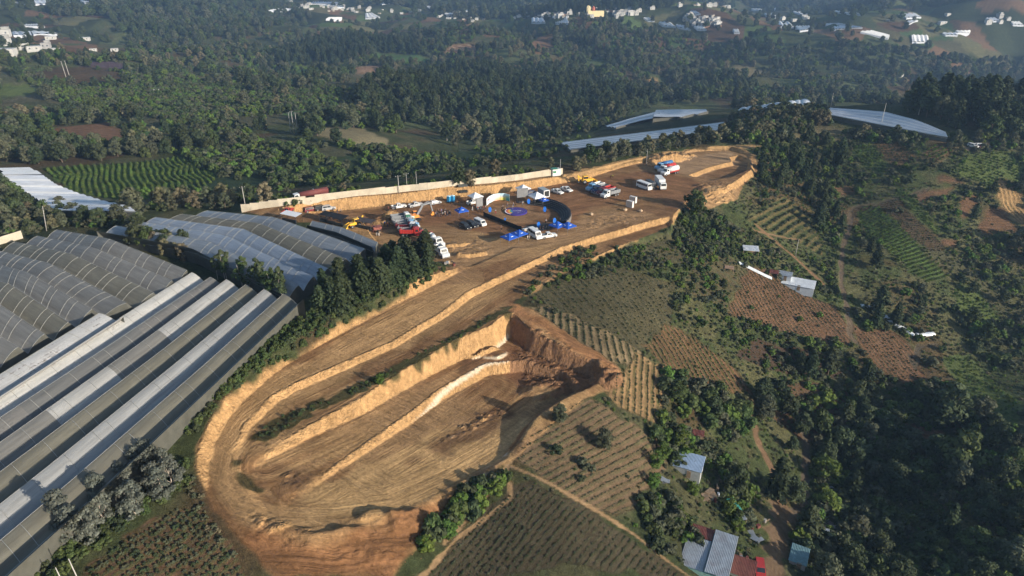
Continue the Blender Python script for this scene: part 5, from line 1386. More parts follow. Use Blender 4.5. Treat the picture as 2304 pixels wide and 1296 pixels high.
car('pickup', P_SILVER, 'silver pickup between the white pickup and the silver hatchback', (923, 467), (947, 462), 'pickup', 'pickup_truck')
car('hatch', P_SILVER, 'silver hatchback parked nearest the blue toilets', (970, 461), (990, 457))
car('suv', P_BLACK, 'black sport utility car, outermost of the three between the tents', (1040, 510), (1054, 517))
car('suv', P_BLACK, 'black sport utility car between its twin and the white minivan', (1056, 506), (1070, 513))
car('mini', P_WHITE, 'white minivan parked beside the two black cars', (1073, 502), (1088, 509), 'minivan', 'minivan')
car('van', P_WHITE, 'white high roof van beside the pair of joined blue tents', (1193, 526), (1214, 540), 'van', 'delivery_van')
car('pickup', P_WHITE, 'white pickup with a loaded bed next to the high roof van', (1220, 536), (1248, 532), 'pickup', 'pickup_truck')
car('pickup', P_WHITE, 'white pickup by the small container behind the seating', (1245, 432), (1263, 438), 'pickup', 'pickup_truck')
car('pickup', P_WHITE, 'white pickup with dark rear between the container and the digger', (1266, 427), (1283, 433), 'pickup', 'pickup_truck')
car('minibus', P_WHITE, 'white minibus parked beside the black van and the box truck', (1438, 420), (1460, 428), 'minibus', 'minibus')
car('van', P_BLACK, 'black van between the minibus and the box truck', (1456, 417), (1472, 427), 'van', 'delivery_van')
car('pickup', P_WHITE, 'white pickup under the canopy by the narrow video screen', (1056, 460), (1076, 457), 'pickup', 'pickup_truck')
car('suv', P_NAVY, 'dark car parked behind the big video screen', (1190, 440), (1206, 437))
car('suv', P_RED, 'red car on the dirt road in front of the tin roofed compound', (1706, 1268), (1712, 1305))
truck('box', P_WHITE, P_WHITE, 'white box truck beside the black van', (1477, 412), (1494, 431), None, False, 8.5)
truck('tank', P_LBLUE, P_BLUE, 'tanker truck with a blue tank and light blue cab', (1512, 376), (1474, 384), None, True, 8.6)
truck('tank', P_WHITE, P_RED, 'tanker truck with a red tank between the blue and the white one', (1517, 382), (1483, 390), None, True, 8.6)
truck('tank', P_WHITE, P_WHITE, 'tanker truck with a white tank and red skirt', (1524, 388), (1490, 396), None, True, 8.6)
truck('dump', P_WHITE, P_GREY, 'white bonneted dump truck at the front of the group of four', (1388, 438), (1357, 446), None)
truck('dump', P_MAROON, P_RED, 'dark red dump truck second in the group of four', (1377, 432), (1347, 440), None)
truck('dump', P_NAVY, P_GREY, 'dark blue dump truck third in the group of four', (1365, 428), (1336, 436), None)
truck('dump', P_LBLUE, P_WHITE, 'light blue dump truck at the back of the group of four', (1353, 423), (1324, 431), None)
ctr = [(905, 497, P_WHITE, P_GREY, 'white'), (907, 502, P_GREEN, P_GREY, 'green'), (911, 507, P_SILVER, P_SILVER, 'grey'), (915, 512, P_LBLUE, P_GREY, 'pale blue'), (917, 518, P_WHITE, P_MAROON, 'white and red'), (922, 524, P_BLACK, P_GREY, 'black'), (927, 530, P_RED, P_RED, 'bright red')]
for k, (x, y, a, b, w_) in enumerate(ctr):
    truck('dump', a, b, w_ + ' dump truck in the tight row behind the conifer clump', (x - 22, y), (x + 24, y + 1), None, True, 7.6)
truck('mix', P_WHITE, P_WHITE, 'white mixer truck standing at the edge of the conifer clump', (968, 545), (990, 556), None, True, 7.5)
truck('dump', P_WHITE, P_WHITE, 'white truck with a raised frame nearest the haul road', (984, 566), (1003, 582), None, True, 7.0)
tk = truck('tank', P_WHITE, mat('paint_red_shaded', (.15, .045, .04), .7), 'long red tanker parked outside the concrete wall', (736, 441), (664, 453), None, False, 12.5)  # red darkened in the paint itself to stand in for shade

def digger():
    ang, c = heading((915, 497), (950, 493))
    o = empty('excavator', tuple(c), ang, 'excavator with grey boom and orange body at the end of the truck row', 'excavator')
    for s_ in (-1, 1):
        MB().prism([(-1.9, .15), (-1.5, 0), (1.5, 0), (1.9, .15), (1.9, .65), (1.5, .85), (-1.5, .85), (-1.9, .65)], s_ * 1.2 - .3, s_ * 1.2 + .3).build('track', RUBBER, o)
    MB().box((0, 0, .9), (1.6, 1.9, .35)).build('undercarriage', DSTEEL, o)
    b = MB().prism([(-2.2, 1.1), (1.3, 1.1), (1.3, 1.9), (-1.0, 2.1), (-2.2, 2.0)], -1.25, 1.25).build('body', P_ORANGE, o)
    MB().prism([(-.2, 1.9), (1.3, 1.9), (1.15, 2.95), (-.1, 3.0)], .25, 1.25).build('cab', P_ORANGE, o)
    MB().box((.55, .75, 2.45), (1.5, 1.06, .6)).build('cab_window', GLASS, o)
    mb = MB()
    pts = [Vector((1.0, -.2, 1.9)), Vector((3.2, -.2, 4.9)), Vector((5.9, -.2, 5.3))]
    for p, q_ in zip(pts[:-1], pts[1:]):
        d = q_ - p; M = d.to_track_quat('X', 'Z').to_matrix().to_4x4()
        mb.box((p + q_) / 2, (d.length + .2, .42, .55), M=M)
    mb.build('boom', P_GREY, o)
    p, q_ = Vector((5.7, -.2, 5.4)), Vector((6.5, -.2, 2.2)); d = q_ - p
    MB().box((p + q_) / 2, (d.length, .34, .42), M=d.to_track_quat('X', 'Y').to_matrix().to_4x4()).build('arm', P_GREY, o)
    mb = MB(); mb.tube((3.1, -.2, 5.3), (5.4, -.2, 5.9), .09, 6); mb.tube((1.4, -.45, 1.7), (2.8, -.45, 4.0), .09, 6); mb.build('hydraulic_ram', STEEL, o)
    MB().prism([(6.4, 2.3), (6.9, 1.6), (6.7, .9), (5.9, .8), (5.6, 1.3), (6.0, 1.5)], -.75, .35).build('bucket', P_ORANGE, o)
    return o
digger()
def backhoe(label, a, b, sc=1.0):
    ang, c = heading(a, b)
    o = empty('backhoe_loader', tuple(c), ang, label, 'digger'); o.scale = (sc,) * 3
    MB().prism([(-1.6, .8), (2.1, .8), (2.1, 1.5), (.6, 1.7), (-1.6, 1.6)], -.75, .75).build('body', P_YEL, o)
    MB().prism([(-1.4, 1.6), (.5, 1.6), (.35, 2.75), (-1.3, 2.75)], -.7, .7, 0, inset=.06, zt=2).build('cab', P_YEL, o)
    MB().box((-.45, 0, 2.15), (1.6, 1.44, .7)).build('cab_window', GLASS, o)
    for x, r in ((-1.0, .75), (1.55, .5)):
        for y in (-.95, .95): wheel(o, x, y, r, .4)
    mb = MB()
    for y in (-.7, .7): mb.box((2.6, y, 1.3), (1.9, .14, .25), M=Matrix.Rotation(.4, 4, 'Y'))
    mb.build('loader_arm', P_YEL, o)
    MB().prism([(3.2, .3), (4.1, .2), (3.3, 1.3)], -1.1, 1.1).build('front_bucket', P_YEL, o)
    mb = MB(); mb.box((-2.3, 0, 2.2), (2.2, .3, .35), M=Matrix.Rotation(.7, 4, 'Y')); mb.box((-3.0, 0, 2.1), (.3, .25, 2.2), M=Matrix.Rotation(-.2, 4, 'Y')); mb.build('rear_arm', P_YEL, o)
    MB().prism([(-3.3, .5), (-2.7, .5), (-2.8, 1.1), (-3.3, 1.2)], -.35, .35).build('rear_bucket', DSTEEL, o)
backhoe('yellow backhoe loader behind the group of four dump trucks', (1305, 414), (1333, 411), 1.15)
backhoe('yellow loader beside the black market stalls', (812, 506), (786, 513), .95)

# tents and stage gear
T_BLUE = mat('tent_cloth_blue', (.018, .085, .42), .6, 0, .08, 1, .3); T_WHITE = mat('tent_cloth_white', (.74, .75, .76), .6, 0, .05, 1, .3); BLACKC = mat('black_cloth', (.012, .012, .014), .8)
def tent(px, py, size, m, label, rz=.6, hp_=2.3, peak=1.25, mark=True, name='canopy_tent', group=None):
    c = hp(px, py)
    o = empty(name, tuple(c), rz, label, 'tent', group)
    s_ = size / 2
    mb = MB(); n = 5
    cs = [(-s_, -s_), (s_, -s_), (s_, s_), (-s_, s_)]
    for i in range(4):
        a, b = cs[i], cs[(i + 1) % 4]
        prev = None
        for k in range(n + 1):
            t = k / n; f = 1 - t; z = hp_ + peak * (t ** 1.25)
            cur = [(a[0] * f, a[1] * f, z), (b[0] * f, b[1] * f, z)]
            if prev and k < n: mb.face([prev[0], prev[1], cur[1], cur[0]])
            elif prev: mb.face([prev[0], prev[1], (0, 0, z)])
            prev = cur
        mb.face([(a[0], a[1], hp_ - .28), (b[0], b[1], hp_ - .28), (b[0], b[1], hp_), (a[0], a[1], hp_)])
    mb.build('canopy', m, o)
    for x, y in cs: MB().tube((x * .97, y * .97, 0), (x * .97, y * .97, hp_), .035, 6).build('leg', STEEL, o)
    if mark:
        for i in range(4):
            a, b = Vector((*cs[i], 0)), Vector((*cs[(i + 1) % 4], 0)); mb = MB()
            mid = (a + b) / 2; u = (b - a).normalized(); up = (Vector((0, 0, hp_ + peak)) - Vector((mid.x, mid.y, hp_)))
            base = Vector((mid.x, mid.y, hp_)); nrm = u.cross(up.normalized())
            for j, x in enumerate((-.5, -.28, -.08, .12, .34)):
                p = base + up * .36 + u * x * .9 + nrm * .06 - Vector((0, 0, .08)); q1 = u * (.07 + .03 * (j % 2)); q2 = up.normalized() * (.10 + .05 * (j % 3 == 0))
                mb.face([p - q1 - q2, p + q1 - q2, p + q1 + q2, p - q1 + q2])
            mb.build('logo_lettering', T_WHITE, o)
    return o
tent(1039, 487, 3.7, T_BLUE, 'blue canopy tent standing alone left of the seating', .5)
tent(1146, 548, 4.0, T_BLUE, 'blue canopy tent, nearer one of the joined pair by the van', .75)
tent(1168, 540, 4.0, T_BLUE, 'blue canopy tent joined behind the nearest one by the van', .75)
tent(1254, 521, 4.0, T_BLUE, 'blue canopy tent, inner one of the pair at the end of the seating', .75)
tent(1277, 522, 4.0, T_BLUE, 'blue canopy tent, outermost of the pair at the end of the seating', .7)
tent(1223, 461, 2.8, T_BLUE, 'small blue canopy tent tucked beside the white tent', .6, 2.0, .9)
tent(1208, 456, 4.8, T_WHITE, 'white canopy tent behind the black seating', .55, 2.6, 1.5, False)
tent(1177, 440, 4.2, T_WHITE, 'white canopy tent behind the big video screen', .6, 3.0, 1.3, False)
tent(1070, 457, 4.2, T_WHITE, 'white canopy tent behind the narrow video screen', .6, 2.8, 1.3, False)

SC = hp(1161, 477); RS = 3.9
o = empty('round_stage', tuple(SC), 0, 'low round purple stage with a rainbow swirl on one side', 'stage')
PURP = mat('stage_purple', (.045, .03, .22), .45, 0, .1, 1)
mb = MB(); mb.tube((0, 0, 0), (0, 0, .38), RS, 48, sm=False); mb.build('platform', PURP, o)
cols = [(.75, .75, .72), (.55, .04, .06), (.70, .25, .04), (.72, .5, .05), (.10, .35, .12), (.05, .2, .5)]
for k, c in enumerate(cols):
    mb = MB(); r1, r2 = RS * (1.0 - .11 * k), RS * (.89 - .11 * k) + .0
    for j in range(14):
        a, b = math.radians(150 + j * 6.5 - k * 2), math.radians(156.5 + j * 6.5 - k * 2)
        f = 1 - .35 * (j / 14)
        cx_ = -RS * .0
        mb.face([(math.cos(a) * r1, math.sin(a) * r1, .39), (math.cos(b) * r1, math.sin(b) * r1, .39), (math.cos(b) * r2, math.sin(b) * r2, .39), (math.cos(a) * r2, math.sin(a) * r2, .39)][::1])
    mb.build('swirl_band', mat('swirl_%d' % k, c, .5), o)
mb = MB()
for j in range(11):
    x = -.9 + j * .26; mb.box((x, .25 + x * .12, .392), (.15, .2 + .12 * (j % 2), .012), rz=.12)
for j in range(16): mb.box((-1.3 + j * .2, -.3 + j * .025, .392), (.11, .09, .012), rz=.12)
mb.build('lettering', T_WHITE, o)
mb = MB()
for j in range(18):
    a, r = random.uniform(-1.4, 1.2), random.uniform(1.5, 3.6); mb.box((math.cos(a) * r, math.sin(a) * r, .392), (.09, .09, .012), rz=a)
mb.build('star_dots', T_WHITE, o)

def banner_art():
    q = NT('backdrop_print')
    t = q.n('ShaderNodeAttribute', attribute_name='along').outputs['Vector']
    s_ = q.n('ShaderNodeSeparateXYZ'); q.l(t, s_.inputs[0]); u, v = s_.outputs[0], s_.outputs[1]
    n = q.noise(3.0, t, 3)
    c = q.mix(q.ramp(u, .0, .5), (.70, .72, .74), (.50, .70, .78))
    c = q.mix(q.math('MULTIPLY', q.ramp(u, .35, .6), q.ramp(v, .75, .15)), c, (.75, .38, .22))
    c = q.mix(q.math('MULTIPLY', q.ramp(u, .62, .78), q.ramp(q.math('ADD', v, n), 1.2, .8)), c, (.62, .62, .10))
    c = q.mix(q.math('MULTIPLY', q.ramp(u, .80, .9), q.ramp(v, 1.0, .3)), c, (.05, .28, .32))
    q.put(q.b.inputs['Base Color'], c); q.b.inputs['Roughness'].default_value = .6
    return q.m
ART = banner_art()
P = GP([(1095, 464), (1101, 458), (1111, 453), (1124, 451), (1136, 451), (1146, 454)])
o = empty('event_backdrop', tuple(P[2]), 0, 'curved printed backdrop wall behind the round stage', 'backdrop')
V = []; Fc = []; at_ = []
d = np.r_[0, np.cumsum(np.linalg.norm(np.diff(P[:, :2], axis=0), axis=1))]; d /= d[-1]
org = P[2]; base = P[:, 2].min()
cen = SC
for k, p in enumerate(P):
    n_ = np.array([p[0] - cen[0], p[1] - cen[1]]); n_ /= np.linalg.norm(n_)
    for zz_, vv in ((.15, 0), (2.7, 1)):
        V.append((p[0] - org[0], p[1] - org[1], base - org[2] + zz_)); at_.append((d[k], vv, 0))
for k in range(len(P) - 1): Fc.append((2 * k, 2 * k + 2, 2 * k + 3, 2 * k + 1))
me = np_mesh('printed_panel', V, Fc, [ART]); a = me.attributes.new('along', 'FLOAT_VECTOR', 'POINT'); a.data.foreach_set('vector', np.array(at_, np.float32).ravel())
pn = bpy.data.objects.new('printed_panel', me); COL.objects.link(pn); pn.parent = o
sl = pn.modifiers.new('thick', 'SOLIDIFY'); sl.thickness = .08
mb = MB()
RED_M = mat('sign_red', (.6, .05, .05), .5)
for j, t in enumerate((.10, .14, .18, .22, .26)):
    i = 0; x = np.interp(t, d, V_x := [v[0] for v in V[::2]]); y = np.interp(t, d, [v[1] for v in V[::2]])
    mb.box((x + .03, y - .10, base - org[2] + 1.75), (.22, .05, .42), rz=.7)
mb.build('lettering', RED_M, o)
mb = MB()
for k in range(len(P)):
    x, y, z = V[2 * k]; mb.tube((x, y + .12, z - .15), (x, y + .12, z + 2.6), .05, 6)
mb.build('support_frame', DSTEEL, o)

def screen(a, b, z0_, hh, label, back=False):
    p, q_ = GP([a, b]); c = (p + q_) / 2; ang = math.atan2(q_[1] - p[1], q_[0] - p[0]); w = np.linalg.norm((q_ - p)[:2])
    o = empty('video_screen', tuple(c), ang, label, 'screen')
    MB().box((0, 0, z0_ + hh / 2), (w, .25, hh)).build('panel', mat('screen_face_grey', (.20, .20, .205), .5), o)
    for s_ in (-1, 1):
        mb = MB(); x = s_ * (w / 2 - .15)
        for dx, dy in ((-.15, .2), (.15, .2), (-.15, .5), (.15, .5)): mb.tube((x + dx, dy, 0), (x + dx, dy, z0_ + hh), .03, 5)
        for j in range(8): mb.tube((x - .15, .2, j * .5), (x + .15, .5, j * .5 + .25), .02, 4)
        mb.build('truss_leg', DSTEEL, o)
    MB().box((0, .3, .12), (w, 1.4, .2)).build('base_plate', DSTEEL, o)
screen((1163, 456), (1188, 454), 1.9, 3.3, 'big grey video screen on trusses between two white tents')
screen((1072, 472), (1086, 468), .8, 3.3, 'narrow grey video screen beside the curved backdrop')

# tiered seating round the stage
pa, pb = GP([(1192, 462), (1255, 503)])
ra = np.linalg.norm((pa - SC)[:2]); rb = np.linalg.norm((pb - SC)[:2])
ta, tb = math.atan2(*(pa - SC)[[1, 0]]), math.atan2(*(pb - SC)[[1, 0]])
r0 = (ra + rb) / 2
o = empty('tiered_seating', tuple(SC), 0, 'black tiered seating curving round the stage', 'bleachers')
SEATM = mat('seat_black', (.022, .022, .025), .55); DECKM = mat('deck_grey', (.16, .15, .14), .8)
for k in range(5):
    for nm, m, z1, z2, d1, d2 in (('riser_deck', DECKM, 0, .35 + .36 * k, 0, .78), ('seat_row', SEATM, .36 + .36 * k, .72 + .36 * k, .40, .70)):
        mb = MB(); n = 26
        for j in range(n):
            a, b = ta + (tb - ta) * j / n, ta + (tb - ta) * (j + 1) / n
            if a > b: a, b = b, a
            q1 = [np.interp(j / n, [0, 1], [ra, rb]) + k * .78] * 2
            i1, o1 = q1[0] + d1, q1[0] + d2
            A, B, C_, D_ = (math.cos(a) * i1, math.sin(a) * i1), (math.cos(b) * i1, math.sin(b) * i1), (math.cos(b) * o1, math.sin(b) * o1), (math.cos(a) * o1, math.sin(a) * o1)
            mb.face([(*A, z2), (*D_, z2), (*C_, z2), (*B, z2)]); mb.face([(*A, z1), (*A, z2), (*B, z2), (*B, z1)]); mb.face([(*D_, z1), (*C_, z1), (*C_, z2), (*D_, z2)])
        mb.build(nm, m, o)
# black fence in front and the dark mat
P = GP([(1088, 486), (1100, 491), (1115, 497), (1132, 504), (1150, 511), (1164, 517), (1174, 519)])
o = empty('crowd_fence', tuple(P[3]), 0, 'long black cloth covered fence between the tents and the stage', 'fence')
for k in range(len(P) - 1):
    p, q_ = P[k] - P[3], P[k + 1] - P[3]; dlt = q_ - p
    MB().box(tuple((p + q_) / 2 + np.array([0, 0, .75])), (np.linalg.norm(dlt) - .03, .12, 1.5), rz=math.atan2(dlt[1], dlt[0])).build('fence_panel', BLACKC, o)
for px_, py_, lb in ((1222, 512, 'dark ground cloth behind the seating end'),):
    Pm = GP([(1172, 514), (1195, 506), (1225, 502), (1250, 502), (1252, 510), (1215, 520), (1185, 521)])
    c = Pm.mean(0); zt = max(Pm[:, 2]) + .05
    mb = MB(); n = len(Pm)
    top = [(p[0] - c[0], p[1] - c[1], .06) for p in Pm]; bot = [(p[0], p[1], -.3) for p in top]
    ar_ = sum(top[i][0] * top[(i + 1) % n][1] - top[(i + 1) % n][0] * top[i][1] for i in range(n))
    mb.face(top if ar_ > 0 else top[::-1])
    for i in range(n): mb.face([bot[i], bot[(i + 1) % n], top[(i + 1) % n], top[i]])
    m_ = mb.build('ground_cloth', mat('dark_mat', (.045, .042, .042), .9, 0, .2), None, (c[0], c[1], zt - .06)); tag(m_, 'dark ground cloth laid between the seating and the tents', 'mat')
# blue flag banners
def flag(px, py, label, w=1.1, hh=2.0):
    c = hp(px, py); o = empty('flag_banner', tuple(c), random.uniform(-.3, .5), label, 'banner', None)
    MB().tube((0, 0, 0), (0, 0, hh + .5), .03, 6).build('pole', STEEL, o)
    mb = MB(); pts = [(math.cos(t) * w / 2 + w / 2, .45 + hh / 2 + math.sin(t) * hh / 2) for t in np.linspace(0, 2 * math.pi, 13)[:-1]]
    mb.prism([(x, z) for x, z in pts], -.03, .03); mb.build('cloth', mat('flag_blue', (.02, .16, .62), .5), o)
for x, y, lb in ((1099, 481, 'blue oval flag at the start of the black fence'), (1186, 462, 'blue oval flag in front of the big video screen'), (1222, 480, 'blue oval flag halfway along the seating'), (1244, 506, 'blue oval flag at the outer end of the seating'), (1208, 515, 'blue oval flag on the dark ground cloth'), (1134, 499, 'small blue flag in the middle of the black fence')): flag(x, y, lb, 1.1 if x != 1134 else .7, 2.0 if x != 1134 else 1.0)
# small white tables of the crew
TBL = []
for k, (x, y) in enumerate([(1178, 520), (1184, 519), (1191, 519), (1199, 518), (1206, 518)]):
    c = hp(x, y)
    if k == 0:
        tb0 = empty('event_table', tuple(c), .3, 'table with a pale cloth beside the dark ground cloth', 'table', 'pale tables in a row by the ground cloth')
        MB().box((0, 0, .74), (1.2, .7, .05)).build('tabletop', T_WHITE, tb0); MB().box((0, 0, .38), (1.1, .6, .66)).build('table_cloth', mat('cloth_beige', (.5, .42, .34), .8), tb0)
        _used.add(tb0.name)
    else: place(tb0, tuple(c), .3, 'table with a pale cloth beside the dark ground cloth', 'pale tables in a row by the ground cloth')
# toilets, cabinets, container, stalls
def toilet(px, py, label):
    o = empty('portable_toilet', tuple(hp(px, py)), -.5, label, 'toilet')
    MB().box((0, 0, 1.05), (1.15, 1.15, 2.1)).build('cabin', mat('toilet_blue', (.03, .22, .42), .5), o)
    MB().box((0, 0, 2.2), (1.2, 1.2, .22), taper=.7).build('roof', mat('toilet_roof', (.45, .62, .68), .5), o)
    MB().box((0, -.59, 1.0), (.75, .05, 1.8)).build('door', mat('toilet_door', (.05, .30, .52), .5), o)
toilet(1010, 454, 'blue portable toilet, farther from the canopy'); toilet(1019, 453, 'blue portable toilet, closer to the canopy')
def cabinet(px, py, label):
    o = empty('steel_cabinet', tuple(hp(px, py)), -.75, label, 'cabinet')
    MB().box((0, 0, 1.2), (2.6, 1.0, 2.3)).build('body', mat('cabinet_white', (.66, .62, .58), .6, 0, .1), o)
    MB().box((0, -.53, 1.2), (2.3, .04, 2.0)).build('door', mat('cabinet_door', (.55, .45, .38), .6), o)
    MB().box((0, 0, .05), (2.7, 1.1, .1)).build('base_frame', DSTEEL, o)
cabinet(1417, 466, 'pale upright cabinet nearer the rubble'); cabinet(1424, 456, 'pale upright cabinet nearer the minibus')
ang, c = heading((1216, 436), (1230, 444))
o = empty('shipping_container', tuple(c), ang, 'grey container with a white framed open end behind the white tent', 'container')
MB().box((0, 0, 1.35), (4.6, 2.4, 2.6)).build('shell', mat('container_grey', (.30, .34, .36), .6, 0, .08), o)
mb = MB()
for y in (-1.1, 1.1): mb.box((2.34, y, 1.35), (.1, .25, 2.6))
for z in (.15, 2.55): mb.box((2.34, 0, z), (.1, 2.4, .25))
mb.build('end_frame', T_WHITE, o); MB().box((2.31, 0, 1.35), (.04, 1.9, 2.2)).build('opening_shade', DARKIN, o)  # dark panel on the solid shell stands in for the shade inside
def stall(px, py, w, d_, label, rz=-.45, m=BLACKC):
    o = empty('market_stall', tuple(hp(px, py)), rz, label, 'stall')
    mb = MB()
    for x in (-w / 2, w / 2):
        for y in (-d_ / 2, d_ / 2): mb.tube((x, y, 0), (x, y, 2.4 + (.3 if y > 0 else 0)), .05, 6)
    mb.build('post', DSTEEL, o)
    mb = MB(); mb.face([(-w / 2 - .1, -d_ / 2 - .1, 2.4), (w / 2 + .1, -d_ / 2 - .1, 2.4), (w / 2 + .1, d_ / 2 + .1, 2.7), (-w / 2 - .1, d_ / 2 + .1, 2.7)])
    r_ = mb.build('roof', m, o); r_.modifiers.new('t', 'SOLIDIFY').thickness = .06
    MB().box((0, -d_ / 2 + .3, .5), (w * .9, .5, .95)).build('counter', DARKIN, o)
stall(735, 497, 3.2, 3, 'black roofed stall, farthest along from the yellow loader'); stall(752, 501, 3.2, 3, 'black roofed stall in the middle of the three'); stall(768, 505, 3.6, 3.4, 'black roofed stall closest to the yellow loader')
stall(822, 512, 6.5, 2.6, 'long low dark shelter beside the yellow loader', -.45, mat('shelter_roof_dark', (.06, .05, .05), .8))
stall(657, 497, 6.5, 2.8, 'long white roofed shelter beside the bluish greenhouse', -.48, T_WHITE)
stall(1042, 432, 3.4, 2.2, 'small kiosk with a grey roof under the tall tree at the wall', .25, mat('kiosk_roof', (.13, .14, .13), .7))
o = empty('parasol', tuple(hp(806, 507)), 0, 'folded yellow parasol beside the yellow loader', 'parasol')
MB().tube((0, 0, 0), (0, 0, 3.0), .03, 6).build('pole', STEEL, o); MB().tube((0, 0, .9), (0, 0, 2.9), .42, 10, r2=.06).build('cloth', P_YEL, o)
o = empty('parasol', tuple(hp(964, 537)), 0, 'open red parasol at the end of the dump truck row', 'parasol')
MB().tube((0, 0, 0), (0, 0, 2.3), .03, 6).build('pole', STEEL, o); MB().tube((0, 0, 2.1), (0, 0, 2.6), 1.5, 14, r2=.05, cap=False).build('cloth', P_RED, o)
o = empty('screening_plant', tuple(hp(849, 520)), .4, 'small rusty red screening machine beside the conifer clump', 'machine')
MB().box((0, 0, 1.2), (2.2, 1.8, .9), taper=1.3).build('hopper', mat('rust_red', (.28, .10, .08), .8, 0, .3), o); MB().box((-2.4, 0, 1.1), (3.6, .7, .25), M=Matrix.Rotation(-.35, 4, 'Y')).build('belt', DARKIN, o)
mb = MB()
for x in (-.9, .9):
    for y in (-.7, .7): mb.tube((x, y, 0), (x, y, 1), .07, 6)
mb.build('leg', DSTEEL, o)
for (x, y, lb) in ((1007, 593, 'rough pale boulder beside the leaning gate post'), (1330, 484, 'pale block of stone at the near edge of the rubble field'), (1406, 474, 'pale block of stone beside the upright cabinets'), (1441, 476, 'pale block of stone at the outer edge of the rubble field')):
    rb_ = MB(); rnd = random.Random(x)
    bm = bmesh.new(); bmesh.ops.create_icosphere(bm, subdivisions=2, radius=.8)
    for v in bm.verts: v.co *= rnd.uniform(.75, 1.15); v.co.z *= .8
    me = bpy.data.meshes.new('boulder'); bm.to_mesh(me); bm.free(); me.materials.append(mat('rock_pale', (.42, .30, .19), .9, 0, .3, 2))
    bo = bpy.data.objects.new('boulder', me); COL.objects.link(bo); bo.location = tuple(hp(x, y) + np.array([0, 0, .3])); tag(bo, lb, 'boulder')

# ------------------------------------------------------------------ concrete wall, poles and wires
CONC = mat('precast_concrete', (.50, .44, .34), .85, 0, .14, .35, .1, (.30, .25, .18))
Pw = GP([(545, 478), (640, 463), (740, 450), (840, 438), (920, 430), (960, 427), (1010, 422), (1090, 413), (1170, 405), (1225, 397), (1266, 392)])
o = empty('concrete_wall', tuple(Pw[5]), 0, 'long pale concrete wall behind the event ground', 'wall')
d = np.r_[0, np.cumsum(np.linalg.norm(np.diff(Pw, axis=0), axis=1))]
n = int(d[-1] / 3.0); org = Pw[5]
for k in range(n):
    s0, s1 = d[-1] * k / n, d[-1] * (k + 1) / n
    p = np.array([np.interp(s0, d, Pw[:, i]) for i in range(3)]); q_ = np.array([np.interp(s1, d, Pw[:, i]) for i in range(3)])
    zt = round(float(max(H(p[0], p[1], False), H(q_[0], q_[1], False))) * 3) / 3 + 2.35
    zb_ = min(p[2], q_[2]) - 1.2; c = (p + q_) / 2; dl = q_ - p
    MB().box((c[0] - org[0], c[1] - org[1], (zt + zb_) / 2 - org[2]), (np.linalg.norm(dl[:2]) - .16, .14, zt - zb_), rz=math.atan2(dl[1], dl[0])).build('wall_panel', CONC, o)
    if k < 98: MB().box((p[0] - org[0], p[1] - org[1], (zt + zb_) / 2 - org[2]), (.2, .24, zt - zb_ + .05), rz=math.atan2(dl[1], dl[0])).build('wall_post', CONC, o)
# gate shed at its end
o = empty('gate_shed', tuple(hp(1250, 394)), .35, 'small shed with green and white sheets at the end of the concrete wall', 'shed')
MB().box((0, 0, 1.3), (3.4, 2.2, 2.6)).build('walls', mat('shed_white', (.66, .66, .63), .7), o)
MB().box((-.6, 0, 2.72), (2.4, 2.5, .12)).build('roof', P_GREEN, o); MB().box((-.9, -1.12, 1.6), (1.3, .05, .8)).build('green_sign', P_GREEN, o)
Pw = GP([(-60, 566), (52, 536)])
o = empty('site_wall', tuple(Pw[1]), 0, 'short pale wall behind the grey arched greenhouse', 'wall')
dl = Pw[1] - Pw[0]; c = (Pw[0] + Pw[1]) / 2 - Pw[1]
MB().box((c[0], c[1], .9), (np.linalg.norm(dl), .2, 3.4), rz=math.atan2(dl[1], dl[0])).build('wall_face', CONC, o)
POLEM = mat('pole_concrete', (.42, .40, .37), .8, 0, .1)
def pole(px, py, hgt_, label, arms=1, rz=0, r=.14, tilt=0.0, name='utility_pole'):
    c = hp(px, py); o = empty(name, tuple(c), rz, label, 'pole')
    o.rotation_euler = (0, tilt, rz)
    MB().tube((0, 0, -.4), (0, 0, hgt_), r, 8, r2=r * .6).build('post', POLEM, o)
    for k in range(arms):
        MB().box((0, 0, hgt_ - .5 - k * 1.0), (1.8, .1, .12)).build('crossarm', DSTEEL, o)
        for x in (-.8, .8): MB().tube((x, 0, hgt_ - .45 - k), (x, 0, hgt_ - .2 - k), .06, 6).build('insulator', T_WHITE, o)
    return c + np.array([0, 0, hgt_ - .25])
tops = [pole(105, 520, 8.5, 'utility pole in the tree belt behind the grey greenhouse', 0, .4, .13, .12), pole(553, 469, 8, 'utility pole just inside the left end of the wall', 1, .4), pole(898, 434, 6.5, 'utility pole standing at the middle of the wall', 1, .4), pole(1260, 395, 6.5, 'utility pole by the green and white shed', 0, .4, .1)]
t2 = [pole(916, 425, 6.0, 'thin pole behind the wall near the spire shaped tree', 1, .4, .1), pole(938, 424, 6.5, 'thin bare pole behind the wall to the side of the spire shaped tree', 0, .4, .1)]
pole(1454, 372, 7, 'thin pole in the row of olive trees by the dirt road', 0, 0, .1)
pole(655, 300, 13, 'grey pole in the woods beyond the valley, outermost of three', 1, 0, .2); pole(662, 301, 14, 'grey pole in the woods beyond the valley, middle of three', 1, 0, .2); pole(670, 301, 13, 'grey pole in the woods beyond the valley, last of three', 1, 0, .2)
pole(153, 187, 20, 'tall white pole of the pair on the orchard slope, nearer the edge', 1, 0, .3, -.05); pole(161, 186, 20, 'tall white pole of the pair on the orchard slope, inner one', 1, 0, .3, -.05)
pole(1866, 256, 11, 'slim mast at the near corner of the hilltop greenhouse', 0, 0, .12); pole(1981, 287, 12, 'slim mast rising in front of the hilltop greenhouse', 0, 0, .14)
pole(1790, 575, 6, 'white bare pole below the terraced plots', 0, 0, .12)
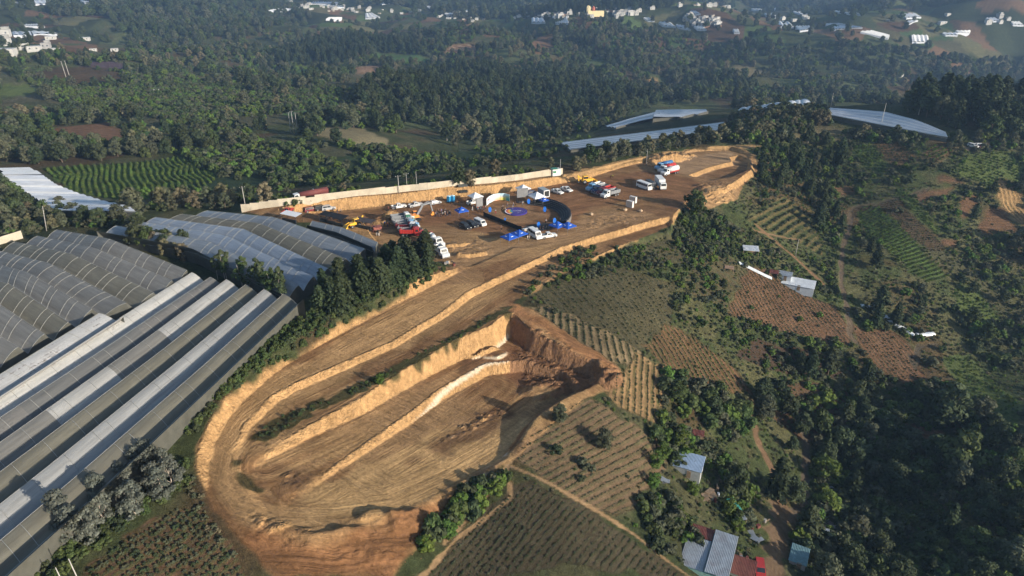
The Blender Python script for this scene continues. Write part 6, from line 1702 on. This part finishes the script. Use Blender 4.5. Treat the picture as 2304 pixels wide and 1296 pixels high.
pa_ = pole(150, 1330, 4.6, 'wooden pole of the pair in the hedge, outer one', 0, 0, .1, -.05); pb_ = pole(184, 1322, 5.6, 'wooden pole of the pair in the hedge, inner one', 0, 0, .1, -.05)
WIRE = mat('wire_black', (.03, .03, .03), .6)
def wire(a, b, sag, label, r=.035):
    mb = MB(); n = 12; pts = [np.array(a) * (1 - t) + np.array(b) * t - np.array([0, 0, sag * 4 * t * (1 - t)]) for t in np.linspace(0, 1, n + 1)]
    org = pts[0]
    for p, q_ in zip(pts[:-1], pts[1:]): mb.tube(tuple(p - org), tuple(q_ - org), r, 4, cap=False)
    tag(mb.build('power_line', WIRE, None, tuple(org)), label, 'cable')
far_ = tops[3] + np.array([70, 42, 2.0])
for i, dz_ in enumerate((0, -.9)):
    dv = np.array([0, 0, dz_])
    nm = ('upper', 'lower')[i]
    wire(tops[0] + dv, tops[1] + dv, 1.6, nm + ' cable from the pole in the tree belt to the wall pole'); wire(tops[1] + dv, tops[2] + dv, 1.6, nm + ' cable along the left half of the wall'); wire(tops[2] + dv, tops[3] + dv, 1.8, nm + ' cable along the right half of the wall'); wire(tops[3] + dv, far_ + dv, 2.5, nm + ' cable leaving the wall towards the olive trees')

# ------------------------------------------------------------------ sheds and tin roofs on the slope
TIN = mat('tin_roof_grey', (.34, .37, .40), .4, .3, .2, .6, .5, (.20, .15, .12)); TIN_B = mat('tin_roof_blue', (.34, .44, .58), .4, .2, .12, .5, .5, (.22, .26, .32))
TIN_R = mat('tin_roof_rust', (.16, .05, .04), .7, .1, .3, .8, .3, (.25, .13, .08)); TIN_W = mat('plastic_sheet_white', (.60, .63, .66), .4, 0, .1, .6, .4)
BLOCKW = mat('block_wall', (.34, .31, .28), .9, 0, .2, .8); WOOD = mat('old_wood', (.28, .20, .13), .9, 0, .3, 2)
def roof_sheet(o, w, d_, z1, z2, m, cx=0, cy=0, name='roof', step=.28):
    mb = MB(); n = max(4, int(w / step))
    for k in range(n):
        x0, x1 = -w / 2 + w * k / n, -w / 2 + w * (k + 1) / n; xm = (x0 + x1) / 2
        for a, b, za, zb_ in ((x0, xm, 0, .06), (xm, x1, .06, 0)):
            mb.face([(cx + a, cy - d_ / 2, z1 + za), (cx + b, cy - d_ / 2, z1 + zb_), (cx + b, cy + d_ / 2, z2 + zb_), (cx + a, cy + d_ / 2, z2 + za)])
    r_ = mb.build(name, m, o); r_.modifiers.new('t', 'SOLIDIFY').thickness = .03
    return r_
def shed(px, py, w, d_, h, label, rz, roofm=TIN, wallm=BLOCKW, drop=.8, open_=False, name='shed', off=0.0, extra=None):
    c = hp(px, py, off); c[2] -= off
    o = empty(name, tuple(c), rz, label, 'shed')
    if open_:
        for x in (-w / 2 + .15, w / 2 - .15):
            for y in (-d_ / 2 + .15, d_ / 2 - .15): MB().tube((x, y, -1), (x, y, h - (drop if y < 0 else 0)), .07, 6).build('post', WOOD, o)
        MB().box((0, d_ / 2 - .15, h / 2 - .3), (w - .4, .08, h - .2)).build('back_wall', wallm, o)
    else:
        w2, d2 = w / 2 - .2, d_ / 2 - .2
        MB().face([(-w2, -d2, -1.5), (w2, -d2, -1.5), (w2, -d2, h - drop - .05), (-w2, -d2, h - drop - .05)]).build('front_wall', wallm, o)
        MB().face([(w2, d2, -1.5), (-w2, d2, -1.5), (-w2, d2, h - .05), (w2, d2, h - .05)]).build('back_wall', wallm, o)
        for s_ in (-1, 1):
            q_ = [(s_ * w2, -d2, -1.5), (s_ * w2, d2, -1.5), (s_ * w2, d2, h - .05), (s_ * w2, -d2, h - drop - .05)]
            MB().face(q_ if s_ > 0 else q_[::-1]).build('side_wall', wallm, o)
        MB().box((w * .1, -d2 - .03, .9), (.9, .06, 1.9)).build('door', WOOD, o)
    roof_sheet(o, w, d_, h - drop, h, roofm)
    return o
shed(1548, 1046, 6.6, 5.2, 2.9, 'blue tinted tin roofed shed beside the ploughed field', -.42, TIN_B, mat('tin_wall_pale', (.42, .43, .42), .6, .1, .2), .5, off=1.5)
shed(1569, 988, 2.8, 2.0, 2.0, 'little hut with half white and half rusty roof under the bright shrub', -.3, TIN_R, WOOD, .3)
shed(1687, 573, 5.2, 4.0, 2.6, 'small open sided shelter with a bright tin roof in the scrub', -.2, TIN_W, WOOD, .4, True)
shed(1790, 640, 12, 4.5, 2.6, 'long pale sheet roofed house above the terraced slope', -.47, TIN_W, TIN_W, 1.1, off=1.0)
shed(1763, 628, 5.0, 3.2, 2.3, 'small pale roofed annex joined to the long house', -.47, TIN, TIN_W, .4)
shed(1740, 622, 3.0, 2.6, 1.9, 'low shed with a rusty brown roof next to the annex', -.4, TIN_R, WOOD, .3, True)
shed(1640, 608, 3.0, 2.0, 1.2, 'low lean to covered with brown sheets in the sparse plot', -.3, mat('cardboard_brown', (.32, .21, .14), .9, 0, .3), WOOD, .3, True)
# the compound: patched roofs
c0 = hp(1592, 1262)
o = empty('tin_roofed_house', tuple(c0), -.45, 'big house with patched grey and rust red tin roofs by the dirt road', 'house')
MB().box((0, 0, .6), (8.4, 10.6, 3.4)).build('walls', mat('house_wall_turquoise', (.30, .50, .44), .8, 0, .2), o)
roof_sheet(o, 4.6, 3.4, 2.75, 2.55, TIN_R, -2.3, 4.2, 'rust_red_roof'); roof_sheet(o, 4.6, 7.6, 2.45, 2.85, TIN, -2.35, -1.6, 'grey_roof'); roof_sheet(o, 4.4, 11.2, 2.95, 3.1, TIN, 2.3, 0, 'long_grey_roof')
shed(1660, 1292, 6.0, 4.6, 2.5, 'square shed with a dark rust red roof beside the parked red car', -.45, TIN_R, BLOCKW, .4)
shed(1838, 1215, 4.4, 3.4, 2.4, 'grey tin roofed shed half hidden by trees below the gully lane', -.35, TIN, BLOCKW, .4)
shed(1795, 1262, 3.6, 5.0, 2.0, 'low shed with a blue green roof beside the lane', -.5, mat('tin_blue_green', (.14, .24, .26), .5, .1, .2), BLOCKW, .3)
shed(1649, 1150, 1.8, 3.6, 2.0, 'narrow lean to with a turquoise sheet roof in the scrap yard', .25, mat('sheet_turquoise', (.10, .42, .34), .5), WOOD, .2, True)
shed(1659, 1168, 1.6, 4.2, 1.9, 'narrow lean to with a grey sheet roof beside the turquoise one', .3, TIN, WOOD, .2, True)
def sheets(px, py, n, label, m, s_=2.2, seed=0):
    c = hp(px, py); rnd = random.Random(seed); o = empty('sheet_pile', tuple(c), 0, label, 'pile')
    for k in range(n):
        q_ = empty('x', (0, 0, 0)); bpy.data.objects.remove(q_)
        roof = MB(); w, d_ = s_ * rnd.uniform(.5, 1), s_ * rnd.uniform(.6, 1.3)
        roof.box((rnd.uniform(-1, 1) * s_ * .6, rnd.uniform(-1, 1) * s_ * .6, .25 + k * .12), (w, d_, .04), M=Euler((rnd.uniform(-.15, .15), rnd.uniform(-.15, .15), rnd.uniform(0, 3))).to_matrix().to_4x4())
        roof.build('sheet', m, o)
    return o
sheets(1700, 1212, 5, 'loose pale blue sheets lying in the yard behind the big tin roofed house', TIN, 1.7, 1)
def clutter(px, py, label, seed, spread=3.0):
    c = hp(px, py); rnd_ = random.Random(seed); o = empty('scrap_pile', tuple(c), 0, label, 'scrap')
    for k in range(9):
        x, y = rnd_.gauss(0, spread * .5), rnd_.gauss(0, spread * .5); m_ = rnd_.choice((WOOD, TIN, TIN_R, BLOCKW, DARKIN, P_BLUE if k == 3 else WOOD))
        t_ = rnd_.random()
        if t_ < .4: MB().box((0, 0, .08), (rnd_.uniform(1.5, 3), .2, .08)).build('plank', m_, o, (x, y, .1 * k * .5), rnd_.uniform(0, 3))
        elif t_ < .7: MB().box((0, 0, .35), (rnd_.uniform(.5, 1.2), rnd_.uniform(.5, .9), .7)).build('crate', m_, o, (x, y, 0), rnd_.uniform(0, 3))
        else: MB().tube((0, 0, 0), (0, 0, .9), .3, 10).build('barrel', m_, o, (x, y, 0))
clutter(1600, 1112, 'scattered planks and crates behind the scrap yard tree', 1); clutter(1685, 1165, 'junk and barrels at the fence of the compound', 2); clutter(1850, 1195, 'junk beside the half hidden shed', 3); clutter(1665, 1262, 'boxes and barrels against the patched roof house', 4, 2.0); clutter(1880, 1225, 'odds and ends below the half hidden shed', 5)
clutter(846, 524, 'bits of machinery beside the red screening machine', 6, 2.5); clutter(1013, 594, 'pile of pipes and blocks by the edge of the haul road', 7, 2.0)
sheets(1590, 1115, 6, 'heap of old planks and boards in the scrap yard', WOOD, 2.0, 2)
sheets(1868, 1185, 5, 'crumpled sheets and cloth beside the half hidden shed', mat('cloth_faded', (.4, .34, .32), .8, 0, .3), 2.4, 3)
sheets(1895, 1240, 4, 'pale tarpaulins below the half hidden shed', TIN_W, 1.8, 4)
sheets(1870, 1105, 2, 'white tarpaulin bundle at the foot of the light green trees', TIN_W, 1.4, 5)
sheets(1495, 1082, 3, 'grey rags and sheets beside the sandy digging', TIN, 1.4, 6)
def strip(pts, w, label, m, hgt_=.7):
    P = GP(pts); org = P[0]; o = empty('plastic_covered_bed', tuple(org), 0, label, 'cloche')
    mb = MB(); prof = [(-1, 0), (-.7, .75), (0, 1), (.7, .75), (1, 0)]
    rows = []
    for k, p in enumerate(P):
        t = P[min(k + 1, len(P) - 1)] - P[max(k - 1, 0)]; a = math.atan2(t[1], t[0]) + math.pi / 2
        rows.append([(p[0] - org[0] + math.cos(a) * u * w / 2, p[1] - org[1] + math.sin(a) * u * w / 2, p[2] - org[2] + v * hgt_ - .05) for u, v in prof])
    for A, B in zip(rows[:-1], rows[1:]):
        for j in range(4): mb.face([A[j], A[j + 1], B[j + 1], B[j]][::-1], 0, True)
    mb.build('plastic_cover', m, o)
    e_ = MB(); e_.face(rows[0]); e_.face(rows[-1][::-1]); e_.build('end_cover', m, o)
strip([(1662, 592), (1680, 600), (1700, 610), (1720, 620), (1736, 627)], 1.6, 'curved white plastic covered bed above the terraced slope', TIN_W)
strip([(1972, 703), (1995, 715), (2015, 730), (2035, 742), (2056, 756)], 2.2, 'long pale plastic covered bed running down the slope', TIN_W)
strip([(2062, 754), (2080, 753), (2100, 751)], 2.0, 'short bright plastic cover at the foot of the long pale one', TIN_W)
strip([(1937, 688), (1950, 690), (1962, 693)], 1.4, 'small plastic cover above the long pale one', TIN_W)

# ------------------------------------------------------------------ the town and the far greenhouses
WALLS = [mat('town_wall_%s' % n_, c, .85, 0, .1, .3) for n_, c in (('white', (.50, .49, .46)), ('cream', (.44, .40, .32)), ('grey', (.36, .35, .34)), ('brick', (.34, .20, .14)))]
ROOFS = [mat('town_roof_%s' % n_, c, .8, 0, .1, .3) for n_, c in (('concrete', (.36, .35, .33)), ('tin', (.50, .51, .52)), ('rust', (.24, .12, .09)))]
WIN = mat('window_dark', (.03, .035, .04), .3)
def house_proto(w, d_, h, wm, rm, two=False):
    o = empty('town_house', (0, 0, 0), 0, '', 'house')
    MB().box((0, 0, h / 2 - 1.5), (w, d_, h + 3)).build('walls', wm, o)
    mb = MB(); mb.box((0, 0, h + .1), (w + .3, d_ + .3, .2))
    if two: mb.box((w * .18, d_ * .1, h + 1.4), (w * .55, d_ * .6, 2.6))
    mb.build('roof', rm, o)
    for s_ in (-1, 1):
        for k in range(2): MB().box((-w / 2 + w * (k + .5) / 2, s_ * (d_ / 2 + .02), h * .5), (1.6, .06, 1.3)).build('window', WIN, o)
    return o
HPR = [house_proto(9, 8, 3.2, WALLS[0], ROOFS[0]), house_proto(12, 8, 6.2, WALLS[0], ROOFS[0], True), house_proto(8, 7, 3, WALLS[1], ROOFS[2]), house_proto(14, 9, 4.2, WALLS[0], ROOFS[1]), house_proto(9, 9, 6, WALLS[2], ROOFS[0], True), house_proto(10, 8, 3.4, WALLS[3], ROOFS[1])]
rnd = random.Random(4)
def town(line, n, sy, phrase, lbl, sc=(.45, .85)):
    pts = []
    for _ in range(n):
        t = rnd.uniform(0, len(line) - 1); i = min(int(t), len(line) - 2); f = t - i
        pts.append((line[i][0] * (1 - f) + line[i + 1][0] * f, line[i][1] * (1 - f) + line[i + 1][1] * f + rnd.gauss(0, sy)))
    for p in GP(pts):
        k = rnd.choices(range(6), (5, 4, 2, 3, 2, 1))[0]
        place(HPR[k], tuple(p), rnd.choice((0, .1, .25, 1.6)) + rnd.gauss(0, .1), lbl, phrase, rnd.uniform(*sc))
town([(1080, 36), (1150, 34), (1220, 33), (1300, 34), (1400, 30), (1440, 22)], 210, 3.6, 'pale houses of the main town', 'pale flat roofed house in the main town round the church')
town([(1440, 20), (1500, 12), (1580, 12), (1640, 16)], 24, 2.5, 'pale houses behind the main town', 'pale house strung out behind the main town')
town([(1540, 44), (1580, 48), (1620, 50)], 46, 6, 'houses of the hamlet between far fields', 'pale house in the hamlet between the far fields')
town([(620, 12), (720, 16), (800, 22), (1000, 32), (1080, 38)], 90, 5, 'houses scattered over the plateau', 'pale house scattered among fields on the plateau')
town([(1690, 30), (1760, 42), (1850, 30), (1950, 50), (2100, 40), (2280, 50)], 16, 6, 'lone houses on the far slopes', 'lone pale house among far fields')
for (x, y, k, s_, lb) in ((10, 80, 1, 1.3, 'white building group at the edge of the orchard slope, highest one'), (8, 103, 1, 1.5, 'large white two storey building at the edge of the orchard slope'), (45, 108, 3, 1.1, 'long white building next to the two storey one'), (78, 112, 3, .9, 'low white building in the middle of the row'), (105, 108, 4, 1.0, 'grey cube house on the row of white buildings'), (125, 115, 3, .8, 'low white building at the end of the row'), (12, 124, 3, 1.5, 'building with a pale sloping roof below the two storey one'), (192, 90, 3, .9, 'lone white house near the dark tree clump'), (115, 88, 3, .9, 'flat pale house before the dark tree clump'), (210, 114, 0, .8, 'small white hut on the orchard slope'), (258, 114, 0, .9, 'small white hut beside the olive trees'), (349, 208, 0, .7, 'tiny white hut in the orchard'), (401, 107, 0, .8, 'tiny hut among the olive trees'), (2025, 170, 0, .7, 'tiny pale hut alone in the wooded slope')):
    place(HPR[k], tuple(hp(x, y)), .3, lb, None, s_)
c = hp(1332, 36)
o = empty('church', tuple(c), .15, 'cream church with towers and a red dome in the town', 'church'); o.scale = (.95,) * 3
CH = mat('church_cream', (.72, .60, .34), .8); DOME = mat('church_red', (.42, .12, .08), .7)
MB().box((8, 0, 4), (26, 12, 10)).build('nave', CH, o)
for y in (-4.5, 4.5):
    t_ = MB().box((-7, y, 7), (5, 4.5, 17)).build('tower', CH, o); MB().box((-7, y, 16.6), (5, 4.5, 2.6), taper=.15).build('tower_cap', CH, t_)
mb = MB(); mb.tube((2, 0, 9), (2, 0, 14), 3.2, 14); mb.tube((2, 0, 14), (2, 0, 17), 3.2, 14, r2=.4); mb.build('dome', DOME, o)
FARQ = [((1243,37),(1275,38),(1281,53),(1250,52)),((1196,40),(1222,41),(1227,50),(1196,50)),((1267,3),(1285,2),(1290,6),(1274,7)),((1482,50),(1508,50),(1521,60),(1494,58)),((1521,55),(1540,58),(1554,66),(1528,62)),((1561,59),(1580,59),(1590,66),(1570,66)),((1448,40),(1462,40),(1473,46),(1458,46)),((1553,25),(1566,25),(1577,31),(1560,32)),((1649,66),(1661,66),(1665,73),(1652,73)),((1720,30),(1740,30),(1749,38),(1728,38)),
 ((1785,26),(1808,26),(1822,30),(1800,32)),((1749,48),(1776,50),(1786,60),(1757,60)),((1790,59),(1822,58),(1831,65),(1800,69)),((1856,54),(1885,53),(1941,61),(1878,66)),((1936,71),(1965,69),(2002,79),(1998,86)),((2051,79),(2088,80),(2091,94),(2053,94)),((2120,74),(2154,74),(2155,79),(2128,78)),((2150,69),(2184,69),(2182,74),(2155,73)),((2022,32),(2060,30),(2073,38),(2040,40)),((2218,41),(2240,40),(2252,47),(2235,47)),((2275,49),(2295,49),(2304,56),(2280,55)),((1870,24),(1900,25),(1937,32),(1905,29)),((2041,48),(2060,44),(2066,45),(2046,53)),((1690,19),(1712,20),(1716,23),(1692,22)),((1728,19),(1750,18),(1760,22),(1735,22)),
 ((-10,1),(160,1),(168,9),(-10,8)),((180,1),(215,1),(235,7),(190,6)),((225,3),(260,4),(300,8),(250,9)),((26,72),(68,70),(72,80),(30,79)),((70,70),(120,72),(135,76),(75,77)),((45,56),(90,54),(100,58),(50,59)),((602,24),(625,19),(667,19),(650,31)),((733,44),(740,39),(770,39),(768,44)),((822,30),(838,29),(855,38),(822,41)),((960,14),(985,14),(1000,20),(970,21)),((1025,21),(1060,21),(1068,25),(1030,25)),((850,6),(900,7),(920,9),(860,9)),((690,4),(760,5),(770,9),(700,8)),((685,12),(770,13),(775,16),(690,15)),((1000,30),(1025,29),(1035,32),(1008,33))]
for k, q_ in enumerate(FARQ):
    P = GP(list(q_), 2.6)
    cc = P.mean(0); A, B, C_, D_ = [p - cc for p in P]
    o = empty('greenhouse', tuple(cc), 0, 'pale plastic greenhouse among the fields of the far plateau', 'greenhouse', 'far plastic greenhouses on the plateau')
    mb = MB(); n = max(3, min(14, int(np.linalg.norm(B - A) / 9)))
    nn = 2 * n
    for j in range(nn):
        t0, t1 = j / nn, (j + 1) / nn; z0_, z1_ = (0, 1.3)[j % 2], (1.3, 0)[j % 2]
        up = lambda v, z: (v[0], v[1], v[2] + z)
        mb.face([up(D_ * (1 - t0) + C_ * t0, z0_), up(D_ * (1 - t1) + C_ * t1, z1_), up(B * t1 + A * (1 - t1), z1_), up(B * t0 + A * (1 - t0), z0_)])
    mb.build('roof', (F_FARW, F_FAR, F_FARW)[k % 3], o)
    mb = MB()
    for a, b in ((A, B), (B, C_), (C_, D_), (D_, A)): mb.face([(a[0], a[1], a[2]), (b[0], b[1], b[2]), (b[0], b[1], b[2] - 6), (a[0], a[1], a[2] - 6)])
    mb.build('side_wall', F_FAR, o)

# ------------------------------------------------------------------ people
SKIN = mat('skin', (.33, .18, .11), .6); HAIRM = mat('hair_black', (.012, .01, .01), .7)
def skin_mesh(name, verts, edges, radii, m, root=0, lv=1):
    me = bpy.data.meshes.new(name); me.from_pydata(verts, edges, []); me.update()
    o = bpy.data.objects.new(name, me); COL.objects.link(o)
    md = o.modifiers.new('s', 'SKIN'); sv = me.skin_vertices[0].data
    for i, r in enumerate(radii): sv[i].radius = (r, r)
    for v in sv: v.use_root = False
    sv[root].use_root = True
    sb = o.modifiers.new('b', 'SUBSURF'); sb.levels = lv; sb.render_levels = lv
    bpy.context.view_layer.update()
    dg = bpy.context.evaluated_depsgraph_get()
    out = bpy.data.meshes.new_from_object(o.evaluated_get(dg)); out.name = name
    bpy.data.objects.remove(o); out.materials.clear(); out.materials.append(m)
    for p in out.polygons: p.use_smooth = True
    return out
def person_parts(seed, walk):
    r = random.Random(seed); st = .16 if walk else .04
    V = [(0, 0, .98), (0, 0, 1.2), (0, 0, 1.42), (0, 0, 1.52), (.01, 0, 1.64), (.01, 0, 1.72)]; E_ = [(0, 1), (1, 2), (2, 3), (3, 4), (4, 5)]; Rd = [.13, .125, .11, .05, .085, .06]
    def add(p, par, rad): V.append(p); E_.append((par, len(V) - 1)); Rd.append(rad); return len(V) - 1
    V2 = []
    for s_ in (-1, 1):
        h_ = add((0, s_ * .10, .90), 0, .095); k = add((st * s_ * .7 + .02, s_ * .11, .50), h_, .06); a = add((st * s_, s_ * .11, .09), k, .038); add((st * s_ + .15, s_ * .12, .04), a, .035)
        sh = add((0, s_ * .19, 1.40), 2, .06); bend = r.uniform(.0, .25)
        el = add((-.02 + bend * .3, s_ * .25, 1.12), sh, .042); wr = add((.05 + bend, s_ * .24, .88 + bend * .5), el, .03); pl = add((.07 + bend, s_ * .24, .81 + bend * .5), wr, .03)
        for f in range(4): add((.075 + bend + .012 * f - .02, s_ * .24, .73 + bend * .5 + .008 * abs(f - 1)), pl, .009)
        add((.12 + bend, s_ * .22, .79 + bend * .5), pl, .010)
    body = skin_mesh('body', V, E_, Rd, SKIN)
    top = [(0, 0, .95), (0, 0, 1.2), (0, 0, 1.44)]; te = [(0, 1), (1, 2)]; tr = [.15, .145, .125]
    for s_, i in ((-1, 10 if False else None), (1, None)):
        bi = 6 + (0 if s_ < 0 else 13)
        shp, elp = V[bi + 4], V[bi + 5]
        top.append(shp); te.append((2, len(top) - 1)); tr.append(.075); top.append(elp); te.append((len(top) - 2, len(top) - 1)); tr.append(.056)
    sh_ = lambda m: skin_mesh('shirt', top, te, tr, m, 0)
    tv = [(0, 0, 1.0)]; te2 = []; tr2 = [.148]
    for s_ in (-1, 1):
        bi = 6 + (0 if s_ < 0 else 13)
        for j, rr_ in ((0, .112), (1, .078), (2, .058)):
            tv.append(V[bi + j]); te2.append((0 if j == 0 else len(tv) - 2, len(tv) - 1)); tr2.append(rr_)
    tz = lambda m: skin_mesh('trousers', tv, te2, tr2, m, 0)
    hair = skin_mesh('hair', [(-.02, 0, 1.68), (-.015, 0, 1.76)], [(0, 1)], [.092, .075], HAIRM)
    return body, sh_, tz, hair
CL = {n_: mat('cloth_' + n_, c, .85) for n_, c in (('white', (.6, .6, .58)), ('black', (.02, .02, .022)), ('blue', (.03, .08, .3)), ('red', (.35, .03, .03)), ('grey', (.2, .2, .2)), ('yellow_green', (.55, .7, .08)), ('denim', (.04, .07, .14)), ('khaki', (.25, .2, .12)))}
PP = [person_parts(s_, s_ % 2) for s_ in range(3)]
_cm = {}
def person(px, py, shirt, trous, label, group=None, k=None, jx=0, jy=0):
    k = rnd.randrange(3) if k is None else k
    body, sh_, tz, hair = PP[k]
    c = hp(px, py); c = c + np.array([jx, jy, 0])
    o = bpy.data.objects.new('person', body); COL.objects.link(o)
    o.location = tuple(c); o.rotation_euler = (0, 0, rnd.uniform(0, 6.28)); tag(o, label, 'person', group)
    for nm, f, col_ in (('shirt', sh_, shirt), ('trousers', tz, trous)):
        if (k, nm, col_) not in _cm: _cm[(k, nm, col_)] = f(CL[col_])
        q_ = bpy.data.objects.new(nm, _cm[(k, nm, col_)]); COL.objects.link(q_); q_.parent = o
    q_ = bpy.data.objects.new('hair', hair); COL.objects.link(q_); q_.parent = o
for i in range(16):
    a = i * 2.4; r_ = .8 + .55 * math.sqrt(i)
    person(996, 484, rnd.choice(('black', 'black', 'grey', 'blue', 'white')), rnd.choice(('black', 'denim')), 'person in dark clothes standing in the tight group beside the excavator', 'people in the tight group by the excavator', None, math.cos(a) * r_, math.sin(a) * r_ * .9)
for x, y, s_, t_, lb in [(1378, 402, 'yellow_green', 'black', 'person in a yellow safety vest alone on the bare ground'), (1374, 401, 'black', 'black', 'person in black beside the one in the yellow vest'),
 (1155, 464, 'white', 'denim', 'person in white standing right behind the round stage'), (1160, 463, 'black', 'black', 'person in black behind the round stage'), (1153, 471, 'white', 'grey', 'person in white at the rainbow side of the stage'), (1141, 466, 'black', 'denim', 'person in black left behind the rainbow swirl'), (1137, 476, 'white', 'black', 'person in a white shirt at the edge of the rainbow swirl'), (1131, 471, 'grey', 'black', 'person in grey between the backdrop and the stage'), (1128, 474, 'black', 'black', 'person in black between the backdrop and the stage'), (1115, 481, 'white', 'red', 'person in a white top alone on the sandy ring'),
 (1176, 462, 'white', 'grey', 'person in white under the big video screen'), (1017, 467, 'black', 'black', 'person in black in front of the blue toilets'), (1128, 518, 'black', 'black', 'person in black alone outside the black fence'), (1063, 474, 'white', 'white', 'person in white beside the narrow screen'), (1066, 470, 'white', 'grey', 'person in white close behind the one by the narrow screen'), (1075, 474, 'red', 'white', 'person in red beside the narrow screen'), (1082, 476, 'white', 'denim', 'person in a white shirt near the start of the black fence'), (1088, 474, 'red', 'denim', 'person in red at the edge of the backdrop'), (1092, 472, 'grey', 'black', 'person in grey by the edge of the backdrop'),
 (1191, 537, 'white', 'white', 'person in white beside the rear of the high roof van'), (1187, 541, 'white', 'grey', 'person in white under the edge of the joined blue tents'), (1215, 521, 'black', 'black', 'person in black at the back of the white pickup'), (1222, 520, 'black', 'denim', 'person in black beside the outer blue tents'), (1229, 518, 'grey', 'black', 'person in grey beside the outer blue tents'), (1260, 501, 'white', 'khaki', 'person in white at the end of the seating'), (1237, 452, 'black', 'black', 'person in black beside the small blue tent'), (1212, 459, 'white', 'khaki', 'person in white in the seating near the white tent'), (1228, 503, 'white', 'black', 'person in white on the dark ground cloth'),
 (760, 480, 'black', 'denim', 'person in black walking below the wall near the silver car'), (767, 480, 'grey', 'black', 'person in grey walking below the wall near the silver car'), (875, 475, 'red', 'black', 'person in red at the rear of the white crew cab pickup'), (742, 491, 'grey', 'black', 'person in grey behind the black stalls'),
 (866, 508, 'blue', 'black', 'person in blue at the end of the dirt mound'), (872, 511, 'red', 'denim', 'person in red at the end of the dirt mound'), (876, 507, 'grey', 'black', 'person in grey at the end of the dirt mound'), (880, 513, 'black', 'khaki', 'person in black at the end of the dirt mound'),
 (1742, 572, 'white', 'denim', 'person in white on the path above the long pale house'), (1752, 577, 'white', 'black', 'person in white lower on the path above the long pale house')]:
    person(x, y, s_, t_, lb)
for i in range(14):
    x = 2188 + i * 2.6 + rnd.uniform(-1, 1)
    if i % 2 == 0: car(rnd.choice(('suv', 'sedan')), rnd.choice((P_WHITE, P_WHITE, P_RED, P_BLACK)), 'car in the small line of cars at the end of the crest road', (x - 3, 331 + rnd.uniform(-2, 2)), (x + 4, 332 + rnd.uniform(-2, 2)), 'car', 'parked_car', 'cars at the end of the crest road')
# ------------------------------------------------------------------ haze
zlo = float(min(lZ.min(), gZ.min())) - 1.5; zhi = float(max(lZ.max() + 25, CAM_H + 6))
mbh = MB(); x1 = 6700
mbh.box((0, 2700, (zlo + zhi) / 2), (2 * x1, 9400, zhi - zlo))
q = bpy.data.materials.new('hazy_air'); q.use_nodes = True
q.node_tree.nodes.clear()
vo = q.node_tree.nodes.new('ShaderNodeVolumePrincipled'); oo = q.node_tree.nodes.new('ShaderNodeOutputMaterial')
vo.inputs['Color'].default_value = (.38, .62, 1.0, 1); vo.inputs['Density'].default_value = 0.00018
vo.inputs['Anisotropy'].default_value = 0.2
q.node_tree.links.new(vo.outputs[0], oo.inputs['Volume'])
tag(mbh.build('haze', q), 'thin blue haze over the whole valley', 'haze', kind='stuff')
